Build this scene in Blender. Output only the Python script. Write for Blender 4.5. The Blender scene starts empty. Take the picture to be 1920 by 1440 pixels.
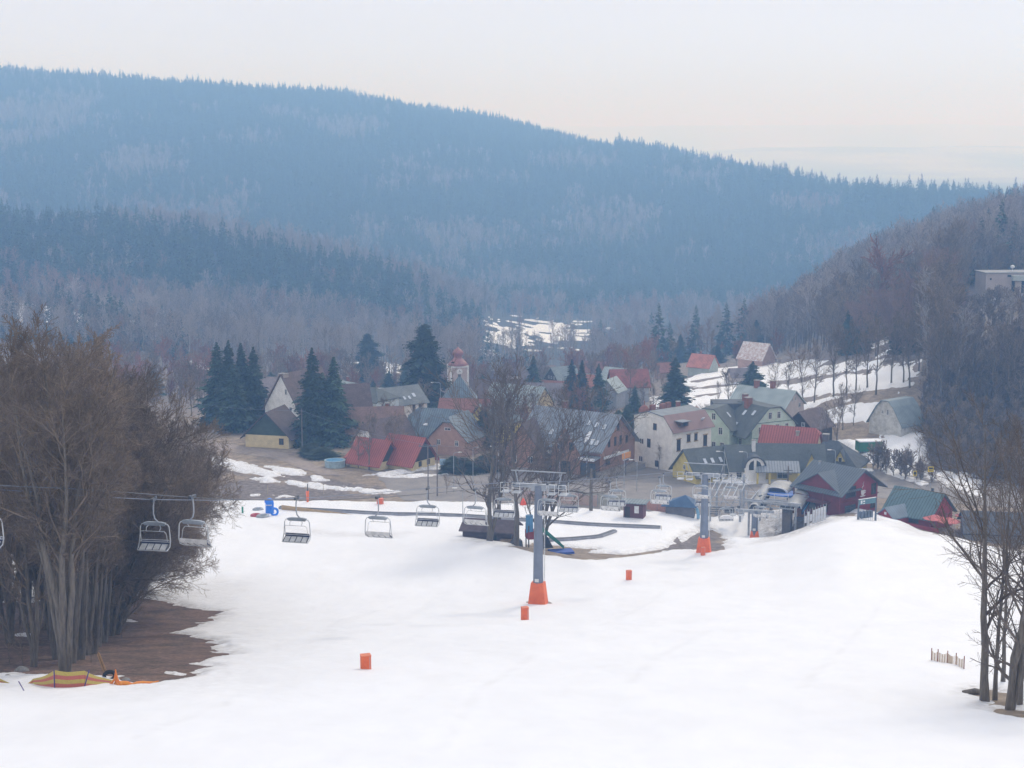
import bpy, math, random
import numpy as np
from mathutils import Vector, Matrix
SC = bpy.context.scene
R = math.radians
random.seed(7)
RNG = np.random.default_rng(11)
# ------------------------------------------------------------ camera, sky, sun, exposure
TH = R(8.72); FP = 3000.0; CT, ST = math.cos(TH), math.sin(TH)
cam = bpy.data.cameras.new('camera'); camo = bpy.data.objects.new('camera', cam); SC.collection.objects.link(camo)
camo.location = (0, 0, 0); camo.rotation_euler = (R(90) - TH, 0, 0)
cam.sensor_width = 36; cam.lens = FP / 1920 * 36; cam.clip_start = 1; cam.clip_end = 60000
SC.camera = camo
W = bpy.data.worlds.new('World'); SC.world = W; W.use_nodes = True
SUN_EL, SUN_AZ = R(38), R(25)      # azimuth measured from +Y towards +X
nt = W.node_tree; nt.nodes.clear()
wo = nt.nodes.new('ShaderNodeOutputWorld'); bg = nt.nodes.new('ShaderNodeBackground'); bg.inputs['Strength'].default_value = 0.1
sk = nt.nodes.new('ShaderNodeTexSky'); sk.sky_type = 'NISHITA'; sk.sun_disc = False
sk.sun_elevation = SUN_EL; sk.sun_rotation = SUN_AZ
tc = nt.nodes.new('ShaderNodeTexCoord'); sep = nt.nodes.new('ShaderNodeSeparateXYZ'); ramp = nt.nodes.new('ShaderNodeValToRGB')
nt.links.new(tc.outputs['Generated'], sep.inputs[0]); nt.links.new(sep.outputs['Z'], ramp.inputs[0])
e = ramp.color_ramp.elements; e[0].position = 0.0; e[0].color = (.85, .98, 1.30, 1); e[1].position = 1.0; e[1].color = (.80, .825, .90, 1)
x_ = e.new(.11); x_.color = (.785, .80, .89, 1)
x_ = e.new(.05); x_.color = (.81, .89, 1.11, 1)
x_ = e.new(.30); x_.color = (.82, .835, .89, 1)
cn = nt.nodes.new('ShaderNodeTexNoise'); cn.inputs['Scale'].default_value = 1.6; cn.inputs['Detail'].default_value = 3
cm = nt.nodes.new('ShaderNodeMapping'); cm.inputs['Scale'].default_value = (1, 1, 4)
nt.links.new(tc.outputs['Generated'], cm.inputs[0]); nt.links.new(cm.outputs[0], cn.inputs['Vector'])
mr = nt.nodes.new('ShaderNodeMapRange'); mr.inputs['From Min'].default_value = .3; mr.inputs['From Max'].default_value = .7; mr.inputs['To Min'].default_value = .95; mr.inputs['To Max'].default_value = 1.04
nt.links.new(cn.outputs['Fac'], mr.inputs['Value'])
mu = nt.nodes.new('ShaderNodeVectorMath'); mu.operation = 'SCALE'
nt.links.new(ramp.outputs[0], mu.inputs[0]); nt.links.new(mr.outputs[0], mu.inputs['Scale'])
m10 = nt.nodes.new('ShaderNodeVectorMath'); m10.operation = 'SCALE'; m10.inputs['Scale'].default_value = 10.45
nt.links.new(mu.outputs[0], m10.inputs[0])
mx = nt.nodes.new('ShaderNodeMix'); mx.data_type = 'RGBA'; mx.inputs['Factor'].default_value = .94
nt.links.new(sk.outputs[0], mx.inputs[6]); nt.links.new(m10.outputs[0], mx.inputs[7])
nt.links.new(mx.outputs[2], bg.inputs[0]); nt.links.new(bg.outputs[0], wo.inputs[0])
sl = bpy.data.lights.new('sun', 'SUN'); sl.energy = 1.5; sl.angle = R(14); sl.color = (1, .96, .9)
so = bpy.data.objects.new('sun', sl); SC.collection.objects.link(so)
sd = Vector((math.sin(SUN_AZ) * math.cos(SUN_EL), math.cos(SUN_AZ) * math.cos(SUN_EL), math.sin(SUN_EL)))
so.rotation_euler = sd.to_track_quat('Z', 'Y').to_euler()
SC.view_settings.view_transform = 'Standard'; SC.view_settings.look = 'None'; SC.view_settings.exposure = 0; SC.view_settings.gamma = 1
SC.cycles.volume_bounces = 3; SC.cycles.max_bounces = 6; SC.cycles.diffuse_bounces = 3; SC.cycles.glossy_bounces = 2
SC.cycles.transparent_max_bounces = 8; SC.cycles.use_denoising = True
SC.cycles.use_adaptive_sampling = True; SC.cycles.adaptive_threshold = .02
# ------------------------------------------------------------ helpers
def at(px, py, Y):
    v = (720 - py) / FP; dy = CT + v * ST
    s = Y / dy
    return Vector(((px - 960) / FP * s, Y, (-ST + v * CT) * s))
def proj(p):
    x, y, z = p
    f = y * CT - z * ST; u = y * ST + z * CT
    return (960 + FP * x / f, 720 - FP * u / f)
def tag(o, label=None, cat=None, group=None, kind=None):
    if label: o['label'] = label
    if cat: o['category'] = cat
    if group: o['group'] = group
    if kind: o['kind'] = kind
    return o
def link(o):
    SC.collection.objects.link(o); return o
def empty(name, loc=(0, 0, 0), rz=0, **k):
    o = bpy.data.objects.new(name, None); link(o); o.location = loc; o.rotation_euler = (0, 0, rz); o.empty_display_size = .5
    return tag(o, **k)
def mesh_np(name, V, Q, mat=None, smooth=False):
    """V (n,3); Q list of arrays (m,k)"""
    me = bpy.data.meshes.new(name)
    if not isinstance(Q, (list, tuple)): Q = [Q]
    Q = [q for q in Q if len(q)]
    loops = np.concatenate([q.ravel() for q in Q]).astype(np.int32)
    tot = np.concatenate([np.full(len(q), q.shape[1], np.int32) for q in Q])
    st = np.concatenate([[0], np.cumsum(tot)[:-1]]).astype(np.int32)
    me.vertices.add(len(V)); me.vertices.foreach_set('co', np.asarray(V, np.float32).ravel())
    me.loops.add(len(loops)); me.loops.foreach_set('vertex_index', loops)
    me.polygons.add(len(tot)); me.polygons.foreach_set('loop_start', st); me.polygons.foreach_set('loop_total', tot)
    if smooth: me.polygons.foreach_set('use_smooth', np.ones(len(tot), bool))
    me.update(calc_edges=True)
    if mat: me.materials.append(mat)
    return me
class MB:
    """collects primitives, builds ONE mesh object"""
    def __init__(s): s.v = []; s.f = []
    def add(s, vs, fs):
        n = len(s.v); s.v += [tuple(v) for v in vs]; s.f += [tuple(i + n for i in f) for f in fs]; return s
    def box(s, c, d, rz=0, m=None):
        hx, hy, hz = d[0] / 2, d[1] / 2, d[2] / 2
        vs = [Vector((x, y, z)) for x in (-hx, hx) for y in (-hy, hy) for z in (-hz, hz)]
        M_ = m if m is not None else Matrix.Rotation(rz, 3, 'Z')
        c = Vector(c)
        return s.add([M_ @ v + c for v in vs], [(0, 1, 3, 2), (4, 6, 7, 5), (0, 4, 5, 1), (2, 3, 7, 6), (0, 2, 6, 4), (1, 5, 7, 3)])
    def tube(s, pts, r, n=6, cap=True):
        pts = [Vector(p) for p in pts]; K = len(pts)
        rs = r if isinstance(r, (list, tuple)) else [r] * K
        base = len(s.v); up = Vector((0, 0, 1))
        for i, p in enumerate(pts):
            t = (pts[min(i + 1, K - 1)] - pts[max(i - 1, 0)]).normalized()
            a = t.cross(up if abs(t.z) < .95 else Vector((1, 0, 0))).normalized(); b = t.cross(a)
            for k in range(n):
                w = 2 * math.pi * k / n
                s.v.append(tuple(p + (a * math.cos(w) + b * math.sin(w)) * rs[i]))
        for i in range(K - 1):
            for k in range(n):
                k2 = (k + 1) % n
                s.f.append((base + i * n + k, base + i * n + k2, base + (i + 1) * n + k2, base + (i + 1) * n + k))
        if cap:
            s.f.append(tuple(base + k for k in range(n))); s.f.append(tuple(base + (K - 1) * n + k for k in reversed(range(n))))
        return s
    def prism(s, prof, x0, x1, axis='x', rev=False):
        """profile polygon [(a,b)] extruded along axis: x -> (x,a,b); y -> (a,y,b); z -> (a,b,z)"""
        f = {'x': lambda a, b, t: (t, a, b), 'y': lambda a, b, t: (a, t, b), 'z': lambda a, b, t: (a, b, t)}[axis]
        n = len(prof)
        vs = [f(a, b, x0) for a, b in prof] + [f(a, b, x1) for a, b in prof]
        fs = [tuple(range(n)), tuple(reversed(range(n, 2 * n)))] + [(i, n + i, n + (i + 1) % n, (i + 1) % n) for i in range(n)]
        return s.add(vs, fs)
    def slab(s, vs, fs, t):
        """open surface thickened downwards by t"""
        n = len(vs); vs = [Vector(v) for v in vs]; low = [v - Vector((0, 0, t)) for v in vs]
        from collections import Counter
        ed = {}
        for f in fs:
            for i in range(len(f)):
                a, b = f[i], f[(i + 1) % len(f)]; ed[(a, b)] = 1
        bd = [(a, b) for (a, b) in ed if (b, a) not in ed]
        return s.add(vs + low, list(fs) + [tuple(i + n for i in reversed(f)) for f in fs] + [(a, a + n, b + n, b) for a, b in bd])
    def lathe(s, c, prof, n=16):
        c = Vector(c); base = len(s.v)
        for r, z in prof:
            for k in range(n):
                w = 2 * math.pi * k / n; s.v.append((c.x + r * math.cos(w), c.y + r * math.sin(w), c.z + z))
        for i in range(len(prof) - 1):
            for k in range(n):
                k2 = (k + 1) % n
                s.f.append((base + i * n + k, base + i * n + k2, base + (i + 1) * n + k2, base + (i + 1) * n + k))
        s.f.append(tuple(base + k for k in reversed(range(n)))); s.f.append(tuple(base + (len(prof) - 1) * n + k for k in range(n)))
        return s
    def mesh(s, name, mat, smooth=False):
        me = bpy.data.meshes.new(name); me.from_pydata(s.v, [], s.f)
        if mat: me.materials.append(mat)
        me.update()
        import bmesh
        bm = bmesh.new(); bm.from_mesh(me); bmesh.ops.recalc_face_normals(bm, faces=bm.faces); bm.to_mesh(me); bm.free()
        if smooth:
            for p in me.polygons: p.use_smooth = True
        return me
    def build(s, name, mat, parent=None, smooth=False, loc=None, rz=None, **k):
        o = bpy.data.objects.new(name, s.mesh(name, mat, smooth)); link(o)
        if parent is not None: o.parent = parent
        if loc is not None: o.location = loc
        if rz is not None: o.rotation_euler = (0, 0, rz)
        return tag(o, **k)
def copy_tree(o, parent=None):
    c = o.copy(); SC.collection.objects.link(c)
    if parent is not None: c.parent = parent
    for ch in list(o.children): copy_tree(ch, c)
    return c
# ------------------------------------------------------------ materials
_M = {}
def M(name, rgb, rough=.8, kind='noise', scale=1.0, amt=.25, rgb2=None, metal=0, bump=0.0):
    if name in _M: return _M[name]
    m = bpy.data.materials.new(name); m.use_nodes = True; _M[name] = m
    t = m.node_tree; b = t.nodes['Principled BSDF']; b.inputs['Roughness'].default_value = rough; b.inputs['Metallic'].default_value = metal
    N = t.nodes.new; Lk = t.links.new
    tc = N('ShaderNodeTexCoord'); c2 = rgb2 or tuple(min(1, c * (1 - amt) * .8) for c in rgb)
    rp = N('ShaderNodeValToRGB'); rp.color_ramp.elements[0].color = (*c2, 1); rp.color_ramp.elements[1].color = (*rgb, 1)
    rp.color_ramp.elements[0].position = .3; rp.color_ramp.elements[1].position = .62
    nz = N('ShaderNodeTexNoise'); nz.inputs['Scale'].default_value = scale; nz.inputs['Detail'].default_value = 5; nz.inputs['Roughness'].default_value = .65
    Lk(tc.outputs['Object'], nz.inputs['Vector']); src = nz.outputs['Fac']
    Lk(src, rp.inputs[0]); col = rp.outputs[0]
    h = src
    if kind in ('planks_h', 'planks_v', 'seam', 'seam_y'):
        wv = N('ShaderNodeTexWave'); wv.wave_type = 'BANDS'
        wv.bands_direction = {'planks_h': 'Z', 'planks_v': 'X', 'seam': 'X', 'seam_y': 'Y'}[kind]
        wv.inputs['Scale'].default_value = {'planks_h': 1.6, 'planks_v': 1.6, 'seam': .62, 'seam_y': .62}[kind]
        wv.wave_profile = 'SIN'
        Lk(tc.outputs['Object'], wv.inputs['Vector'])
        r2 = N('ShaderNodeValToRGB'); r2.color_ramp.elements[0].color = (.45, .45, .45, 1); r2.color_ramp.elements[0].position = .04
        r2.color_ramp.elements[1].color = (1, 1, 1, 1); r2.color_ramp.elements[1].position = .22
        Lk(wv.outputs['Fac'], r2.inputs[0])
        ml = N('ShaderNodeMix'); ml.data_type = 'RGBA'; ml.blend_type = 'MULTIPLY'; ml.inputs['Factor'].default_value = 1
        Lk(col, ml.inputs[6]); Lk(r2.outputs[0], ml.inputs[7]); col = ml.outputs[2]; h = wv.outputs['Fac']
    if kind == 'tile':
        bk = N('ShaderNodeTexBrick'); bk.inputs['Scale'].default_value = 2.2; bk.inputs['Mortar Size'].default_value = .03
        bk.inputs['Color1'].default_value = (1, 1, 1, 1); bk.inputs['Color2'].default_value = (.72, .72, .72, 1); bk.inputs['Mortar'].default_value = (.4, .4, .4, 1)
        Lk(tc.outputs['Object'], bk.inputs['Vector'])
        ml = N('ShaderNodeMix'); ml.data_type = 'RGBA'; ml.blend_type = 'MULTIPLY'; ml.inputs['Factor'].default_value = .8
        Lk(col, ml.inputs[6]); Lk(bk.outputs['Color'], ml.inputs[7]); col = ml.outputs[2]; h = bk.outputs['Fac']
    if bump:
        bp = N('ShaderNodeBump'); bp.inputs['Strength'].default_value = bump; bp.inputs['Distance'].default_value = .05
        Lk(h, bp.inputs['Height']); Lk(bp.outputs[0], b.inputs['Normal'])
    Lk(col, b.inputs['Base Color'])
    return m
def glass(name='window_glass', rgb=(.03, .045, .06)):
    if name in _M: return _M[name]
    m = M(name, rgb, .12, amt=.1); m.node_tree.nodes['Principled BSDF'].inputs['Specular IOR Level'].default_value = .7
    return m
# ------------------------------------------------------------ terrain height table (fan column px, distance Y)
COLS = [-1400, -500, 0, 320, 640, 860, 960, 1100, 1280, 1440, 1600, 1760, 1920, 2400, 3400]
ROWS = {
 -60: [10]*15, 0: [-8]*15, 20: [-12.5]*15, 40: [-19]*15, 59: [-24.1]*15, 80: [-29.4]*15,
 100: [-32,-33.6,-34.3,-34.3,-34.3,-34.3,-34.3,-34.3,-34.3,-34.3,-34.3,-34.3,-34.4,-34,-32],
 130: [-39,-41,-41.6,-41.6,-41.6,-41.6,-41.6,-41.6,-41.6,-41.6,-41.6,-41.6,-41.6,-41,-38],
 172: [-49,-51,-51.4,-51.4,-51.4,-51.4,-51.4,-51.4,-51.2,-51,-50.2,-50.2,-50.4,-50,-47],
 195: [-53,-54.6,-54.9,-54.9,-54.9,-54.6,-54.6,-55.0,-55.2,-54.6,-52.6,-52.6,-52.9,-54,-51],
 213: [-56,-57.3,-57.4,-57.4,-57.3,-55.6,-55.5,-57.2,-58.2,-57.0,-54.4,-54.6,-56,-57,-54],
 228: [-58,-59,-58.9,-58.9,-58.9,-57.6,-58.6,-59.8,-60.3,-58.9,-56.1,-57.6,-60,-59.6,-56],
 245: [-60,-60.6,-60.6,-60.6,-60.6,-60.4,-60.9,-61.4,-61.6,-61.2,-58.6,-61.2,-62,-61,-57],
 270: [-61,-61.9,-62,-62,-62,-62,-62,-62.2,-62.4,-62.2,-61.9,-62.4,-62.5,-62,-58],
 305: [-61,-62,-62,-61.6,-62,-62.5,-62.5,-62.5,-62.5,-62.5,-62.3,-61.9,-61.5,-60,-56],
 325: [-61,-62,-62,-61.9,-62.3,-62.8,-62.8,-62.8,-62.8,-62.6,-60.6,-58.6,-57,-54,-52],
 345: [-61,-62,-62.5,-62.6,-63,-64,-64,-64,-64,-63.5,-58,-54.5,-52,-47,-46],
 365: [-61,-62.5,-64,-64,-64.6,-66,-66.5,-66.5,-66,-65,-57,-52.2,-49,-43,-42],
 400: [-60,-63,-66,-68,-69.5,-70,-70.5,-70.5,-68,-66.5,-57.5,-50,-47,-40,-38],
 450: [-60,-66,-72,-74,-75,-75.3,-75.5,-74.6,-71.5,-69.5,-59.5,-50,-46,-38,-35],
 500: [-58,-68,-77,-80,-82,-82,-82,-80,-75,-72,-61,-50.5,-45.5,-36,-32],
 650: [-55,-72,-84.5,-92,-96,-98,-99,-97,-91,-84,-66,-53,-45,-35,-25],
 850: [-40,-68,-86,-101,-113,-119,-121,-123,-119,-108,-78,-58,-48,-35,-20],
 1000: [-25,-55,-80,-97,-112,-126,-131,-135,-135,-130,-100,-80,-66,-50,-30],
 1200: [0,-40,-69,-73,-95,-126,-138,-146,-146,-146,-130,-115,-100,-80,-60],
 1500: [-40,-80,-120,-125,-140,-149,-150,-150,-150,-150,-150,-145,-140,-130,-120],
 1900: [20,-40,-65,-70,-85,-95,-100,-98,-95,-92,-82,-80,-82,-90,-100],
 2100: [80,0,-30,-38,-50,-60,-65,-64,-66,-68,-86,-104,-125,-140,-145],
 2500: [80,70,45,35,20,2,-8,-24,-47,-78,-112,-130,-140,-146,-150],
 2800: [112,112,108,86,64,30,12,-20,-60,-100,-135,-145,-150,-150,-150],
 3400: [80,70,60,40,20,-20,-40,-70,-110,-140,-150,-150,-150,-150,-150],
 4500: [0,-50,-80,-100,-130,-140,-150,-150,-150,-150,-150,-150,-150,-150,-150],
 7000: [-140]*9 + [-135]*6,
 9000: [-130,-130,-130,-130,-130,-125,-120,-105,-80,-50,-44,-42,-44,-50,-60],
 11000: [-160]*15,
 15800: [110,112,118,110,114,120,124,120,128,122,130,132,120,110,100],
 18500: [-100]*15,
}
def pchip(x, y, xi):
    """x (n,), y (n,m) -> (len(xi), m)"""
    x = np.asarray(x, float); y = np.asarray(y, float); h = np.diff(x)[:, None]; d = np.diff(y, axis=0) / h
    m = np.zeros_like(y); m[0] = d[0]; m[-1] = d[-1]
    w1 = 2 * h[1:] + h[:-1]; w2 = h[1:] + 2 * h[:-1]; same = d[:-1] * d[1:] > 0
    with np.errstate(all='ignore'): hm = (w1 + w2) / (w1 / d[:-1] + w2 / d[1:])
    m[1:-1] = np.where(same, hm, 0)
    i = np.clip(np.searchsorted(x, xi, side='right') - 1, 0, len(x) - 2)
    t = ((xi - x[i]) / (x[i + 1] - x[i]))[:, None]; hh = (x[i + 1] - x[i])[:, None]
    return (2*t**3-3*t**2+1)*y[i] + (t**3-2*t**2+t)*hh*m[i] + (-2*t**3+3*t**2)*y[i+1] + (t**3-t**2)*hh*m[i+1]
_sY = lambda Y: np.log(np.maximum(Y, -60) + 90.)
NS, NC = 1400, 700
_s = np.linspace(_sY(-60.), _sY(18500.), NS); _Yd = np.exp(_s) - 90
_tab = pchip(np.array(sorted(ROWS)), np.array([ROWS[k] for k in sorted(ROWS)]), _Yd)
_cd = np.linspace(COLS[0], COLS[-1], NC)
_tab = pchip(np.array(COLS), _tab.T, _cd).T
def fade(t): return t * t * t * (t * (t * 6 - 15) + 10)
def vnoise(x, y, seed=0):
    xi = np.floor(x).astype(np.int64); yi = np.floor(y).astype(np.int64); xf = fade(x - xi); yf = fade(y - yi)
    def hsh(a, b):
        n = (a * 374761393 + b * 668265263 + seed * 1442695041) & 0xffffffff
        n = ((n ^ (n >> 13)) * 1274126177) & 0xffffffff
        return ((n ^ (n >> 16)) & 0xffff) / 65535. * 2 - 1
    return (hsh(xi, yi) * (1 - xf) + hsh(xi + 1, yi) * xf) * (1 - yf) + (hsh(xi, yi + 1) * (1 - xf) + hsh(xi + 1, yi + 1) * xf) * yf
def fbm(x, y, oct=4, seed=0):
    s = 0; a = 1; 
    for o in range(oct):
        s = s + a * vnoise(x * 2 ** o, y * 2 ** o, seed + o); a *= .5
    return s
def H(x, y):
    x = np.asarray(x, float); y = np.asarray(y, float)
    px = 960 + FP * .985 * x / np.maximum(y, 30)      # fan column (.985: mean ray foreshortening)
    a = np.clip((_sY(y) - _s[0]) / (_s[1] - _s[0]), 0, NS - 1.001); c = np.clip((px - _cd[0]) / (_cd[1] - _cd[0]), 0, NC - 1.001)
    ai = a.astype(int); ci = c.astype(int); af = a - ai; cf = c - ci
    z = (_tab[ai, ci] * (1 - cf) + _tab[ai, ci + 1] * cf) * (1 - af) + (_tab[ai + 1, ci] * (1 - cf) + _tab[ai + 1, ci + 1] * cf) * af
    amp = np.interp(y, [50, 200, 300, 400, 1000, 2500, 3500, 9000, 16000], [.12, .2, .12, .5, 2.5, 6, 6, 10, 14])
    wl = np.interp(y, [50, 300, 1000, 2500, 9000, 16000], [14, 18, 50, 110, 500, 900])
    wl = 14 * 2. ** np.round(np.log2(wl / 14))
    z = z - 3.4 * np.exp(-((x - 40.) / 9.) ** 2 - ((y - 256.) / 11.5) ** 2)     # hollow of the lift station
    return z + amp * fbm(x / wl, y / wl, 3, 5) * .6
def Hz(x, y): return float(H(np.array([x]), np.array([y]))[0])
def G(px, Y):
    """ground point in column px at distance Y"""
    z = -60.
    x = (px - 960) / FP * Y
    for _ in range(4):
        f = Y * CT - z * ST; x = (px - 960) / FP * f; z = Hz(x, Y)
    return Vector((x, Y, z))
_YH = np.concatenate([np.arange(25, 400, .5), np.arange(400, 1200, 2), np.arange(1200, 4000, 8)])
def hit(px, py):
    """first terrain point along the ray of photo pixel (px,py)"""
    v = (720 - py) / FP; dy = CT + v * ST; u = (px - 960) / FP / dy; w = (-ST + v * CT) / dy
    d = w * _YH - H(u * _YH, _YH); k = np.argmax(d < 0)
    if not (d < 0).any(): return None
    a, b = (d[k - 1], d[k]) if k else (0, 1); f = a / (a - b) if k else 0; Y = _YH[max(k - 1, 0)] + f * (_YH[k] - _YH[max(k - 1, 0)])
    return Vector((u * Y, Y, Hz(u * Y, Y)))
# ------------------------------------------------------------ snow cover: bare or snowed outlines
def sdist(P, X, Y_):
    P = np.array([(p[0], p[1]) for p in P]); n = len(P)
    d = np.full(X.shape, 1e9); ins = np.zeros(X.shape, bool)
    for i in range(n):
        ax, ay = P[i]; bx, by = P[(i + 1) % n]; ex, ey = bx - ax, by - ay
        wx, wy = X - ax, Y_ - ay; t = np.clip((wx * ex + wy * ey) / (ex * ex + ey * ey + 1e-9), 0, 1)
        d = np.minimum(d, (wx - ex * t) ** 2 + (wy - ey * t) ** 2)
        c = ((ay <= Y_) & (by > Y_)) | ((by <= Y_) & (ay > Y_))
        with np.errstate(all='ignore'): ins ^= c & (X < ax + (Y_ - ay) / (by - ay + 1e-12) * ex)
    return np.where(ins, 1, -1) * np.sqrt(d)
def gp(L): return [G(a, b) for a, b in L]
def hp(L):
    return [h for h in (hit(a, b) for a, b in L) if h is not None]
SNOW = [  # (kind, polygon, noise amplitude m, noise wavelength m)
 ('+', gp([(-3500,-55),(-3500,271),(100,271),(390,271.5),(600,270.5),(900,270),(1165,264),(1330,265),(1400,268),(1560,268),(1600,262),(1650,256),(1760,240),(1930,224),(5000,222),(5000,-55)]), .5, 3),
 ('-', hp([(-250,1120),(60,1128),(130,1105),(200,1085),(236,1100),(262,1118),(330,1135),(425,1146),(372,1170),(338,1186),(375,1200),(428,1226),(380,1247),(398,1262),(312,1276),(240,1286),(225,1268),(130,1272),(0,1262),(-250,1262)]), 1.0, 4),
 ('+', hp([(200,1150),(245,1160),(252,1166),(215,1164)]), .3, 1), ('+', hp([(-20,1262),(45,1262),(60,1272),(-20,1275)]), .4, 1), ('+', hp([(312,1258),(345,1262),(340,1266),(315,1264)]), .2, 1), ('+', hp([(20,1186),(60,1190),(62,1194),(30,1193)]), .4, 1),
 ('-', hp([(235,1038),(275,1050),(300,1072),(268,1096),(236,1090)]), .7, 2),
 ('-', hp([(1240,1034),(1262,1012),(1300,996),(1335,990),(1353,1004),(1362,1032),(1325,1036),(1290,1031)]), .7, 2),
 ('+', hp([(1272,1006),(1300,998),(1322,997),(1290,1008),(1280,1018)]), .2, 2),
 ('-', hp([(955,1026),(1000,1018),(1065,1026),(1118,1030),(1105,1036),(1180,1040),(1108,1051),(1020,1042)]), .5, 2),
 ('-', hp([(1100,1049),(1160,1041),(1245,1028),(1262,1030),(1180,1044)]), .3, 2),
 ('-', gp([(1446,246),(1500,248),(1540,256),(1545,264),(1500,262),(1455,258)]), 1.6, 2.2),
 ('-', hp([(1555,958),(1605,962),(1618,972),(1580,972),(1553,968)]), .8, 1.5),
 ('-', hp([(1815,1293),(1842,1300),(1850,1310),(1825,1306)]), .3, 1), ('-', hp([(1850,1325),(1960,1335),(1960,1352),(1870,1338)]), .4, 1.4),
 ('-', hp([(1835,1290),(1900,1300),(1905,1325),(1860,1322)]), .3, 1), 
 ('+', hp([(392,856),(420,857),(470,872),(520,886),(548,895),(500,894),(440,882),(400,868)]), .8, 3),
 ('+', hp([(500,874),(560,880),(578,893),(545,893),(512,884)]), .8, 3), ('+', hp([(572,890),(600,893),(616,901),(592,902)]), .8, 3),
 ('+', hp([(470,893),(530,901),(600,908),(690,917),(748,922),(722,927),(690,924),(600,914),(500,903)]), 1.3, 2.5),
 ('+', hp([(688,891),(740,881),(800,874),(845,866),(892,868),(888,877),(840,878),(800,884),(740,892)]), 1.0, 4),
 ('+', hp([(712,893),(800,887),(862,888),(800,895),(765,898),(730,897)]), .8, 4),
 ('+', hp([(470,926),(487,926),(486,930),(471,930)]), .2, 2), ('+', hp([(515,929),(545,929),(560,933),(520,933)]), .8, 2),
 ('+', hp([(955,862),(1000,858),(1060,868),(1180,864),(1200,870),(1120,876),(1000,874)]), 1.2, 3),
 ('+', hp([(1262,879),(1285,886),(1320,894),(1345,898),(1345,906),(1300,898),(1268,886)]), .7, 3),
 ('+', hp([(1340,897),(1400,894),(1484,893),(1482,905),(1390,909),(1345,906)]), .9, 2),
 ('+', hp([(1195,866),(1262,872),(1260,878),(1200,873)]), .9, 2),
 ('+', hp([(1573,826),(1640,830),(1652,812),(1716,803),(1738,826),(1732,880),(1704,890),(1642,868),(1600,850)]), 1.2, 5),
 ('+', hp([(1740,885),(1830,885),(1840,930),(1790,915),(1745,900)]), 1.5, 4),
 ('+', hp([(1655,868),(1700,892),(1745,905),(1730,912),(1690,898),(1650,884)]), .6, 2),
 ('+', hp([(1288,703),(1330,692),(1400,688),(1470,680),(1520,676),(1600,678),(1700,690),(1745,718),(1700,741),(1600,746),(1540,754),(1478,774),(1400,772),(1285,778)]), 4, 9),
 ('-', hp([(1478,748),(1540,741),(1600,737),(1650,731),(1720,722),(1725,729),(1600,745),(1490,757)]), 1, 4),
 ('-', hp([(1440,716),(1500,706),(1560,700),(1650,694),(1650,700),(1560,709),(1500,718),(1450,724)]), 1.5, 4),
 ('-', hp([(1290,728),(1340,722),(1400,718),(1400,722),(1340,728),(1292,734)]), 1.5, 4),
 ('-', hp([(1300,714),(1345,706),(1370,703),(1340,712),(1302,720)]), 1.5, 4), ('-', hp([(1295,742),(1350,736),(1352,739),(1300,748)]), 1.5, 4),
 ('+', hp([(1480,800),(1500,780),(1540,768),(1650,760),(1645,778),(1600,792),(1540,806)]), 2, 5),
 ('+', hp([(1222,742),(1262,745),(1262,772),(1225,775)]), 1.2, 3),
 ('+', hp([(900,618),(935,616),(985,610),(1050,600),(1085,610),(1088,632),(1040,640),(985,648),(940,646)]), 34, 13),
 ('+', hp([(938,626),(992,630),(988,645),(942,642)]), 4, 12), ('+', hp([(895,655),(925,655),(922,680),(897,680)]), 4, 9),
 ('+', hp([(1230,630),(1262,632),(1262,656),(1245,656)]), 8, 12), ('+', hp([(1318,622),(1362,625),(1358,645),(1322,643)]), 9, 12),
 ('+', hp([(-300,556),(20,570),(120,582),(210,594),(285,608),(282,640),(200,622),(100,610),(-300,590)]), 9, 24),
 ('+', hp([(350,676),(410,678),(408,694),(360,690)]), 5, 10), ('+', hp([(660,680),(745,684),(740,705),(670,705)]), 7, 8),
 ('+', hp([(1600,620),(1680,625),(1700,650),(1600,645)]), 9, 10), ('+', hp([(1820,770),(1850,770),(1848,790),(1822,790)]), 2, 4),
]
def snow_s(x, y):
    s = np.full(x.shape, -30.)
    for kind, P, amp, wl in SNOW:
        if len(P) < 3: continue
        X0 = min(p[0] for p in P) - 25; X1 = max(p[0] for p in P) + 25; Y0 = min(p[1] for p in P) - 25; Y1 = max(p[1] for p in P) + 25
        k = (x > X0) & (x < X1) & (y > Y0) & (y < Y1)
        if not k.any(): continue
        d = sdist(P, x[k], y[k]) + amp * (fbm(x[k] / wl, y[k] / wl, 5, 31) + np.where(y[k] < 200, .35, .5) * fbm(x[k] / .8, y[k] / .8, 3, 8) * (y[k] < 420))
        s[k] = np.maximum(s[k], d) if kind == '+' else np.minimum(s[k], -d)
    return s
def fan_grid(ys, pxs):
    Yg, Pg = np.meshgrid(ys, pxs, indexing='ij'); X = (Pg - 960) / (FP * .985) * np.maximum(Yg, 30)
    n, m = Yg.shape; idx = np.arange(n * m).reshape(n, m)
    Q = np.stack([idx[:-1, :-1].ravel(), idx[:-1, 1:].ravel(), idx[1:, 1:].ravel(), idx[1:, :-1].ravel()], 1)
    return X.ravel(), Yg.ravel(), Q
ys_all = np.concatenate([np.arange(-58, 50, 3.), np.arange(50, 88, 1), np.arange(88, 145, .45), np.arange(145, 210, .8), np.arange(210, 330, .5), np.arange(330, 520, 1.6),
                         np.exp(np.linspace(np.log(522), np.log(1300), 170)), np.exp(np.linspace(np.log(1312), np.log(18400), 190))])
px_all = np.concatenate([np.linspace(-1400, -60, 90), np.arange(-50, 1980, 4.5), np.linspace(1990, 3400, 90)])
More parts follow.
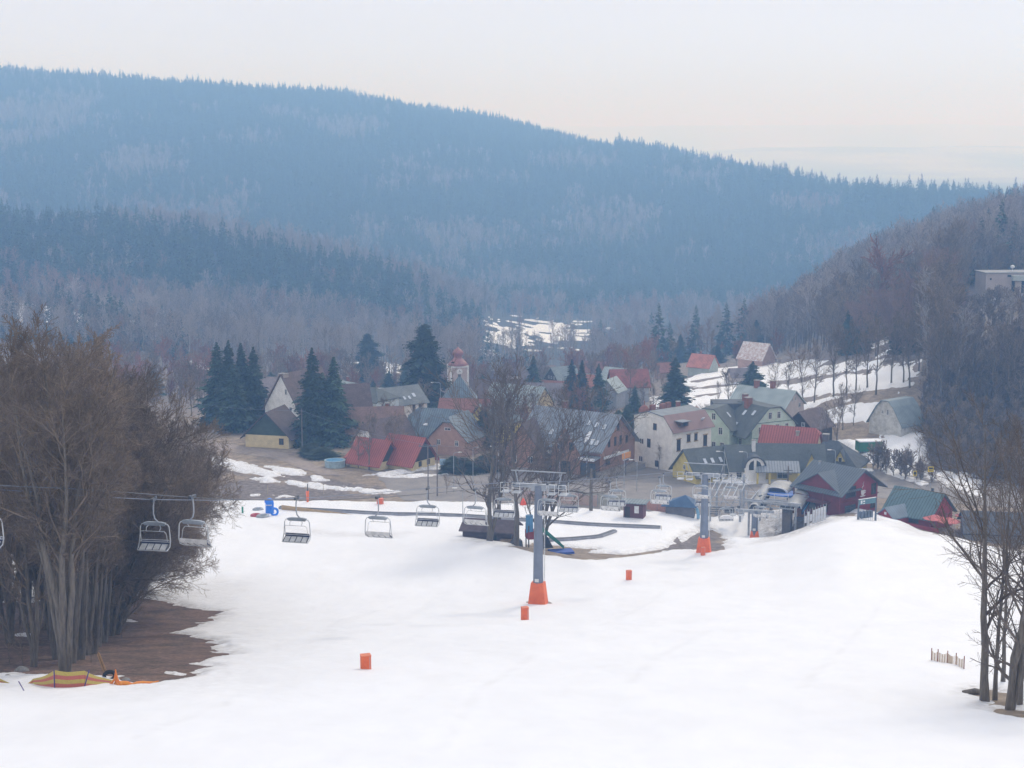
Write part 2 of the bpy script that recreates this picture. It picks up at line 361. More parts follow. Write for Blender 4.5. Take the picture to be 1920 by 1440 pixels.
def mat_ground():
    m = bpy.data.materials.new('bare_ground'); m.use_nodes = True; t = m.node_tree; N = t.nodes.new; Lk = t.links.new
    b = t.nodes['Principled BSDF']; b.inputs['Roughness'].default_value = .95
    tc = N('ShaderNodeTexCoord')
    def noise(sc, det=5, ro=.6):
        n = N('ShaderNodeTexNoise'); n.inputs['Scale'].default_value = sc; n.inputs['Detail'].default_value = det; n.inputs['Roughness'].default_value = ro
        Lk(tc.outputs['Object'], n.inputs['Vector']); return n.outputs['Fac']
    def ramp(f, stops):
        r = N('ShaderNodeValToRGB'); el = r.color_ramp.elements
        el[0].position, el[0].color = stops[0][0], (*stops[0][1], 1); el[1].position, el[1].color = stops[-1][0], (*stops[-1][1], 1)
        for p, c in stops[1:-1]:
            x = el.new(p); x.color = (*c, 1)
        Lk(f, r.inputs[0]); return r.outputs[0]
    def mix(f, a, bb):
        x = N('ShaderNodeMix'); x.data_type = 'RGBA'; Lk(f, x.inputs[0]); Lk(a, x.inputs[6]); Lk(bb, x.inputs[7]); return x.outputs[2]
    at_ = N('ShaderNodeAttribute'); at_.attribute_name = 'litter'
    a2 = N('ShaderNodeAttribute'); a2.attribute_name = 'soil'
    meadow = ramp(noise(.5, 10, .85), [(.36, (.15, .118, .09)), (.5, (.27, .21, .155)), (.63, (.40, .32, .235))])
    litter = ramp(noise(2.6, 10, .9), [(.38, (.03, .02, .016)), (.47, (.13, .075, .054)), (.55, (.225, .132, .095)), (.66, (.42, .29, .21))])
    soil = ramp(noise(1.0, 10, .85), [(.38, (.085, .068, .064)), (.5, (.17, .14, .128)), (.62, (.28, .24, .22))])
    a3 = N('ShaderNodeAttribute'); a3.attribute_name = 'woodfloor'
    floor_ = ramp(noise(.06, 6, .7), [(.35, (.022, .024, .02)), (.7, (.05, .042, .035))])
    lm = N('ShaderNodeMix'); lm.data_type = 'RGBA'; lm.blend_type = 'MULTIPLY'; lm.inputs[0].default_value = 1; Lk(litter, lm.inputs[6]); Lk(ramp(noise(.33, 6, .7), [(.38, (.50, .56, .55)), (.58, (1, 1, 1))]), lm.inputs[7]); litter = lm.outputs[2]
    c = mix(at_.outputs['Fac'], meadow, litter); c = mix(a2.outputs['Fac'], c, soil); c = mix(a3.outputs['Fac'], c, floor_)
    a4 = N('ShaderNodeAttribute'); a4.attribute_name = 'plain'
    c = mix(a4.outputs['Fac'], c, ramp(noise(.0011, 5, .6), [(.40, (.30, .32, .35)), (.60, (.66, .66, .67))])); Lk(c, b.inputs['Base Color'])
    bp = N('ShaderNodeBump'); bp.inputs['Strength'].default_value = .6; bp.inputs['Distance'].default_value = .15
    Lk(noise(2.5, 6, .75), bp.inputs['Height']); Lk(bp.outputs[0], b.inputs['Normal'])
    return m
def mat_snow():
    m = bpy.data.materials.new('wet_snow'); m.use_nodes = True; t = m.node_tree; N = t.nodes.new; Lk = t.links.new
    b = t.nodes['Principled BSDF']; b.inputs['Roughness'].default_value = .55; b.inputs['Specular IOR Level'].default_value = .25
    tc = N('ShaderNodeTexCoord'); a = N('ShaderNodeAttribute'); a.attribute_name = 'dirt'
    n = N('ShaderNodeTexNoise'); n.inputs['Scale'].default_value = .25; n.inputs['Detail'].default_value = 9; n.inputs['Roughness'].default_value = .7
    mp = N('ShaderNodeMapping'); mp.inputs['Scale'].default_value = (1, .35, 1); mp.inputs['Rotation'].default_value = (0, 0, .45); Lk(tc.outputs['Object'], mp.inputs[0]); Lk(mp.outputs[0], n.inputs['Vector'])
    r = N('ShaderNodeValToRGB'); r.color_ramp.elements[0].color = (.81, .81, .83, 1); r.color_ramp.elements[1].color = (.87, .87, .89, 1)
    r.color_ramp.elements[0].position = .3; r.color_ramp.elements[1].position = .6; Lk(n.outputs['Fac'], r.inputs[0])
    # fine debris specks
    v = N('ShaderNodeTexNoise'); v.inputs['Scale'].default_value = 2.3; v.inputs['Detail'].default_value = 6; v.inputs['Roughness'].default_value = .8; Lk(tc.outputs['Object'], v.inputs['Vector'])
    r2 = N('ShaderNodeValToRGB'); r2.color_ramp.elements[0].position = .665; r2.color_ramp.elements[0].color = (0, 0, 0, 1); r2.color_ramp.elements[1].position = .78; r2.color_ramp.elements[1].color = (.8, .8, .8, 1)
    Lk(v.outputs['Fac'], r2.inputs[0])
    d = N('ShaderNodeMath'); d.operation = 'ADD'; Lk(r2.outputs[0], d.inputs[0]); 
    n3 = N('ShaderNodeTexNoise'); n3.inputs['Scale'].default_value = 1.4; n3.inputs['Detail'].default_value = 8; n3.inputs['Roughness'].default_value = .75; Lk(tc.outputs['Object'], n3.inputs['Vector'])
    m3 = N('ShaderNodeMapRange'); m3.inputs['From Min'].default_value = .38; m3.inputs['From Max'].default_value = .62; Lk(n3.outputs['Fac'], m3.inputs['Value'])
    mm = N('ShaderNodeMath'); mm.operation = 'MULTIPLY'; Lk(m3.outputs[0], mm.inputs[0]); Lk(a.outputs['Fac'], mm.inputs[1]); Lk(mm.outputs[0], d.inputs[1])
    x = N('ShaderNodeMix'); x.data_type = 'RGBA'; x.inputs[7].default_value = (.27, .23, .2, 1); Lk(d.outputs[0], x.inputs[0]); Lk(r.outputs[0], x.inputs[6])
    Lk(x.outputs[2], b.inputs['Base Color'])
    bp = N('ShaderNodeBump'); bp.inputs['Strength'].default_value = .3; bp.inputs['Distance'].default_value = .07
    n2 = N('ShaderNodeTexNoise'); n2.inputs['Scale'].default_value = .9; n2.inputs['Detail'].default_value = 8; Lk(mp.outputs[0], n2.inputs['Vector'])
    Lk(n2.outputs['Fac'], bp.inputs['Height']); Lk(bp.outputs[0], b.inputs['Normal'])
    return m
def set_attr(me, name, v):
    a = me.attributes.new(name, 'FLOAT', 'POINT'); a.data.foreach_set('value', np.asarray(v, np.float32))
gx, gy, gq = fan_grid(ys_all, px_all); gz = H(gx, gy)
def soft(P, x, y, w, amp=0, wl=3):
    d = np.full(x.shape, -99.); k = (x > min(p[0] for p in P) - 20) & (x < max(p[0] for p in P) + 20) & (y > min(p[1] for p in P) - 20) & (y < max(p[1] for p in P) + 20)
    if k.any(): d[k] = sdist(P, x[k], y[k]) + amp * fbm(x[k] / wl, y[k] / wl, 4, 77)
    return np.clip(d / w + .5, 0, 1)
GROVE = gp([(-500,85),(480,85),(480,190),(-500,190)])
SOIL = [hp([(330,935),(400,905),(470,900),(520,905),(600,918),(700,928),(740,932),(720,936),(560,938)]), hp([(505,878),(560,886),(640,902),(700,912),(745,922),(800,925),(760,930),(700,922),(600,908),(530,896)]),
        hp([(400,872),(440,884),(500,896),(480,900),(410,882)]), hp([(1240,1034),(1262,1012),(1335,988),(1362,1034)]), hp([(1424,968),(1560,965),(1560,1000),(1424,1010)]), gp([(1180,297),(1300,291),(1480,291),(1480,300),(1180,300)])]
bank = hp([(1595,850),(1640,868),(1700,890),(1760,905),(1900,915),(1900,700),(1740,700),(1740,880)])
lit = np.maximum(soft(GROVE, gx, gy, 4), 0)
soil = np.zeros_like(lit)
for P in SOIL: soil = np.maximum(soil, soft(P, gx, gy, 1.5, 1.2, 3))
far_brown = np.clip((gy - 340) / 40, 0, 1)
soil = np.maximum(soil, far_brown * .75)
soil = np.maximum(soil, soft(bank, gx, gy, 3, 2, 6))
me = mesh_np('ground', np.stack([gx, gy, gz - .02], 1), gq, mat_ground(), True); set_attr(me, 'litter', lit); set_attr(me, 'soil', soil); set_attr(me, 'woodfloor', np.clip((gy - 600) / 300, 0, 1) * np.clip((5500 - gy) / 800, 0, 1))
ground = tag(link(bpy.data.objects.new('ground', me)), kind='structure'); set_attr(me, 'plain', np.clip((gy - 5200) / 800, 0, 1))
# snow sheet : same relief plus its thickness, only where it lies
k = (gy < 1310)
ss = np.where(k, snow_s(gx, gy), -30.)
ss0 = ss
th = np.clip(ss * np.interp(gy, [100, 300, 500], [.16, .25, .3]), -.5, np.interp(gy, [0, 88, 140, 300, 600], [.3, .28, .28, .5, .7]))
th = th + np.where(th > .05, .05 * fbm(gx / 2.2, gy / 2.2, 3, 9), 0)
good = th.reshape(-1)[gq].max(1) > -.02
dirt = np.zeros_like(th)  # mud and debris on the snow, plus the painted shading of tracks
TRK_SHADE = [hp([(510,1265),(600,1196),(660,1168),(705,1150)]), hp([(560,1226),(640,1168),(690,1156)]), hp([(600,1002),(680,1006),(770,1006)]), hp([(1180,1290),(1240,1235),(1330,1190)]), hp([(820,1420),(900,1300),(1000,1235)]), hp([(720,1180),(820,1120),(905,1090)]), hp([(1120,1180),(1250,1110),(1400,1075)]), hp([(1500,1300),(1600,1200),(1660,1120)]), hp([(250,1395),(420,1330),(560,1240),(640,1180)])]
MUD = [(gp([(1400,240),(1560,240),(1560,275),(1400,275)]), .4), (hp([(1415,965),(1560,960),(1620,965),(1660,985),(1600,972),(1520,1000),(1425,1025)]), .8), (hp([(1660,985),(1720,985),(1780,1005),(1740,1012),(1690,1000)]), .45),
       (hp([(690,890),(900,865),(900,900),(700,900)]), .45), (hp([(390,855),(760,920),(740,930),(400,890)]), .3), (gp([(1262,292),(1490,291),(1490,301),(1262,301)]), .5),
       (hp([(490,985),(620,1000),(760,1005),(740,1012),(560,1003)]), .35), (hp([(850,1005),(900,1015),(955,1026),(950,1031),(880,1020)]), .5), (hp([(570,838),(590,838),(590,836)]), 0)]
for L_ in TRK_SHADE:  # shading of the shallow track dips, painted as a darker snow tone
    for a, b in zip(L_[:-1], L_[1:]):
        k = (gx > min(a.x, b.x) - 2) & (gx < max(a.x, b.x) + 2) & (gy > min(a.y, b.y) - 2) & (gy < max(a.y, b.y) + 2)
        ex, ey = b.x - a.x, b.y - a.y; t = np.clip(((gx[k] - a.x) * ex + (gy[k] - a.y) * ey) / (ex * ex + ey * ey), 0, 1)
        d = np.hypot(gx[k] - a.x - ex * t, gy[k] - a.y - ey * t + .5 * fbm(gx[k] / 3, gy[k] / 3, 2, 4)); dirt[k] = np.maximum(dirt[k], .16 * np.clip(1 - d / .55, 0, 1))
for P, w in MUD: dirt = np.maximum(dirt, soft(P, gx, gy, 4, 1.5, 4) * w)
dirt = np.maximum(dirt, .7 * np.clip(1 - ss / 1.5, 0, 1) * (gy < 320)) 
dirt = np.maximum(dirt, .22 * soft(GROVE, gx, gy, 12))
used = np.unique(gq[good]); remap = np.full(len(gx), -1); remap[used] = np.arange(len(used))
me = mesh_np('snow', np.stack([gx[used], gy[used], (gz + th)[used]], 1), remap[gq[good]], mat_snow(), True); set_attr(me, 'dirt', dirt[used])
snow = tag(link(bpy.data.objects.new('snow', me)), kind='structure')
def Zs(x, y):
    s = snow_s(np.array([float(x)]), np.array([float(y)]))[0]
    return Hz(x, y) + max(0., min(.3, s * .2))
def draped(name, L, mat, lift, step=2.0, kind='structure', rag=.35):
    """sheet draped on the terrain inside the outline L of (px,Y), with a slightly ragged edge"""
    from mathutils.geometry import delaunay_2d_cdt
    P = gp(L); out = []
    for p, q in zip(P, P[1:] + P[:1]):
        n = max(1, int((q - p).length / .8))
        for k in range(n):
            x, y = p.x + (q.x - p.x) * k / n, p.y + (q.y - p.y) * k / n
            out.append((x + rag * float(fbm(np.array([x / 3.]), np.array([y / 3.]), 3, 3)[0]), y + rag * float(fbm(np.array([x / 3.]), np.array([y / 3.]), 3, 13)[0])))
    xs = np.arange(min(p[0] for p in out), max(p[0] for p in out), step); ys = np.arange(min(p[1] for p in out), max(p[1] for p in out), step)
    X, Y_ = np.meshgrid(xs, ys); X, Y_ = X.ravel(), Y_.ravel(); k = sdist(out, X, Y_) > step * .4
    vs = [Vector(p) for p in out] + [Vector((float(x), float(y))) for x, y in zip(X[k], Y_[k])]
    n = len(out); r = delaunay_2d_cdt(vs, [(i, (i + 1) % n) for i in range(n)], [list(range(n))], 1, 1e-5)
    V = np.array([(v.x, v.y) for v in r[0]]); F = np.array([f for f in r[2] if len(f) == 3]); ar = (V[F[:, 1], 0] - V[F[:, 0], 0]) * (V[F[:, 2], 1] - V[F[:, 0], 1]) - (V[F[:, 2], 0] - V[F[:, 0], 0]) * (V[F[:, 1], 1] - V[F[:, 0], 1])
    F = F[np.abs(ar) > 1e-3]; ar = ar[np.abs(ar) > 1e-3]; F[ar < 0] = F[ar < 0][:, ::-1]
    me = mesh_np(name, np.stack([V[:, 0], V[:, 1], H(V[:, 0], V[:, 1]) + lift], 1), F, mat, False)
    return tag(link(bpy.data.objects.new(name, me)), kind=kind)
ASPH = M('worn_asphalt', (.27, .245, .23), .9, scale=.35, rgb2=(.20, .18, .17))
draped('parking_lot', [(690,297),(760,271),(1000,269),(1165,263),(1330,262),(1400,268),(1500,273),(1570,274),(1740,272),(2100,262),(2100,290),(1700,296),(1620,300),(1500,291),(1400,290),(1260,298),(1190,303),(900,305),(800,306)], ASPH, .035, 1.0)
draped('road', [(330,312),(330,323),(430,322),(520,314),(600,300),(640,292),(600,292),(520,306),(430,314)], M('gravel_track', (.33, .27, .23), .95, scale=1.2, rgb2=(.24, .19, .16)), .04, 1.0)
# ------------------------------------------------------------ trees
BARK = M('grey_bark', (.185, .16, .135), .95, scale=9, rgb2=(.075, .064, .054), bump=.4)
_t = BARK.node_tree; _m = _t.nodes.new('ShaderNodeMapping'); _m.inputs['Scale'].default_value = (1, 1, .12)
_tc = [n for n in _t.nodes if n.type == 'TEX_COORD'][0]; _nz = [n for n in _t.nodes if n.type == 'TEX_NOISE'][0]; _t.links.new(_tc.outputs['Object'], _m.inputs[0]); _t.links.new(_m.outputs[0], _nz.inputs['Vector'])
TWIG = M('twig_bark', (.25, .19, .14), .95, scale=1.2, rgb2=(.15, .115, .088))
TWIGR = M('russet_twigs', (.30, .14, .09), .95, scale=2, rgb2=(.19, .09, .06))
def vary(m, amt=.6, inst=.5):
    """each spray / twig and each tree a little lighter or darker than the next"""
    t = m.node_tree; b = t.nodes['Principled BSDF']; src = b.inputs['Base Color'].links[0].from_socket
    ge = t.nodes.new('ShaderNodeNewGeometry'); oi = t.nodes.new('ShaderNodeObjectInfo')
    a = t.nodes.new('ShaderNodeMapRange'); a.inputs['To Min'].default_value = 1 - amt; a.inputs['To Max'].default_value = 1 + amt; t.links.new(ge.outputs['Random Per Island'], a.inputs['Value'])
    c = t.nodes.new('ShaderNodeMapRange'); c.inputs['To Min'].default_value = 1 - inst; c.inputs['To Max'].default_value = 1 + inst; t.links.new(oi.outputs['Random'], c.inputs['Value'])
    p = t.nodes.new('ShaderNodeMath'); p.operation = 'MULTIPLY'; t.links.new(a.outputs[0], p.inputs[0]); t.links.new(c.outputs[0], p.inputs[1])
    v = t.nodes.new('ShaderNodeVectorMath'); v.operation = 'SCALE'; t.links.new(src, v.inputs[0]); t.links.new(p.outputs[0], v.inputs['Scale']); t.links.new(v.outputs[0], b.inputs['Base Color'])
BIRCH = M('pale_birch_bark', (.5, .48, .45), .9, scale=3, rgb2=(.28, .26, .25))
NEEDLE = M('spruce_needles', (.05, .088, .058), .9, scale=.7, rgb2=(.026, .052, .036))
NEEDLE2 = M('yew_needles', (.035, .06, .03), .9, scale=.7, rgb2=(.014, .026, .016))
DTWIG = M('dark_twigs', (.15, .12, .10), .95, scale=1.5, rgb2=(.09, .07, .06))
for _q, _a, _i in ((NEEDLE, .6, .35), (NEEDLE2, .6, .2), (TWIG, .35, .3), (TWIGR, .3, .3), (DTWIG, .3, .1)): vary(_q, _a, _i)
def _norm(v): return v / np.maximum(np.linalg.norm(v, axis=-1, keepdims=True), 1e-9)
def tubes(P, Rr, n):
    """P (N,K,3), Rr (N,K) -> verts, quads"""
    N_, K, _ = P.shape; T = np.empty_like(P); T[:, 1:-1] = P[:, 2:] - P[:, :-2]; T[:, 0] = P[:, 1] - P[:, 0]; T[:, -1] = P[:, -1] - P[:, -2]; T = _norm(T)
    up = np.where(np.abs(T[..., 2:3]) < .9, np.array([0, 0, 1.]), np.array([1., 0, 0])); A = _norm(np.cross(T, up)); B = np.cross(T, A)
    w = 2 * np.pi * np.arange(n) / n
    V = P[:, :, None] + Rr[:, :, None, None] * (A[:, :, None] * np.cos(w)[None, None, :, None] + B[:, :, None] * np.sin(w)[None, None, :, None])
    idx = np.arange(N_ * K * n).reshape(N_, K, n); i2 = np.roll(idx, -1, 2)
    Q = np.stack([idx[:, :-1], i2[:, :-1], i2[:, 1:], idx[:, 1:]], -1).reshape(-1, 4)
    return V.reshape(-1, 3), Q
def join(parts):
    V = []; Q = []; n = 0
    for v, q in parts: V.append(v); Q.append(q + n); n += len(v)
    return np.concatenate(V), np.concatenate(Q)
def grow(rng, P, Rr, L, nch, t0, t1, ang, lr, K, up=.15, wig=.12, rr=.5, lenf=None, tip=.25):
    """children of every polyline: returns P,R,L"""
    N_, Kp, _ = P.shape; t = t0 + (t1 - t0) * (np.arange(nch)[None] + rng.random((N_, nch))) / nch
    f = t * (Kp - 1); i = np.minimum(f.astype(int), Kp - 2); fr = (f - i)[..., None]; r_ = np.arange(N_)[:, None]
    S = P[r_, i] * (1 - fr) + P[r_, i + 1] * fr; T = _norm(P[r_, i + 1] - P[r_, i]); rad = (Rr[r_, i] * (1 - fr[..., 0]) + Rr[r_, i + 1] * fr[..., 0])
    a = _norm(np.cross(T, rng.normal(size=T.shape))); 
    an = (ang * (1 + .3 * rng.normal(size=t.shape)))[..., None]
    D = _norm(T * np.cos(an) + a * np.sin(an))
    ln = L[:, None] * lr * (lenf(t) if lenf is not None else (1 - .55 * (t - t0) / (t1 - t0 + 1e-6))) * (.7 + .6 * rng.random(t.shape))
    S = S.reshape(-1, 3); D = D.reshape(-1, 3); ln = ln.ravel(); rad = (rad * rr).ravel()
    C = np.empty((len(S), K, 3)); C[:, 0] = S; d = D
    for k in range(1, K):
        d = _norm(d + rng.normal(size=d.shape) * wig + np.array([0, 0, up])); C[:, k] = C[:, k - 1] + d * (ln / (K - 1))[:, None]
    RR = rad[:, None] * np.linspace(1, tip, K)[None]
    return C, RR, ln
def bare_tree(name, seed, h=18., r=.22, bole=.35, n1=16, n2=9, n3=8, n4=0, ang=.75, lr=.42, lean=(0, 0), up=.16, rmin=.012, mats=(None, None), wide=1.0, forks=0, rnd=0, fs=.16, fp=.8):
    """returns (trunk mesh, crown mesh)"""
    rng = np.random.default_rng(seed); K = 10
    P = np.zeros((1 + forks, K, 3)); tt = np.linspace(0, 1, K)
    for j in range(1 + forks):
        w = 2 * np.pi * rng.random(); s = (.0 if j == 0 else fs * (.6 + .6 * rng.random())) * h; w = 2 * np.pi * (j / (forks + .01)) + .5 * w
        hh = h * (1 - min(.3, .12 * j * rng.random()) - (.06 if rnd and j == 0 else 0))
        P[j, :, 0] = lean[0] * h * tt ** 1.4 + np.cos(w) * s * tt ** fp + np.cumsum(rng.normal(size=K)) * .011 * h * .6
        P[j, :, 1] = lean[1] * h * tt ** 1.4 + np.sin(w) * s * tt ** fp + np.cumsum(rng.normal(size=K)) * .011 * h * .6
        P[j, :, 2] = hh * tt; P[j] -= P[j, 0]
    Rr = (r * (1 - .93 * tt ** 1.1))[None] * np.linspace(1, .75, 1 + forks)[:, None]; Rr[:, 0] *= 1.35; L = np.full(1 + forks, h)
    P[:, 0, 2] -= .5
    V0, Q0 = tubes(P, np.maximum(Rr, rmin), 9)
    lf = lambda t: (.45 + .75 * np.sin(np.pi * np.clip((t - bole) / (1 - bole), 0, 1) ** .75)) * wide
    if rnd: lf = lambda t: (.62 + .42 * np.sin(np.pi * np.clip((t - bole) / (1 - bole), 0, 1) ** .8)) * wide * (1 - rnd * .25 * (t > .93))
    P1, R1, L1 = grow(rng, P, Rr, L, n1, bole, .97, ang, lr, 6, up, .16, .55, lf)
    P2, R2, L2 = grow(rng, P1, R1, L1, n2, .18, .98, .7, .5, 4, up * .9, .18, .55)
    P3, R3, L3 = grow(rng, P2, R2, L2, n3, .15, 1., .65, .48, 4 if not n4 else 3, up * .6, .2, .6)
    parts = [tubes(P1, np.maximum(R1, rmin * 1.6), 5), tubes(P2, np.maximum(R2, rmin * 1.2), 4), tubes(P3, np.maximum(R3, rmin), 3)]
    if n4:
        P4, R4, L4 = grow(rng, P3, R3, L3, n4, .2, 1., .6, .6, 3, .04, .2, .7); parts.append(tubes(P4, np.full(R4.shape, rmin * .8) * np.linspace(1, .5, 3), 3))
    V1, Q1 = join(parts)
    return mesh_np('trunk', V0, Q0, mats[0] or BARK, True), mesh_np('crown', V1, Q1, mats[1] or TWIG, True)
def spruce(name, seed, h=18., w=3.2, n=46, per=12, dens=1.0, mat=None, bushy=0., low=.06, sub=9):
    """trunk + whorled drooping boughs made of many small needle-spray blades"""
    rng = np.random.default_rng(seed)
    K = 6; tt = np.linspace(0, 1, K); P = np.zeros((1, K, 3)); P[0, :, 2] = h * tt * .99 - .3 * (tt == 0)
    V0, Q0 = tubes(P, (w * .065 * (1 - .95 * tt))[None], 7)
    t = low + (1 - low) * (np.arange(n * per) + rng.random(n * per)) / (n * per); t = t ** .92
    rad = w * 1.5 * ((1 - t) ** (.8 if not bushy else .45)) * (.55 + .6 * rng.random(len(t)) ** .8) * (1 + .2 * np.sin(t * 31 + seed)) * np.clip((t - low + .05) / .1, .55, 1)
    rad = np.maximum(rad, .15)
    a = rng.random(len(t)) * 2 * np.pi; rad *= 1 + .2 * np.sin(a * 2 + seed) + .16 * np.sin(a * 3 + t * 9)
    S = np.stack([0 * t, 0 * t, t * h], 1); out = np.stack([np.cos(a), np.sin(a), 0 * t], 1); side = np.stack([-np.sin(a), np.cos(a), 0 * t], 1)
    Vs = []; 
    # sprays along each bough
    s = (np.arange(sub)[None] + rng.random((len(t), sub))) / sub * .85 + .15
    droop = (.12 + .28 * (1 - t))[:, None] * rad[:, None]
    C = S[:, None] + out[:, None] * (rad[:, None] * s)[..., None]; C[..., 2] += -droop * s ** 1.5 + .10 * rad[:, None] * s ** 3 * 1.2
    ln = (.42 * (1.15 - s) * rad[:, None] * (.5 + rng.random(s.shape)) + .18) * (1 if not bushy else .8)
    sg = np.where(rng.random(s.shape) < .5, -1., 1.)
    d = _norm(out[:, None] * (.5 + .5 * rng.random(s.shape))[..., None] + side[:, None] * (sg * (.3 + .9 * rng.random(s.shape)))[..., None] + np.array([0, 0, -1.]) * (.15 + .45 * rng.random(s.shape))[..., None])
    tipp = C + d * ln[..., None]; wv = _norm(np.cross(d, np.array([0, 0, 1.]) + .6 * rng.normal(size=d.shape))) * (ln * .24 * dens)[..., None]
    A = C - wv * .5; B = C + wv * .5; m1 = C + d * (ln * .55)[..., None] + wv * .9; m2 = C + d * (ln * .55)[..., None] - wv * .9; m1[..., 2] -= .03; 
    V = np.stack([A, B, m1, tipp, m2], 2).reshape(-1, 3); n5 = len(V) // 5; i = np.arange(n5)[:, None] * 5
    Q = i + np.array([[0, 1, 2, 3, 4]])
    return mesh_np('trunk', V0, Q0, BARK, True), mesh_np('crown', V, Q, mat or NEEDLE, False)
def put_tree(pair, name, loc, s=1., rz=0., cat='tree', label=None, group=None, sz=None):
    o = empty(name, loc, rz, label=label, cat=cat, group=group); o.scale = (s, s, sz or s)
    for nm, me in zip(('trunk', 'crown'), pair):
        c = bpy.data.objects.new(nm, me); link(c); c.parent = o
    return o
# ---- the woods on the hills (uncountable): instances on scattered points
def wood(name, pts, metas, label, kinds, boost=None):
    """pts (n,3), metas list of (trunk+crown joined) meshes, kinds (n,) index"""
    col = bpy.data.collections.new(name + '_kinds')
    for i, mm in enumerate(metas):
        o = bpy.data.objects.new(f'{name}_{i:02d}', mm); col.objects.link(o)
    n = len(pts); me = bpy.data.meshes.new(name); me.vertices.add(n); me.vertices.foreach_set('co', np.asarray(pts, np.float32).ravel())
    a = me.attributes.new('kind', 'INT', 'POINT'); a.data.foreach_set('value', np.asarray(kinds, np.int32))
    rs = np.random.default_rng(3)
    set_attr(me, 'rz', rs.random(n) * 6.283); set_attr(me, 'sc', (.62 + .62 * rs.random(n) ** 1.2) * (1 if boost is None else boost))
    o = tag(link(bpy.data.objects.new(name, me)), label, 'woodland', None, 'stuff')
    g = bpy.data.node_groups.new(name + '_scatter', 'GeometryNodeTree')
    g.interface.new_socket('Geometry', in_out='INPUT', socket_type='NodeSocketGeometry'); g.interface.new_socket('Geometry', in_out='OUTPUT', socket_type='NodeSocketGeometry')
    gi = g.nodes.new('NodeGroupInput'); go = g.nodes.new('NodeGroupOutput'); ip = g.nodes.new('GeometryNodeInstanceOnPoints'); ci = g.nodes.new('GeometryNodeCollectionInfo')
    ci.inputs['Collection'].default_value = col; ci.inputs['Separate Children'].default_value = True; ci.inputs['Reset Children'].default_value = True
    def na(nm, ty):
        x = g.nodes.new('GeometryNodeInputNamedAttribute'); x.data_type = ty; x.inputs[0].default_value = nm; return x.outputs[0]
    m2p = g.nodes.new('GeometryNodeMeshToPoints')
    g.links.new(gi.outputs[0], m2p.inputs[0]); g.links.new(m2p.outputs[0], ip.inputs['Points'])
    g.links.new(ci.outputs[0], ip.inputs['Instance']); ip.inputs['Pick Instance'].default_value = True
    g.links.new(na('kind', 'INT'), ip.inputs['Instance Index'])
    cx = g.nodes.new('ShaderNodeCombineXYZ'); g.links.new(na('rz', 'FLOAT'), cx.inputs['Z']); g.links.new(cx.outputs[0], ip.inputs['Rotation'])
    g.links.new(na('sc', 'FLOAT'), ip.inputs['Scale']); g.links.new(ip.outputs[0], go.inputs[0])
    md = o.modifiers.new('scatter', 'NODES'); md.node_group = g
    return o
def joined(pair, name):
    """one mesh with both materials"""
    a, b = pair; import bmesh
    def arr(me):
        V = np.empty(len(me.vertices) * 3, np.float32); me.vertices.foreach_get('co', V)
        return V.reshape(-1, 3), [tuple(p.vertices) for p in me.polygons]
    va, fa = arr(a); vb, fb = arr(b); me = bpy.data.meshes.new(name)
    me.from_pydata(np.concatenate([va, vb]).tolist(), [], fa + [tuple(i + len(va) for i in f) for f in fb])
    me.materials.append(a.materials[0]); me.materials.append(b.materials[0])
    me.polygons.foreach_set('material_index', np.array([0] * len(fa) + [1] * len(fb), np.int32)); me.update()
    return me
FTW = M('haze_paled_twigs', (.31, .265, .25), .95, scale=1.2, rgb2=(.20, .17, .16)); vary(FTW, .3, .35)  # far wood twigs, here and below: low haze put into a paler colour
FB1 = [joined(bare_tree('b', 40 + i, 15 + i, .2, .25, 13, 6, 5, 0, .7, .42, rmin=.035, mats=(BARK, FTW)), f'bare{i}') for i in range(3)]
FB2 = [joined(bare_tree('b', 50 + i, 14 + i, .2, .2, 13, 6, 5, 0, .6, .40, rmin=.035, mats=(BARK, M('ruddy_twigs', (.30, .195, .165), .95, scale=2, rgb2=(.2, .13, .11)))), f'ruddy{i}') for i in range(2)]
FB3 = [joined(bare_tree('b', 60 + i, 16 + i, .14, .35, 11, 6, 4, 0, .5, .28, rmin=.03, mats=(BIRCH, M('birch_twigs', (.38, .34, .33), .95, scale=2, rgb2=(.27, .24, .235)))), f'birch{i}') for i in range(2)]
FS = [joined(spruce('s', 70 + i, 17 + 2.5 * i, 3.3 + .3 * i, 22, 8, 1.9, sub=5), f'spruce{i}') for i in range(3)]
KINDS = FB1 + FB2 + FB3 + FS      # 0-2 bare, 3-4 ruddy, 5-6 birch, 7-9 spruce
def scatter(pxr, Yr, step, seed, keep):
    rng = np.random.default_rng(seed); Y0, Y1 = Yr; x0 = (min(pxr) - 960) / FP; x1 = (max(pxr) - 960) / FP
    xs = np.arange(min(x0 * Y1, x0 * Y0), max(x1 * Y1, x1 * Y0), step); ys = np.arange(Y0, Y1, step)
    X, Y_ = np.meshgrid(xs, ys); X = X.ravel() + (rng.random(X.size) - .5) * step * .95; Y_ = Y_.ravel() + (rng.random(Y_.size) - .5) * step * .95
    px = 960 + FP * X / Y_; k = (px > pxr[0]) & (px < pxr[1]); X, Y_, px = X[k], Y_[k], px[k]
    z = H(X, Y_); k = keep(X, Y_, px, z, rng); return np.stack([X, Y_, z - .3], 1)[k], rng
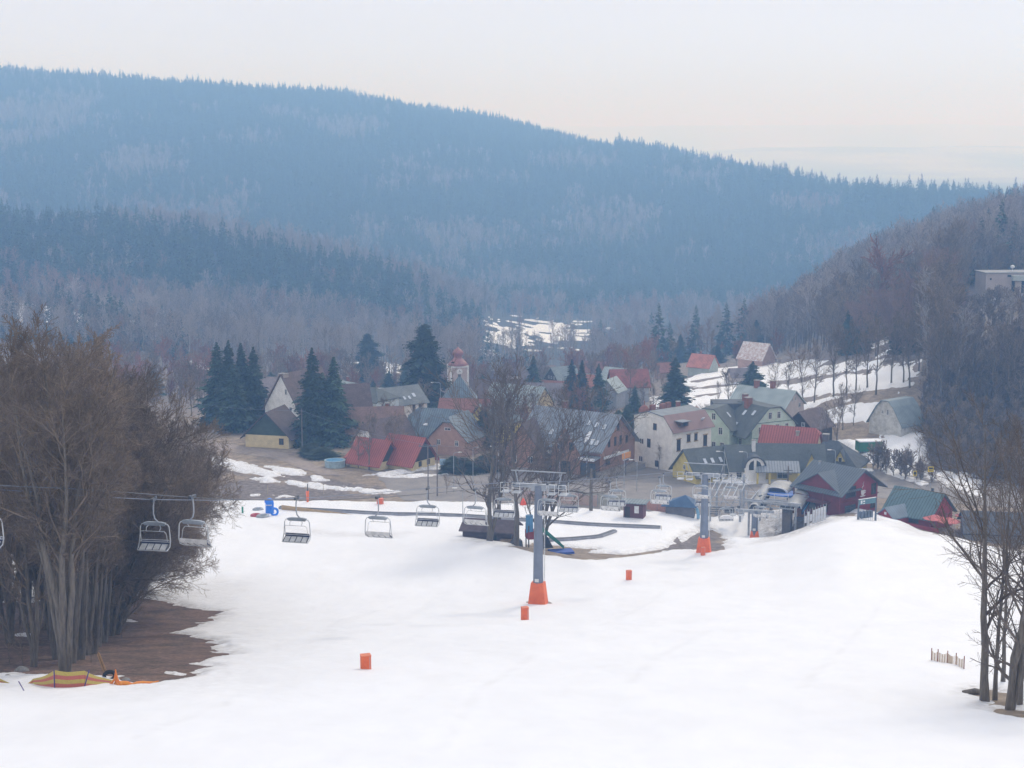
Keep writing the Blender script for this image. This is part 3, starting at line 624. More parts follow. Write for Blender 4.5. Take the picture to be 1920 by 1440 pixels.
def kinds_for(P, rng, pc, pr, pb, seed=1, wl=120):
    """spruce share pc etc., clumped by noise"""
    n1 = fbm(P[:, 0] / wl, P[:, 1] / wl, 3, seed) * .5 + .5 + rng.normal(size=len(P)) * .10
    n2 = fbm(P[:, 0] / wl, P[:, 1] / wl, 3, seed + 20) * .5 + .5 + rng.normal(size=len(P)) * .08
    q1 = np.quantile(n1, 1 - pc) if pc > 0 else 9; k = np.where(n2 > np.quantile(n2, 1 - pr), 3 + rng.integers(0, 2, len(P)), rng.integers(0, 3, len(P)))
    k = np.where(n2 < np.quantile(n2, pb), 5 + rng.integers(0, 2, len(P)), k)
    return np.where(n1 > q1, 7 + rng.integers(0, 3, len(P)), k)
# main mountain
def vis(h=24):
    """drop trees nobody could see: crown tips hidden behind the relief (camera and a few steps to each side)"""
    def f(X, Y_, px, z, rng):
        ok = np.zeros(len(X), bool); fr = np.linspace(.12, .97, 26)
        for cx in (-25, 0, 25):
            o = np.ones(len(X), bool)
            for t in fr:
                o &= (z + h) * t > H(cx + (X - cx) * t, Y_ * t) - 3
            ok |= o
        return ok
    return f
P, rg = scatter((-150, 2100), (1380, 3000), 9.5, 21, vis())
kd = kinds_for(P, rg, .80, .06, .05, 4, 120)
ppx = 960 + FP * P[:, 0] / P[:, 1]
# conifers crown the ridge
rid = P[:, 2] > np.interp(ppx, [0, 640, 960, 1280, 1600, 1900], [70, 30, -20, -58, -85, -105])
kd = np.where(rid & (rg.random(len(P)) < .85), 7 + rg.integers(0, 3, len(P)), kd)
wood('mountain_forest', P, KINDS, 'mixed spruce and bare broadleaf forest covering the far hazy mountain', kd, np.where((ppx > 1150) & rid, 1.4, 1.0) * (1 + .12 * fbm(P[:, 0] / 60, P[:, 1] / 60, 2, 8)))
print('mountain', len(P))
P, rg = scatter((-350, 900), (640, 1330), 8.5, 22, vis(22))
ppx = 960 + FP * P[:, 0] / P[:, 1]
s_ = snow_s(P[:, 0], P[:, 1]); keep = (s_ < -1) | (rg.random(len(P)) < .25); P = P[keep]; ppx = ppx[keep]
kd = kinds_for(P, rg, .12, .25, .14, 6, 90)
con = (P[:, 1] > np.interp(ppx, [-300, 0, 400, 800], [900, 900, 960, 980])) & (P[:, 1] < np.interp(ppx, [-300, 0, 400, 850], [1250, 1260, 1180, 1130]))
kd = np.where(con & (rg.random(len(P)) < .93), 7 + rg.integers(0, 3, len(P)), kd)
wood('hillside_forest', P, KINDS, 'spruce belt and leafless trees on the lower hill at the left behind the village', kd)
print('left', len(P))
BLD = G(1880, 480)
def right_keep(X, Y_, px, z, rng):
    v = vis(20)(X, Y_, px, z, rng)
    edge = np.interp(px, [1400, 1470, 1560, 1650, 1740, 2600], [640, 560, 470, 412, 328, 312])
    clear = (px > 1812) & (Y_ > 348) & (Y_ < BLD.y + 14)
    return v & (Y_ > edge) & ~clear
P, rg = scatter((1400, 2250), (312, 1080), 5.0, 23, right_keep)
s_ = snow_s(P[:, 0], P[:, 1]); keep = (s_ < -1) | (rg.random(len(P)) < .2); P = P[keep]
kd = kinds_for(P, rg, .06, .28, .12, 12, 60)
o_ = np.argsort(P[:, 1]); near_P, near_k = P[o_[:250]], kd[o_[:250]]; P, kd = P[o_[250:]], kd[o_[250:]]
wood('slope_forest', P, KINDS, 'leafless woodland with scattered spruces climbing the slope at the right', kd)
print('right', len(P))
P, rg = scatter((760, 1560), (640, 1380), 10, 24, lambda X, Y_, px, z, rng: vis(18)(X, Y_, px, z, rng) & ((Y_ > 880) | (fbm(X / 40, Y_ / 40, 2, 3) > .1)))
s_ = snow_s(P[:, 0], P[:, 1]); ppx = 960 + FP * P[:, 0] / P[:, 1]; hole = (ppx > 858) & (ppx < 1108) & (P[:, 1] > 760) & (P[:, 1] < 1260)
keep = ((s_ < -2) | (rg.random(len(P)) < .06)) & (~hole | (rg.random(len(P)) < .3)); P = P[keep]
kd = kinds_for(P, rg, .07, .2, .42, 15, 80)
wood('valley_trees', P, KINDS, 'pale leafless trees filling the valley floor beyond the village', kd)
print('valley', len(P))

P, rg = scatter((1805, 2300), (350, 470), 3.8, 27, lambda X, Y_, px, z, rng: rng.random(len(X)) < .9)
SHR = [joined(bare_tree('b', 65 + i, 3.6, .07, .08, 12, 6, 5, 0, .7, .5, rmin=.03), f'shrub{i}') for i in range(3)]
wood('slope_scrub', P, SHR, 'low leafless scrub on the slope below the flat roofed building', rg.integers(0, 3, len(P)))
# ------------------------------------------------------------ chairlift
GALV = M('galvanised_steel', (.42, .45, .50), .55, scale=.8, amt=.15, metal=.2)
GALV_L = M('light_steel_tube', (.62, .64, .66), .5, scale=2, amt=.12)
DARKST = M('dark_steel', (.10, .11, .13), .6, scale=2)
GREYP = M('grey_lift_paint', (.20, .23, .30), .6, scale=.6, amt=.15)
ORANGE = M('orange_padding', (.85, .19, .06), .75, scale=1.2, rgb2=(.70, .13, .045))
SEATB = M('navy_seat_pad', (.045, .055, .12), .7, scale=2)
SEATG = M('grey_seat_slats', (.72, .72, .72), .6, scale=2, amt=.15)
WHITEP = M('white_paint', (.78, .78, .78), .6, scale=1, amt=.08)
def snow_block_mat(): return _M.get('roof_snow') or M('roof_snow', (.85, .85, .87), .6, scale=.8, amt=.06, rgb2=(.76, .76, .79))
SN = snow_block_mat()
LD = Vector((.4103, .9119, 0)); LPp = Vector((.9119, -.4103, 0)); T1 = Vector((2.9, 172, 0)); GA = 2.6
def line_pt(Y, side):
    """point of the rope centre line (side -1 left, 0, +1 right) at distance Y"""
    b = T1 + LPp * (GA * side); s = (Y - b.y) / LD.y
    return b + LD * s
RZ = ([20, 60, 97, 114, 131, 153, 172, 185, 201, 217, 228, 240, 253, 262], [-2.5, -12.5, -21.4, -26.0, -29.8, -33.8, -37.3, -40.0, -42.9, -45.8, -47.9, -52.6, -58.9, -59.3])
def rope_z(Y): return float(np.interp(Y, *RZ))
for side, nm in ((-1, 'left'), (1, 'right')):
    ys = list(range(20, 262, 3)); z = pchip(RZ[0], np.array(RZ[1], float)[:, None], np.array(ys, float))[:, 0]
    pts = [(line_pt(y, side).x, line_pt(y, side).y, z[i]) for i, y in enumerate(ys)]
    MB().tube(pts, .028, 5).build('haul_rope', DARKST if side > 0 else GREYP, label=f'steel haul rope on the {nm} track of the chairlift, passing over the tower arms', cat='cable')
# chairs
def chair_proto():
    t = empty('lift_chair')
    g = MB(); g.box((0, 0, .05), (.22, .75, .2)); g.box((0, .35, .16), (.12, .3, .1)); g.tube([(0, -.45, .12), (0, .5, .12)], .05, 5); g.build('grip', DARKST, t)
    h = MB(); h.tube([(0, 0, .0), (-.06, 0, -.5), (-.07, .02, -1.05), (.02, .02, -1.4), (.28, .02, -1.66), (.5, .02, -1.72)], .055, 6)
    h.build('hanger', GALV, t)
    b = MB(); b.prism([(-.8, -1.83), (.8, -1.83), (.86, -1.70), (.5, -1.62), (-.5, -1.62), (-.86, -1.70)], -.13, .13, 'y'); b.box((0, 0, -1.87), (1.5, .18, .06))
    b.build('crossbar', M('lift_crossbar_grey', (.33, .37, .42), .6), t)
    f = MB()
    for s in (-1, 1):
        f.tube([(s * .72, 0, -1.76), (s * .98, 0, -1.80), (s * 1.1, 0, -1.98), (s * 1.14, .0, -2.5), (s * 1.18, -.02, -3.05), (s * 1.2, -.22, -3.42), (s * 1.12, -.62, -3.62)], .042, 6)
    f.tube([(-1.1, -.6, -3.62), (1.1, -.6, -3.62)], .045, 6); f.tube([(-1.17, 0, -3.1), (1.17, 0, -3.1)], .035, 6); f.build('frame', GALV_L, t)
    sb = MB(); sb.tube([(-1.0, -.12, -3.05), (-.98, -.3, -2.4), (-.88, -.42, -2.22), (.88, -.42, -2.22), (.98, -.3, -2.4), (1.0, -.12, -3.05)], .026, 5)
    for s in (-1, 1):
        sb.tube([(s * .42, -.08, -1.86), (s * .56, -.22, -2.0), (s * .5, -.38, -2.22)], .03, 5)
    sb.build('safety_bar', GALV_L, t)
    br = MB(); br.slab([(-1.08, .0, -3.05), (1.08, .0, -3.05), (1.08, .06, -2.93 - .3), (-1.08, .06, -3.23)], [(0, 1, 2, 3)], .05)
    br.box((0, .02, -3.13), (2.1, .07, .24)); br.build('backrest', SEATB, t)
    MB().box((0, .085, -3.12), (2.1, .03, .30)).build('back_shell', SEATG, t)
    st = MB()
    for i in range(4): st.box((-.78 + .52 * i, -.3, -3.42), (.46, .62, .06), m=Matrix.Rotation(R(26), 3, 'X'))
    st.build('seat', SEATG, t)
    d = MB()
    for i in range(5): MB().box((-1.04 + .52 * i, -.32, -3.42), (.05, .66, .12), m=Matrix.Rotation(R(26), 3, 'X')).build('seat_divider', DARKST, t)
    return t
CH = chair_proto(); first = True
CHAIRS = [ # side, Y, yaw extra, label
 (-1, 98.3, 0, 'empty chairlift seat cut by the left edge of the photo in front of the grove'),
 (-1, 113.9, 4, 'empty four seat chair hanging in front of the grove trunks, left of its neighbour'),
 (1, 109.5, -3, 'pale underside of a four seat chair at the right rim of the grove crowns'),
 (-1, 131.6, 0, 'lone chair with dark blue backrest just right of the grove, over open snow'),
 (1, 133.7, 0, 'grey chair hanging by the orange pad, lowest of the chairs over open snow'),
 (-1, 153.5, 2, 'chair over the snow between the orange pad and the log cabin'),
 (1, 151.3, -4, 'chair hanging in front of the dark log cabin wall'),
 (-1, 170, 4, 'chair just left of the tall near lift tower'),
 (1, 167.8, -4, 'chair half in front of the shaft of the tall near lift tower'),
 (-1, 187, 4, 'chair just right of the tall near lift tower shaft'),
 (1, 185, -4, 'chair left of the small maroon kiosk, over the snow'),
 (-1, 202, 3, 'chair partly hiding the left wall of the maroon kiosk'),
 (1, 201.4, -3, 'chair right of the maroon kiosk, nearer of the pair there'),
 (-1, 219, 3, 'chair right of the maroon kiosk, farther of the pair there'),
 (1, 217.6, -3, 'chair in front of the inflatable arch left of the second lift tower'),
 (-1, 236, 3, 'far chair behind the one at the inflatable arch'),
 (1, 231, -3, 'chair in front of the sloping steel storage rails'),
 (-1, 247, 18, 'snow laden chair hanging low beside the station snow mound'),
 (1, 246, -18, 'turned chair hanging before the short tower at the lift station'),
]
for side, Y, yaw, lab in CHAIRS:
    c = CH if first else copy_tree(CH); first = False
    p = line_pt(Y, side); c.location = (p.x, p.y, rope_z(Y) - .05)
    # chairs hang square to the line; the seats look back up the slope
    c.rotation_euler = (0, 0, -math.atan2(LD.x, LD.y) * .55 + R(yaw) + (math.pi if side > 0 else 0))
    tag(c, lab, 'lift chair', 'chairs hanging on the ski lift')
    if Y == 247:
        MB().prism([(-1.05, -3.35), (1.05, -3.35), (1.0, -3.05), (.3, -2.75), (-.3, -2.8), (-1.0, -3.1)], -.5, -.02, 'y').build('seat_snow', SN, c)
def tower(px, Y, ztop, rb, rt, orange, label, arm=3.2, plate=True, comp=False, padw=1.0):
    p = line_pt(Y, 0); zb = Zs(p.x, p.y) - .3; t = empty('lift_tower', (p.x, p.y, zb), math.atan2(-LD.x, LD.y) * .6, label=label, cat='lift tower', group='towers of the chairlift')
    Ht = ztop - zb
    MB().tube([(0, 0, 0), (0, 0, Ht)], [rb, rt], 12).build('shaft', GREYP, t, False)
    pd = MB(); w0, w1 = rb * 1.62 * padw, rb * 1.14 * padw
    vs = [(sx * w, sy * w * .8, z) for w, z in ((w0, .1), (w1, orange)) for sx, sy in ((-1, -1), (1, -1), (1, 1), (-1, 1))]
    pd.add(vs, [(0, 1, 2, 3), (4, 5, 6, 7), (0, 1, 5, 4), (1, 2, 6, 5), (2, 3, 7, 6), (3, 0, 4, 7)]); pd.build('base_padding', ORANGE, t)
    MB().lathe((0, 0, -.2), [(w0 * 1.7, 0), (w0 * 1.7, .38), (w0 * 1.4, .46)], 14).build('footing', M('concrete', (.36, .34, .32), .9, scale=2), t)
    l = MB()
    for s in (-1, 1): l.box((rb * .9 + .22, -rb * .5 + s * .17, Ht / 2 + orange / 2), (.04, .04, Ht - orange - .6))
    for i in range(int((Ht - orange - .6) / .33)): l.box((rb * .9 + .22, -rb * .5, orange + .3 + i * .33), (.03, .32, .03))
    l.build('ladder', GALV_L, t)
    a = MB(); a.box((0, 0, Ht + .0), (2 * GA + .9, .42, .42)); a.box((0, 0, Ht - .35), (1.6, .3, .4)); a.build('crossarm', GALV, t)
    u = MB()
    for s in (-1, 1): u.tube([(s * (GA - .3), 0, Ht + .2), (s * (GA + .0), 0, Ht + 1.55)], .06, 5)
    u.tube([(-GA - .5, 0, Ht + 1.6), (GA + .5, 0, Ht + 1.6)], .07, 6); u.build('lifting_frame', GALV, t)
    for s in (-1, 1):
        w = MB(); sl = (rope_z(Y + 4) - rope_z(Y - 4)) / 8; zz = rope_z(Y) - zb
        w.box((s * GA, 0, zz - .28 - (.0)), (.12, 3.6, .16), m=Matrix.Rotation(math.atan(sl), 3, 'X'))
        for k in range(6):
            y = -1.6 + .64 * k; w.tube([(s * GA - .07, y, zz - .22 + sl * y), (s * GA + .07, y, zz - .22 + sl * y)], .21, 10)
        w.build('sheave_train', DARKST, t)
        for off in (-.75, .55):
            x = s * GA + off; k = MB(); k.box((x, -1.3, Ht - .5), (.9, 1.5, .07)); k.build('catwalk', GALV, t)
            r_ = MB()
            for ax in (-.43, .43): r_.tube([(x + ax, -2.0, Ht - .5), (x + ax, -2.0, Ht + .62)], .032, 5)
            for z in (0, .56): r_.tube([(x - .43, -2.0, Ht + .06 + z), (x + .43, -2.0, Ht + .06 + z)], .032, 5)
            r_.build('railing', WHITEP if not comp else GALV_L, t)
    if plate: MB().box((0, -rb - .04, orange + .35), (.45, .04, .36)).build('number_plate', WHITEP, t)
    return t
tower(1010, 172, -37.7, .62, .42, 2.75, 'tall grey lift tower with orange padded base standing on the open snow slope')
tower(1323, 228, -48.3, .66, .46, 2.6, 'second grey lift tower with orange padded base beside the bare earth mound')
tower(1428, 253, -59.6, .55, .5, 1.9, 'short lift tower with a wide low crossarm right in front of the lift station', comp=True, padw=.9)
# orange padded boxes on the piste
def pad_box(px, Y, w, h, label, rz=.3):
    p = G(px, Y); z = Zs(p.x, p.y)
    t = empty('padded_box', (p.x, p.y, z - .05), rz, label=label, cat='padding box', group='orange padded boxes on the piste')
    MB().box((0, 0, h / 2), (w, w * .8, h)).build('pad', ORANGE, t)
    MB().box((0, 0, h + .03), (w * 1.04, w * .84, .07)).build('lid', M('orange_lid', (.85, .25, .12), .7, scale=2), t)
    MB().box((w * .35, -w * .42, h * .5), (w * .12, .03, h * .9)).build('strap', M('pink_strap', (.8, .35, .28), .8), t)
pad_box(686, 99.5, .62, .95, 'orange padded box standing alone on the lower left snow, nearest to the viewer')
pad_box(984, 153, .66, 1.3, 'orange padded box just left of the tall tower base')
pad_box(1179, 195, .62, 1.3, 'orange padded box alone on the snow between the two lift towers')
pad_box(1318, 224.5, .55, 1.3, 'orange padded box touching the front of the second tower base')
pad_box(713, 266, 1.0, 1.15, 'orange padded block at the far edge of the snow behind the hanging chairs')
# ------------------------------------------------------------ lift station
def canopy(px, Y, zoff, L, Wd, Hh, rz, tilt, label, dark=.5):
    p = G(px, Y); t = empty('station_canopy', (p.x, p.y, -61.9 + zoff), rz, label=label, cat='canopy', group='curved canopies of the lift station')
    t.rotation_euler = (tilt, 0, rz)
    n = 12; prof = [(Wd / 2 * math.cos(math.pi * k / n), Hh * math.sin(math.pi * k / n) ** .8) for k in range(n + 1)]
    # shell along y
    def shell(y0, y1, s, th=.06):
        m = MB(); o = [(a * s, b * s) for a, b in prof]; i = [(a * (s - th), b * (s - th)) for a, b in reversed(prof)]
        return m.prism(o + i, y0, y1, 'y')
    shell(-L / 2, L / 2, 1.0).build('shell', M('silver_canopy', (.34, .34, .34), .6, 'noise', .5, amt=.15), t, smooth=False)
    for y in (-L / 2 - .12, L / 2 + .02): shell(y, y + .12, 1.03, .16).build('rim', M('white_rim', (.75, .76, .78), .5), t)
    sk_ = MB()
    for s in (-1, 1):
        sk_.box((s * Wd * .5, 0, -.45), (.18, L * .98, 1.1))
    sk_.build('skirt', M('navy_cladding', (.03, .04, .085), .6, scale=1), t)
    MB().prism([(a * .95, b * .95) for a, b in prof], -L * .47, -L * .44, 'y').build('end_wall', M('navy_end_wall', (.035, .04, .08), .4), t)
    st = MB(); st.box((Wd * .52, 0, -.55), (.1, L * .95, .22)); st.build('blue_stripe', M('cyan_stripe', (.06, .38, .72), .4), t)
    return t
SX = R(-24)
canopy(1424, 259.5, 3.0, 8.2, 1.6, .7, SX + R(2), R(11), 'narrow silver station canopy, leftmost of the three')
canopy(1499, 259.5, 2.9, 8.6, 2.7, 1.0, SX + R(0), R(10), 'silver station canopy with blue stripe, beside the orange wooden cabin')
canopy(1460, 263.5, 3.6, 4.4, 3.9, .9, SX, R(3), 'wide rounded silver canopy between the two long ones')
# frame with ladder and bullwheel under the canopies
p = G(1455, 258)
t = empty('lift_machinery', (p.x, p.y, -61.9), SX, label='grey steel machinery frame with ladder under the station canopies', cat='lift machinery')
f = MB()
for x in (-4.2, 4.0):
    f.tube([(x, -2.5, 2.6), (x, 5.5, 3.4)], .16, 6)
for y in (-2.5, .5, 3.5): f.tube([(-4.4, y, 2.8), (4.2, y, 2.8)], .13, 6)
f.box((0, -2.7, 3.2), (9.4, .18, .34)); f.box((0, -2.9, 2.3), (8.2, .16, .2))
for k in range(10): f.tube([(-4.2 + .9 * k, -2.9, 2.3), (-4.0 + .9 * k, -2.8, 3.1)], .05, 4)
for x, y in ((-4.0, -2.4), (3.8, -2.4), (-4.0, 4.5), (3.8, 4.5)): f.tube([(x, y, -3.5), (x, y, 3.0)], .18, 6)
f.build('beams', GALV, t)
for s in (-1, 1):
    ty = MB(); ty.box((s * 2.3, -2.5, 2.7), (3.0, .12, .12))
    for k in range(7): ty.tube([(s * (2.2 + .32 * (k - 3)), -2.6 + .1 * k, 2.55), (s * (2.2 + .32 * (k - 3)), -2.2 + .1 * k, 2.55)], .2, 9)
    for k in range(5): ty.box((s * (2.4 + .3 * (k - 2)), -2.9, 2.0), (.1, .3, .6))
    ty.build('tyre_conveyor', DARKST, t)
MB().tube([(0, 3.2, 3.3), (0, 3.2, 3.55)], 2.5, 28).build('bullwheel', M('blue_drive', (.03, .13, .5), .5), t)
ld = MB()
for s in (-1, 1): ld.box((1.1 + s * .28, -3.4, .3), (.05, .05, 5.6))
for k in range(17): ld.box((1.1, -3.4, -2.3 + k * .32), (.56, .05, .05))
ld.build('ladder', GALV_L, t)
MB().box((2.2, -1.5, -.4), (1.4, 1.4, 5.6)).build('pillar', M('brown_concrete', (.19, .17, .165), .9, scale=1), t)
MB().box((4.6, -1.2, .45), (2.6, .7, .5)).build('loading_step', DARKST, t)
r_ = MB()
for z in (4.2, 4.7): r_.tube([(-4.4, -2.9, z), (2.6, -2.9, z)], .05, 5)
for x in (-4.4, -2, .3, 2.6): r_.tube([(x, -2.9, 3.3), (x, -2.9, 4.7)], .05, 5)
r_.build('railing', GALV_L, t)
# chair storage rack: sloping rails on posts
p = G(1360, 263); t = empty('storage_rack', (p.x, p.y, -62.2), SX * .3, label='galvanised steel chair storage rack with sloping roof rails left of the station', cat='steel rack')
f = MB()
for k in range(6): f.tube([(-2.9 + 1.0 * k, -2.2, 3.2), (-1.2 + 1.0 * k, 3.2, 5.6)], .085, 6)
f.build('roof_rail', GALV_L, t)
f = MB()
for z, y in ((3.1, -2.2), (3.9, -.4), (4.7, 1.4), (5.4, 3.0), (2.3, -2.2), (1.5, -2.2)): f.tube([(-3.2, y, z), (3.4, y, z)], .07, 6)
for k in range(4): f.tube([(-3 + k * 1.9, -2.2, 1.5), (-2.2 + k * 1.9, -2.2, 3.1)], .05, 5); f.tube([(-2.6 + k * 1.9, 1, 1.2), (-1.8 + k * 1.9, 1, 4.4)], .05, 5)
f.build('cross_beam', GALV, t)
for x, y in ((-2.6, -1.9), (2.4, -1.9), (-1.5, 2.8), (3.0, 2.8)): MB().box((x, y, 1.7 if y < 0 else 2.5), (.36, .36, 5.6 if y < 0 else 7.2)).build('post', GALV, t)
f = MB()
for k in range(4):
    f.box((-1.8 + .15 * k, -2.5, .3 + .36 * k), (1.6, .5, .08)); f.tube([(-2.6, -2.4, .3 + .36 * k), (-.9, -2.4, .3 + .36 * k)], .04, 4)
f.box((.6, -1.8, .9), (1.6, .9, 1.0)); f.build('parked_equipment', DARKST, t)
# wooden operator cabin
p = G(1521, 262); t = empty('operator_cabin', (p.x, p.y, -62.6), R(-8), label='orange brown wooden operator cabin right of the canopies below the red chalet', cat='cabin')
MB().box((0, 0, .95), (4.6, 3.0, 4.0)).build('wall', M('orange_boards', (.42, .19, .09), .8, 'planks_h', 2, rgb2=(.33, .14, .07)), t)
MB().box((0, -.1, 3.05), (5.1, 3.6, .22)).build('roof', M('buff_fascia', (.42, .36, .28), .8), t)
MB().box((.9, -1.6, 1.25), (.8, .2, 2.5)).build('door', M('grey_door', (.30, .34, .37), .6), t)
MB().box((2.0, -1.65, 1.1), (1.0, .3, 1.6)).build('cabinet', WHITEP, t)
MB().box((2.3, -2.0, 1.9), (.1, .9, 2.4)).build('side_panel', M('magenta_panel', (.75, .08, .2), .5), t)
# panels fence by the queue
p = G(1528, 239); t = empty('panel_fence', (p.x, p.y, Zs(p.x, p.y) - .1), R(28), label='row of tall white panels with thin posts lining the queue at the station', cat='fence')
for k in range(9):
    x = -2.1 + .52 * k; q = p + Vector((x * math.cos(R(28)), x * math.sin(R(28)), 0)); dz = Zs(q.x, q.y) - Zs(p.x, p.y)
    MB().tube([(x, 0, dz - .2), (x, 0, dz + 3.0)], .03, 5).build('post', GALV_L, t)
    if k < 8: MB().box((x + .26, 0, dz + 1.55), (.36, .03, 2.2 if k not in (0, 2) else 1.1)).build('panel', M('clear_white_panel', (.66, .68, .72), .4, amt=.08), t)
# ticket gate
p = G(1625, 236); rz = R(30); t = empty('ticket_gate', (p.x, p.y, Zs(p.x, p.y) - .1), rz, label='grey ski pass gate with a wide banner board on top and rounded readers below', cat='ticket gate')
for s in (-1, 1):
    q = p + Vector((s * 1.75 * math.cos(rz), s * 1.75 * math.sin(rz), 0)); dz = Zs(q.x, q.y) - Zs(p.x, p.y)
    MB().tube([(s * 1.75, 0, dz - .1), (s * 1.75, 0, 3.5)], [.24, .13], 4).build('pillar', M('slate_grey_metal', (.13, .155, .19), .6), t)
MB().box((0, 0, 3.05), (3.3, .08, .8)).build('banner', M('teal_banner', (.10, .22, .27), .5, scale=.5), t)
b_ = MB(); b_.box((-1.2, -.06, 3.05), (.3, .03, .5)); b_.box((-.7, -.06, 3.15), (.34, .03, .2)); b_.box((-.7, -.06, 2.8), (.34, .03, .12)); b_.build('banner_print', WHITEP, t)
MB().box((0, 0, 3.5), (3.5, .14, .08)).build('top_rail', WHITEP, t)
for k in range(4):
    x = -1.1 + .62 * k; m = MB(); m.prism([(x - .2, .55), (x + .2, .55), (x + .2, 1.35), (x + .14, 1.55), (x, 1.63), (x - .14, 1.55), (x - .2, 1.35)], -.3, .3, 'y'); m.build('reader', M('blue_grey_reader', (.13, .165, .22), .5), t)
for k in range(8): MB().box((-1.4 + .38 * k, .1, .25), (.1, .1, .9)).build('barrier_leg', WHITEP, t)
# ------------------------------------------------------------ buildings
def wmat(nm, c, **k): return M(nm, c, .9, scale=.9, amt=.02, **k)
FRW = M('white_window_frame', (.7, .7, .68), .6); FRB = M('brown_window_frame', (.09, .05, .035), .7); GL = glass()
SKYG = M('skylight_glass', (.62, .66, .72), .15, amt=.1)
BRICK = M('chimney_brick', (.30, .13, .10), .9, scale=3)
def fpt(F, L, W, u, z, d):
    return {'F': (u, -W / 2 - d, z), 'B': (-u, W / 2 + d, z), 'R': (L / 2 + d, u, z), 'L': (-L / 2 - d, -u, z)}[F]
def fbox(mb, F, L, W, u, z, w, h, d0, d1):
    c = fpt(F, L, W, u, z, (d0 + d1) / 2); dd = d1 - d0
    mb.box(c, (w, dd, h) if F in 'FB' else (dd, w, h)); return mb
def window(t, T, F, L, W, u, z, w, h, fm=FRW, div=1, sill=None):
    m = MB(); f = .1
    for du in (-w / 2 + f / 2, w / 2 - f / 2): fbox(m, F, L, W, u + du, z, f, h, -.05, .07)
    for dz in (-h / 2 + f / 2, h / 2 - f / 2): fbox(m, F, L, W, u, z + dz, w - 2 * f, f, -.05, .07)
    for k in range(div): fbox(m, F, L, W, u + w * ((k + 1) / (div + 1) - .5), z, .06, h - 2 * f, -.04, .055)
    if div: fbox(m, F, L, W, u, z + h * .18, w - 2 * f, .05, -.04, .05)
    o = m.build('window', fm, t); T(o)
    g = fbox(MB(), F, L, W, u, z, w - .12, h - .12, -.06, .025).build('pane', GL, o)
    if sill:
        s = fbox(MB(), F, L, W, u, z - h / 2 - .08, w + .25, .14, -.03, .16); fbox(s, F, L, W, u, z + h / 2 + .1, w + .3, .18, -.03, .14); s.build('surround', sill, o)
    return o
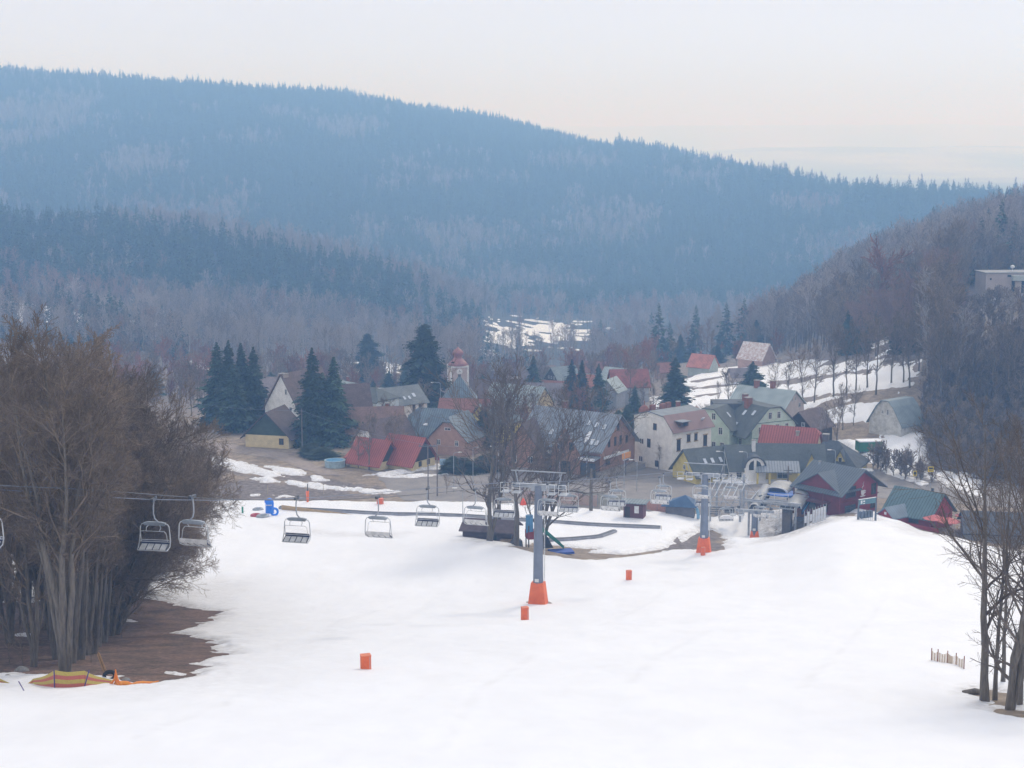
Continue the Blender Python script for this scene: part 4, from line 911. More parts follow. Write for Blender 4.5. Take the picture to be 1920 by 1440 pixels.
def body(t, L, W, h, r=0, off=(0, 0, 0), rot=0, wall=None, roof=None, o=.5, e=.5, cut=(0, 0), prof=None, th=.18, wins=(), sky=(), chim=(), fm=FRW, gable=None, base=None, shutter=None, snow=(), div=1, sill=None):
    """one block of a house: walls, roof, windows; side F faces local -y"""
    def T(x): x.location = off; x.rotation_euler = (0, 0, rot); return x
    if prof is None:
        sl = r / (W / 2); We = W / 2 + e; ze = h - e * sl; zr = h + r + .02; Xe = L / 2 + o
        v = []; idx = {}
        def a(k, p): idx[k] = len(v); v.append(p)
        for s in (-1, 1):
            c = cut[0] if s < 0 else cut[1]
            a((s, 'f'), (s * Xe, -We, ze)); a((s, 'b'), (s * Xe, We, ze)); a((s, 'r'), (s * (Xe - We * c), 0, zr))
            if 0 < c < 1: a((s, 'cf'), (s * Xe, -We * c, zr - sl * We * c)); a((s, 'cb'), (s * Xe, We * c, zr - sl * We * c))
        def seq(*ks): return tuple(idx[k] for k in ks if k in idx)
        fs = [seq((-1, 'f'), (1, 'f'), (1, 'cf'), (1, 'r'), (-1, 'r'), (-1, 'cf')), seq((1, 'b'), (-1, 'b'), (-1, 'cb'), (-1, 'r'), (1, 'r'), (1, 'cb'))]
        for s, c in ((-1, cut[0]), (1, cut[1])):
            if c >= 1: q = seq((s, 'f'), (s, 'r'), (s, 'b'))
            elif c > 0: q = seq((s, 'cf'), (s, 'r'), (s, 'cb'))
            else: continue
            fs.append(q if s < 0 else tuple(reversed(q)))
        v = [(x, y, z + th) for x, y, z in v]
        ro = MB().slab(v, fs, th).build('roof', roof, t)
        cc = max(cut); 
        if cc >= 1 and min(cut) >= 1: P = [(-W / 2, -.6), (W / 2, -.6), (W / 2, h), (-W / 2, h)]
        else: P = [(-W / 2, -.6), (W / 2, -.6), (W / 2, h)] + ([(W / 2 * cc, h + r * (1 - cc) - .03), (-W / 2 * cc, h + r * (1 - cc) - .03)] if cc > 0 else [(0, h + r - .03)]) + [(-W / 2, h)]
        if cc >= 1 and min(cut) < 1:   # one full hip: plain gable body pulled back
            P = [(-W / 2, -.6), (W / 2, -.6), (W / 2, h), (-W / 2, h)]
            gx0, gx1 = ((-L / 2, L / 2 - W / 2) if cut[1] >= 1 else (-L / 2 + W / 2, L / 2))
            g_ = MB().prism([(-W / 2 + .01, h - .02), (W / 2 - .01, h - .02), (0, h + r - .03)], gx0 + .003, gx1 - .003).build('gable_wall', gable or wall, t); T(g_)
        wl = MB().prism(P, -L / 2, L / 2).build('wall', wall, t)
        zat = lambda y: h + r - abs(y) * sl + th
    else:
        Xe = L / 2 + o; v = [(x, y, z + th) for (y, z) in prof for x in (-Xe, Xe)]
        fs = [(2 * i, 2 * i + 1, 2 * i + 3, 2 * i + 2) for i in range(len(prof) - 1)]
        ro = MB().slab(v, fs, th).build('roof', roof, t)
        ys = [p[0] for p in prof]; zs = [p[1] for p in prof]; zi = lambda y: float(np.interp(y, ys, zs))
        P = [(-W / 2, -.6), (W / 2, -.6), (W / 2, zi(W / 2) - .03)] + [(y, z - .03) for y, z in reversed(prof) if abs(y) < W / 2 - .01] + [(-W / 2, zi(-W / 2) - .03)]
        wl = MB().prism(P, -L / 2, L / 2).build('wall', wall, t); zat = lambda y: zi(y) + th; sl = 0
    T(ro); T(wl)
    if gable and prof is None and max(cut) < 1:
        c = max(cut); gp_ = [(-W / 2 + .02, h), (W / 2 - .02, h)] + ([(W / 2 * c, h + r * (1 - c) - .05), (-W / 2 * c, h + r * (1 - c) - .05)] if c else [(0, h + r - .05)])
        for s in (-1, 1): T(MB().prism(gp_, s * L / 2 - .02, s * (L / 2 + .06)).build('gable_cladding', gable, t))
    if base: T(MB().box((0, 0, .25), (L + .1, W + .1, .9 + .7)).build('plinth', base, t))
    for wn in wins:
        F, u, z, w, hh = wn[:5]; window(t, T, F, L, W, u, z, w, hh, wn[5] if len(wn) > 5 else fm, div, sill)
    for (x, y, w, l) in sky:      # roof windows: centre x,y
        z = zat(y); z2 = zat(y + .05); tt = math.atan2(z2 - z, .05); m = Matrix.Rotation(tt, 3, 'X')
        k = MB().box((x, y, z + .04), (w + .16, l + .16, .1), m=m).build('roof_window', DARKST, t); T(k)
        MB().box((x, y, z + .09), (w, l, .05), m=m).build('pane', SKYG, k)
    for ch in chim:
        x, y, zt, w = ch[:4]; k = MB(); k.box((x, y, zt - 1.2), (w, w, 2.4 + 1.0)); kk = k.build('chimney', ch[4] if len(ch) > 4 else BRICK, t); T(kk)
        MB().box((x, y, zt + .55), (w + .16, w + .16, .12)).build('cap', M('chimney_cap', (.35, .33, .31), .9), kk)
    for (x, y, w, l) in snow:
        z = zat(y); z2 = zat(y + .05); tt = math.atan2(z2 - z, .05); m = MB(); rs = random.Random(int(x * 10 + y * 7))
        n = 16; pf = [((w / 2) * math.cos(6.283 * i / n) * (.6 + .5 * rs.random()), (l / 2) * math.sin(6.283 * i / n) * (.6 + .5 * rs.random())) for i in range(n)]
        m.prism(pf, 0, .14, 'z'); q = m.build('snow_patch', SN, t); q.matrix_basis = Matrix.Translation(Vector(off)) @ Matrix.Rotation(rot, 4, 'Z') @ Matrix.Translation((x, y, z)) @ Matrix.Rotation(tt, 4, 'X')
    return T
def wing(t, T, x, W, w, proj, h, r, wall, roof, side=-1, back=None, wins=(), fm=FRW, rounded=False, tx=None):
    """cross gable (dormer) whose front stands proj outside wall F (side -1)"""
    y0 = side * (W / 2 + proj); yb = back if back is not None else 0
    wl = MB().prism([(x - w / 2, h[0]), (x + w / 2, h[0]), (x + w / 2, h[1]), (x, h[1] + r), (x - w / 2, h[1])], min(y0, yb), max(y0, yb), 'y').build('dormer', wall, t); T(wl)
    sl = r / (w / 2); e = .3; v = [(x - w / 2 - e, y0 + side * .45, h[1] - e * sl + .12), (x - w / 2 - e, yb, h[1] - e * sl + .12), (x, y0 + side * .45, h[1] + r + .12), (x, yb, h[1] + r + .12), (x + w / 2 + e, y0 + side * .45, h[1] - e * sl + .12), (x + w / 2 + e, yb, h[1] - e * sl + .12)]
    MB().slab(v, [(0, 1, 3, 2), (2, 3, 5, 4)], .14).build('dormer_roof', roof, wl)
    for (du, z, ww, hh) in wins:
        m = MB(); yy = y0 + side * .03
        m.box((x + du, yy, z), (ww, .1, hh)); o_ = m.build('window_frame', fm, wl); MB().box((x + du, yy + side * .05, z), (ww - .16, .05, hh - .16)).build('pane', GL, o_)
    return wl
def house(name, label, px, Y, rz, cat='house', group='houses of the village', dz=0):
    p = G(px, Y); return empty(name, (p.x, p.y, p.z + dz), R(rz), label=label, cat=cat, group=group)
GREY_SEAM = M('grey_seam_roof', (.25, .28, .32), .5, 'seam', .5, amt=.12)
SLATE = M('slate_green_roof', (.15, .165, .16), .9, 'tile', .6, rgb2=(.10, .115, .115))
SLATE2 = M('dark_slate_roof', (.12, .135, .15), .9, 'tile', .6)
TEAL = M('green_metal_roof', (.10, .17, .18), .5, 'seam', .6, rgb2=(.075, .13, .14))
RED = M('red_metal_roof', (.40, .11, .09), .85, 'seam', .5, rgb2=(.30, .085, .07))
RTILE = M('old_red_tiles', (.38, .17, .13), .85, 'tile', .7, rgb2=(.28, .12, .09))
BRNR = M('brown_roof', (.20, .14, .13), .85, 'tile', .6)
MAUVE = M('mauve_grey_roof', (.31, .26, .27), .8, 'tile', .4)
BGREY = M('blue_grey_roof', (.24, .29, .31), .7, 'seam', .5)
LBLUE = M('pale_blue_metal_roof', (.40, .47, .47), .5, 'seam', .5)
CREAM = wmat('cream_render', (.88, .84, .78)); WHT = wmat('white_render', (.86, .85, .82)); YEL = wmat('yellow_render', (.68, .56, .18)); PALEY = wmat('pale_yellow_render', (.68, .56, .32))
GRN = wmat('pale_green_render', (.56, .68, .58)); GRNT = wmat('green_trim', (.12, .2, .17)); BEI = wmat('beige_render', (.60, .52, .47)); ORNG = wmat('orange_render', (.46, .30, .24)); PINK = wmat('pink_render', (.55, .38, .33))
LOG = M('brown_logs', (.40, .23, .16), .9, 'planks_h', 1.5, rgb2=(.30, .165, .12)); DKW = M('dark_boards', (.055, .042, .04), .9, 'planks_h', 1.5); MAR = M('maroon_boards', (.17, .05, .06), .85, 'planks_v', 1.5)
REDW = M('red_boards', (.36, .035, .05), .8, 'planks_v', 1, rgb2=(.28, .03, .04)); STONE = M('stone_masonry', (.34, .31, .28), .9, scale=3, rgb2=(.2, .18, .17)); DGRN = M('dark_green_boards', (.045, .07, .055), .9, 'planks_v', 1)
# -- log chalet
t = house('log_chalet', 'big brown log chalet with a grey metal roof, left of the cream house', 1083, 303, -35)
T = body(t, 18, 12.6, 5.4, 5.4, wall=LOG, roof=GREY_SEAM, o=.9, e=.9, base=STONE, fm=FRB,
     wins=[('R', -3.2, 6.0, .8, 1.6), ('R', -1.0, 6.0, .8, 1.7), ('R', 1.0, 6.0, .8, 1.7), ('R', 3.2, 5.8, .8, 1.5), ('R', 0, 8.6, .9, 1.5), ('R', 3.6, 2.6, 1.1, 2.1), ('R', -3.6, 2.4, 1.6, 1.2), ('F', 2.5, 2.6, 1.2, 1.4), ('F', -6, 3.0, 1.2, 1.3)],
     sky=[(4.0, -2.2, .7, 1.2), (5.8, -2.4, .7, 1.2), (7.6, -2.6, .7, 1.2), (6.7, -5.6, .7, 1.2), (7.8, -5.6, .7, 1.2), (-3, -4.6, .8, 1.3)], chim=[(-4, 1.5, 11.6, .9)], snow=[(5.2, -4.6, 1.0, 3.4)])
wg = wing(t, T, 2.4, 12.6, 6.4, 1.6, (-.4, 4.6), 4.6, LOG, GREY_SEAM, back=-.6, wins=[(-1.3, 5.5, 1.1, 1.5), (1.3, 5.5, 1.1, 1.5), (0, 1.4, 2.2, 2.4)], fm=FRB)
# faint sign marks on the gable
m = MB()
for i, w in enumerate((.12, .2, .2, .14, .2, .12, 0, .12, .2, .16)):
    if w: m.box((1.0 + .3 * i, -7.97, 7.0), (w, .03, .22))
m.tube([(2.4 + .22 * math.cos(k * .7), -7.98, 7.75 + .22 * math.sin(k * .7)) for k in range(10)], .035, 4); T(m.build('gable_lettering', WHITEP, t))
m = MB(); m.prism([(-8.9, 3.6), (-6.6, 3.95), (-6.6, 3.8), (-8.9, 3.4)], 5.9, 9.4); k = m.build('porch_roof', GREY_SEAM, t); T(k)
k = MB().box((7.6, -8.9, 3.62), (3.5, .14, .5)).build('snow_edge', SN, t); T(k)
k = MB().box((9.35, -1.0, 3.5), (.14, 9.0, .5)).build('terrace_fascia', WHITEP, t); T(k)
k = MB().box((7.6, -8.3, 1.5), (3.2, .12, 2.6)).build('dark_awning_wall', M('navy_screen', (.055, .075, .10), .7), t); T(k)
k = MB().box((12.4, -2.5, 3.9), (.12, 3.0, 1.1)).build('sign_board', M('orange_sign', (.75, .28, .08), .7, scale=1.5, rgb2=(.7, .42, .1)), t); T(k)
m = MB()
for i in range(9): m.box((12.48, -3.7 + .3 * i, 3.2), (.03, .2, .16))
k = m.build('sign_lettering', WHITEP, t); T(k)
k = MB().box((12.3, -2.5, 1.6), (.1, .1, 3.4)).build('sign_post', DARKST, t); T(k)
k = MB().box((9.5, -1, .5), (4.2, 14, .9)).build('terrace', STONE, t); T(k)
k = MB().box((-4.4, -6.9, 3.7), (6.6, 1.2, .35)).build('porch_snow', SN, t); T(k)
k = MB().box((-4.4, -6.9, 3.4), (6.8, 1.3, .2)).build('porch_roof', GREY_SEAM, t); T(k)
# -- cream house with mansard
t = house('cream_house', 'large cream house with blank left end wall and faded red mansard roof', 1260, 305, 40)
T = body(t, 10.8, 10.3, 7.8, prof=[(-5.65, 7.35), (-3.1, 10.15), (1, 10.7), (5.5, 9.5)], wall=CREAM, roof=M('grey_flat_roof', (.19, .215, .235), .7, scale=.6), o=.25,
     fm=FRB, sill=M('sandstone', (.45, .33, .2), .9), wins=[('F', -3.6, 4.9, 1.0, 2.2), ('F', 3.7, 4.9, 1.0, 2.2), ('F', -.9, 5.9, .9, 1.4), ('F', 1.1, 5.9, .8, 1.4)])
for wn in [('L', .6, 8.0, .9, 1.3), ('L', -1.0, 4.6, .9, 1.7), ('L', -3.2, 4.7, .3, .9), ('L', -2.7, 4.7, .3, .9), ('L', -3.4, 1.2, .3, .9), ('L', -2.9, 1.2, .3, .9), ('L', 1.2, .9, .9, 1.2), ('F', -1.2, 2.6, .9, 1.2), ('F', -3.9, 1.1, .9, 1.2)]:
    window(t, T, wn[0], 10.8, 10.3, *wn[1:], fm=FRB)
rd = MB(); rd.slab([(-5.75, -5.85, 7.50), (5.75, -5.85, 7.50), (5.75, -3.05, 10.50), (-5.75, -3.05, 10.50)], [(0, 1, 2, 3)], .1)
k = rd.build('mansard_slope', M('faded_red_mansard', (.34, .22, .20), .75, 'seam', .6, rgb2=(.26, .17, .16)), t); T(k)
k = MB().box((-2.6, -5.0, 8.9), (1.9, 1.6, .9)).build('dormer', FRB, t); T(k); MB().box((-2.6, -5.82, 8.9), (1.0, .06, .6)).build('pane', GL, k)
MB().box((-2.6, -5.2, 9.42), (2.5, 2.2, .12)).build('dormer_roof', GREY_SEAM, k)
k = MB().box((3.3, -4.75, 9.05), (.7, .2, .9), m=Matrix.Rotation(R(47), 3, 'X')).build('roof_window', SKYG, t); T(k)
for x, y in ((-3.0, 2.5), (-.6, 2.2), (1.5, 2.8)):
    k = MB().box((x, y, 11.0), (1.1, .7, 1.2)).build('chimney', BRICK, t); T(k)
k = MB().lathe((-4.2, 3.6, 10.2), [(1.1, 0), (1.0, .6), (.6, 1.1), (.12, 1.4), (.08, 2.2)], 14).build('roof_turret', BRICK, t); T(k)
# -- low red roof behind the cream house
t = house('orange_roofed_house', 'low house with orange red roof peeping out behind the cream house', 1288, 322, 8)
body(t, 7, 7, 5.8, 2.6, wall=WHT, roof=RTILE, cut=(0, .5), chim=[(-2, 0, 9.2, .8)])
# -- green house
t = house('green_guesthouse', 'pale green three storey guesthouse with two gables and a dark slate roof', 1422, 317, 0, cat='guesthouse')
body(t, 9.2, 10.8, 6, rot=R(-60), prof=[(-7.4, 4.1), (-1.5, 9.75), (1.5, 9.75), (5.9, 5.9)], wall=GRN, roof=SLATE, o=.45,
     wins=[('R', -1.0, 8.2, .9, 1.4), ('R', 1.2, 8.2, .9, 1.4), ('R', -3.4, 5.4, .9, 1.5), ('R', .9, 5.6, .9, 1.6), ('R', 3.3, 5.6, .9, 1.6), ('R', -3.4, 2.4, .9, 1.5), ('R', -.8, 2.4, .9, 1.5), ('R', 1.2, 2.4, .9, 1.5), ('R', 3.4, 2.4, .9, 1.5), ('F', -.8, 2.8, .9, 1.4), ('F', 1.0, 2.8, .9, 1.4)],
     sky=[(-.6, -3.3, .7, 1.2), (-2.8, -5.2, .7, 1.2), (-.4, -5.6, .7, 1.2), (2.0, -3.0, .7, 1.2)], chim=[(-1.2, -1.9, 10.6, 1.2), (-4.0, -.5, 10.8, .9)], snow=[(-4.0, -5.2, .9, 2.0)])
T = body(t, 10.5, 9.0, 6, off=(-8.0, 1.0, 0), rot=R(60), prof=[(-5.2, 5.2), (-1.2, 9.4), (1.2, 9.4), (5.1, 5.6)], wall=GRN, roof=SLATE, o=.45,
     wins=[('L', -1.1, 8.0, .9, 1.4), ('L', 1.1, 8.0, .9, 1.4), ('L', -2.2, 5.2, .9, 1.5), ('L', 0, 5.2, .9, 1.5), ('L', 2.6, 5.2, .9, 1.5), ('L', 3.0, 2.2, .9, 1.5), ('L', 1.2, 2.2, .9, 1.5), ('L', -2, 2.2, .9, 1.5)],
     sky=[(-1.6, -2.8, .7, 1.2), (1.6, -4.0, .7, 1.2)])
k = MB().box((0, 0, 9.0), (9.0, 5.5, 1.3)).build('link_roof', SLATE2, t); k.location = (-4.5, 4.4, 0)
for zz in (3.9, 6.9):
    k = MB().box((4.64, -.3, zz), (.08, 9.6, .12)).build('string_course', GRNT, t); k.rotation_euler = (0, 0, R(-60))
# -- beige house behind
t = house('beige_house', 'tall beige house with a pale blue metal roof behind the green guesthouse', 1436, 336, -38)
body(t, 13, 8.6, 7.6, 3.0, wall=BEI, roof=LBLUE, wins=[('R', -.8, 9.0, .5, .9), ('R', .5, 9.0, .5, .9), ('R', 2.4, 7.4, .9, 1.0)], chim=[(-2.5, 0, 11.6, .9), (1.2, .3, 11.8, .9)])
# -- red roofed yellow house
t = house('red_roofed_house', 'yellow house with a bright red metal roof below the green guesthouse', 1481, 303, -22)
body(t, 10.5, 7, 4.0, 3.6, wall=PALEY, roof=RED, wins=[('R', -.2, 3.9, .9, 1.0), ('R', 1.6, 1.6, .8, 1.1)], chim=[(1.6, -1.2, 6.6, .6, M('tan_chimney', (.42, .35, .27)))], cut=(0, .25))
# -- yellow inn row
t = house('yellow_inn', 'low yellow inn with slate roof and four roof windows, left end of the row', 1331, 292, 26, cat='inn')
T = body(t, 11.2, 8.2, 1.9, 3.9, wall=YEL, roof=SLATE, o=.5, e=.7, wins=[('F', -3, 1.1, 1.0, 1.0), ('F', -.6, 1.1, 1.0, 1.0), ('F', 2.4, 1.1, 1.0, 1.0), ('L', 0, 2.6, .8, .9)],
     sky=[(-2.6, -2.3, .6, 1.1), (-1.0, -2.3, .6, 1.1), (.8, -2.3, .6, 1.1), (2.7, -2.3, .6, 1.1)])
t = house('white_fronted_house', 'white house with a rounded window gable in the slate roofed row', 1406, 292, 6)
T = body(t, 9.6, 8.0, 2.6, 3.6, wall=WHT, roof=SLATE, o=.3, e=.5, wins=[('F', -3.1, 1.4, 1.1, 1.3)], chim=[(.3, -1.0, 6.8, .6, WHITEP)])
m = MB(); n = 9; pf = [(-1.9, -.4), (1.9, -.4)] + [(1.9 * math.cos(math.pi * k / n), 2.9 + 1.9 * math.sin(math.pi * k / n)) for k in range(n + 1)]
k = m.prism(pf, -4.7, -1, 'y').build('rounded_gable', WHT, t); k.location = (-.3, 0, 0)
for s in (-1, 1): MB().prism([(s * .25, 2.5), (s * 1.15, 2.5), (s * 1.15, 3.3), (s * .9, 3.9), (s * .25, 4.3)], -4.76, -4.66, 'y').build('gable_window', GL, k)
m = MB(); o_ = [(2.15 * math.cos(math.pi * q / n), 2.9 + 2.15 * math.sin(math.pi * q / n)) for q in range(n + 1)]; i_ = [(1.85 * math.cos(math.pi * q / n), 2.9 + 1.85 * math.sin(math.pi * q / n)) for q in reversed(range(n + 1))]
m.prism(o_ + i_, -4.9, -1.0, 'y').build('arched_eave', SLATE2, k)
t = house('yellow_porch_house', 'yellow house with grey lean-to porch and steep narrow gable in the row', 1478, 292, -4)
T = body(t, 12.6, 8.2, 2.4, 3.9, wall=YEL, roof=SLATE, o=.3, e=.5, wins=[('F', -1.5, 1.3, 2.0, 1.3)])
k = MB().slab([(-6.6, -6.6, 2.35), (1.5, -6.4, 2.35), (1.5, -3.6, 3.9), (-6.0, -3.6, 3.9)], [(0, 1, 2, 3)], .15).build('porch_roof', GREY_SEAM, t); T(k)
for x in (-6.2, -4, 1.2): T(MB().box((x, -6.2, .9), (.35, .35, 2.6)).build('porch_post', YEL, t))
wing(t, T, 3.6, 8.2, 2.4, .6, (-.4, 2.6), 2.9, YEL, SLATE, back=-1.5, wins=[(0, 1.6, .9, 1.2)])
t = house('hipped_roof_house', 'house with big dark hipped roof and yellow dormers behind the red chalet', 1558, 297, -25)
T = body(t, 11.6, 9.0, 2.2, 3.7, wall=YEL, roof=SLATE2, o=.5, e=.6, cut=(1, 1), chim=[(-1.2, .2, 6.6, 1.1, M('dark_chimney', (.14, .11, .10)))], snow=[(-1.5, -1.5, .8, .8)])
wing(t, T, -3.4, 9.4, 1.9, -1.0, (1.6, 3.2), 1.3, YEL, SLATE2, back=-1.6, wins=[(0, 3.1, .8, .9)])
wing(t, T, 2.6, 9.4, 1.7, -.9, (1.6, 3.3), 1.7, YEL, SLATE2, back=-1.2, wins=[(0, 3.2, .7, 1.0)])
# -- dark timber house & farm house on the bank
t = house('dark_timber_house', 'black timbered house with small white windows on the snowy bank', 1516, 321, 48, dz=.8)
body(t, 7.5, 6.4, 3.6, 3.0, wall=DKW, roof=BRNR, wins=[('L', -1.2, 4.2, .8, .9), ('L', .9, 4.2, .8, .9), ('L', -1.6, 1.8, .8, 1.0), ('L', 1.2, 1.8, .8, .8)])
t = house('old_farmhouse', 'weathered white farmhouse with a grey green broken roof on the bank above the road', 1680, 325, 40)
T = body(t, 7.6, 8.0, 2.4, prof=[(-4.5, 1.6), (-2.1, 5.4), (-.9, 6.6), (.9, 6.6), (2.1, 5.4), (4.5, 1.6)], wall=M('stained_white_render', (.62, .61, .57), .9, scale=1.2, rgb2=(.36, .35, .31)), roof=BGREY, o=.4,
     wins=[('L', -.7, 4.4, .5, .8), ('L', .6, 4.4, .6, 1.2), ('L', -2.6, .8, .4, .5)])
# green container
p = G(1629, 313); t = empty('green_container', (p.x, p.y, p.z + .5), R(8), label='green storage container with snow on its flat top on the bank', cat='container')
MB().box((0, 0, .9), (4.8, 2.6, 1.9)).build('wall', M('green_sheet', (.02, .20, .11), .6, 'planks_v', 1), t); MB().box((0, 0, 1.95), (4.9, 2.7, .2)).build('snow_cover', SN, t)
for s in (-1, 1): MB().box((s * 2.2, -1.0, -.6), (.2, .2, 1.3)).build('leg', DARKST, t)
# grey shed by the road
p = G(1614, 287); t = empty('grey_shed', (p.x, p.y, p.z), R(-6), label='small grey sheet metal shed with a dark doorway beside the road', cat='shed')
MB().box((0, 0, 1.1), (4.0, 2.4, 2.3)).build('wall', M('grey_sheet', (.33, .35, .40), .7, 'planks_v', 1), t); MB().box((.7, -1.22, 1.05), (.9, .08, 2.1)).build('door', M('dark_brown_door', (.05, .035, .035)), t)
MB().box((0, 0, 2.32), (4.3, 2.7, .14)).build('roof', GREY_SEAM, t)
# -- red chalet with the cup emblem
t = house('red_chalet', 'dark red chalet with a coffee cup emblem and ribbed grey roof above the station', 1571, 261.5, -50, cat='chalet')
RIB = M('ribbed_grey_roof', (.135, .16, .185), .85, 'seam', .5, rgb2=(.105, .125, .145))
RIBY = M('ribbed_grey_roof_wing', (.135, .16, .185), .85, 'seam_y', .5, rgb2=(.105, .125, .145))
RC = M('dark_red_boards', (.22, .035, .05), .8, 'planks_v', 1, rgb2=(.15, .025, .035)); RCY = M('dark_red_boards_gable', (.30, .035, .055), .8, 'noise', 1, rgb2=(.22, .028, .04))
LC, WC = 8.8, 9.4
T = body(t, LC, WC, 4.7, 2.9, wall=RCY, roof=RIB, o=1.1, e=1.3, fm=FRB, wins=[('R', -2.4, 4.2, 2.6, 1.9), ('R', -2.4, 1.2, 2.8, 1.7), ('R', 3.6, 3.9, 1.3, 1.9), ('R', 3.5, 1.3, 1.2, 1.3), ('F', -2.5, 1.5, 1.4, 1.2)], chim=[(-3.6, -.6, 7.3, .3, GALV)], snow=[(2.2, -4.6, .6, .8)])
wg = wing(t, T, 0, WC, LC, .5, (-.4, 4.4), 2.6, RC, RIBY, back=.2, wins=[(-1.2, 1.4, 1.4, 1.3), (1.4, 1.4, 1.2, 1.3)], fm=FRB)
k = MB().box((LC / 2 + .05, 0, 2.75), (.1, WC - .2, .12)).build('floor_band', REDW, t); T(k)
cx, yy = .75, LC / 2 + .05       # cup with steam, a relief on the gable boards
m = MB(); m.prism([(cx - .48, 4.05), (cx + .48, 4.05), (cx + .43, 3.45), (cx + .22, 3.2), (cx - .22, 3.2), (cx - .43, 3.45)], yy - .03, yy); m.prism([(cx - .8, 3.15), (cx + .8, 3.15), (cx + .45, 2.97), (cx - .45, 2.97)], yy - .03, yy)
m.tube([(yy, cx + .45, 3.95), (yy, cx + .70, 3.9), (yy, cx + .68, 3.6), (yy, cx + .4, 3.5)], .06, 5)
m.tube([(yy, cx - .1, 4.25), (yy, cx - .25, 4.5), (yy, cx + .12, 4.8), (yy, cx - .05, 5.1), (yy, cx + .2, 5.45)], [.03, .07, .06, .05, .02], 5)
k = m.build('cup_emblem', WHITEP, t); T(k)
k = MB(); k.box((-.6, -WC / 2 - 1.5, 2.5), (6.2, 2.0, .16))
for x in (-3.6, 2.4): k.box((x, -WC / 2 - 2.4, 2.1), (.18, .18, 4.4))
for z in (3.0, 3.4): k.box((-.6, -WC / 2 - 2.4, z), (6.1, .06, .08))
k = k.build('balcony', MAR, t); T(k)
k = MB().box((3.6, WC / 2 + .7, 2.75), (.12, 1.4, .12)).build('side_ledge', MAR, t); T(k)
# -- red snack hut
t = house('red_snack_hut', 'bright red wooden snack hut with green ribbed roof beside the ski pass gate', 1722, 252.5, -42, cat='snack hut', dz=-.3)
T = body(t, 8.0, 7.4, 2.6, 3.0, wall=REDW, roof=TEAL, o=.5, e=.8, fm=FRB, wins=[('F', 1.0, 1.5, 1.9, .9)], chim=[(1.8, .9, 5.6, .35, DARKST)])
T2 = body(t, 5.0, 3.2, 2.3, 1.25, off=(-1.6, -4.6, 0), rot=R(42 + 36), wall=REDW, roof=M('pale_ribbed_roof', (.20, .26, .32), .5, 'seam', .5), o=.3, e=.35, wins=[('L', -.1, 1.0, 1.4, 1.5)])
k = MB().box((-2.54, 0, 2.75), (.06, .42, .42)).build('gable_badge', WHITEP, t); T2(k)
k = MB().box((2.9, -5.6, .6), (7.0, .12, 1.5)).build('terrace_fence', REDW, t); T(k)
# umbrellas
def parasol(px, Y, dzz, s, label):
    p = G(px, Y); t = empty('parasol', (p.x, p.y, p.z + dzz), .4, label=label, cat='parasol', group='red parasols beside the snack hut')
    MB().tube([(0, 0, 0), (0, 0, 2.5)], .04, 6).build('pole', DARKST, t)
    m = MB(); n = 8; v = [(0, 0, 2.6)] + [(s * math.cos(k * math.pi / 4), s * math.sin(k * math.pi / 4), 1.95) for k in range(n)]
    m.slab(v, [(0, 1 + k, 1 + (k + 1) % n) for k in range(n)], .04); m.build('canopy', M('faded_red_cloth', (.62, .16, .15), .8, 'noise', 1), t)
parasol(1752, 246.5, 0, 1.9, 'leftmost faded red parasol in front of the snack hut'); parasol(1778, 245, 0, 1.9, 'middle faded red parasol in front of the snack hut'); parasol(1808, 249, .4, 1.6, 'rightmost faded red parasol behind the bare twigs')
# big dark roof at the right edge
t = house('dark_roofed_barn', 'long barn with a big dark roof behind the right hand trees', 1886, 244, -10, cat='barn')
body(t, 13, 9, 1.9, 2.2, wall=wmat('grey_render', (.3, .3, .3)), roof=M('dark_ribbed_roof', (.085, .09, .105), .8, 'seam', .6), o=.5, e=.6)
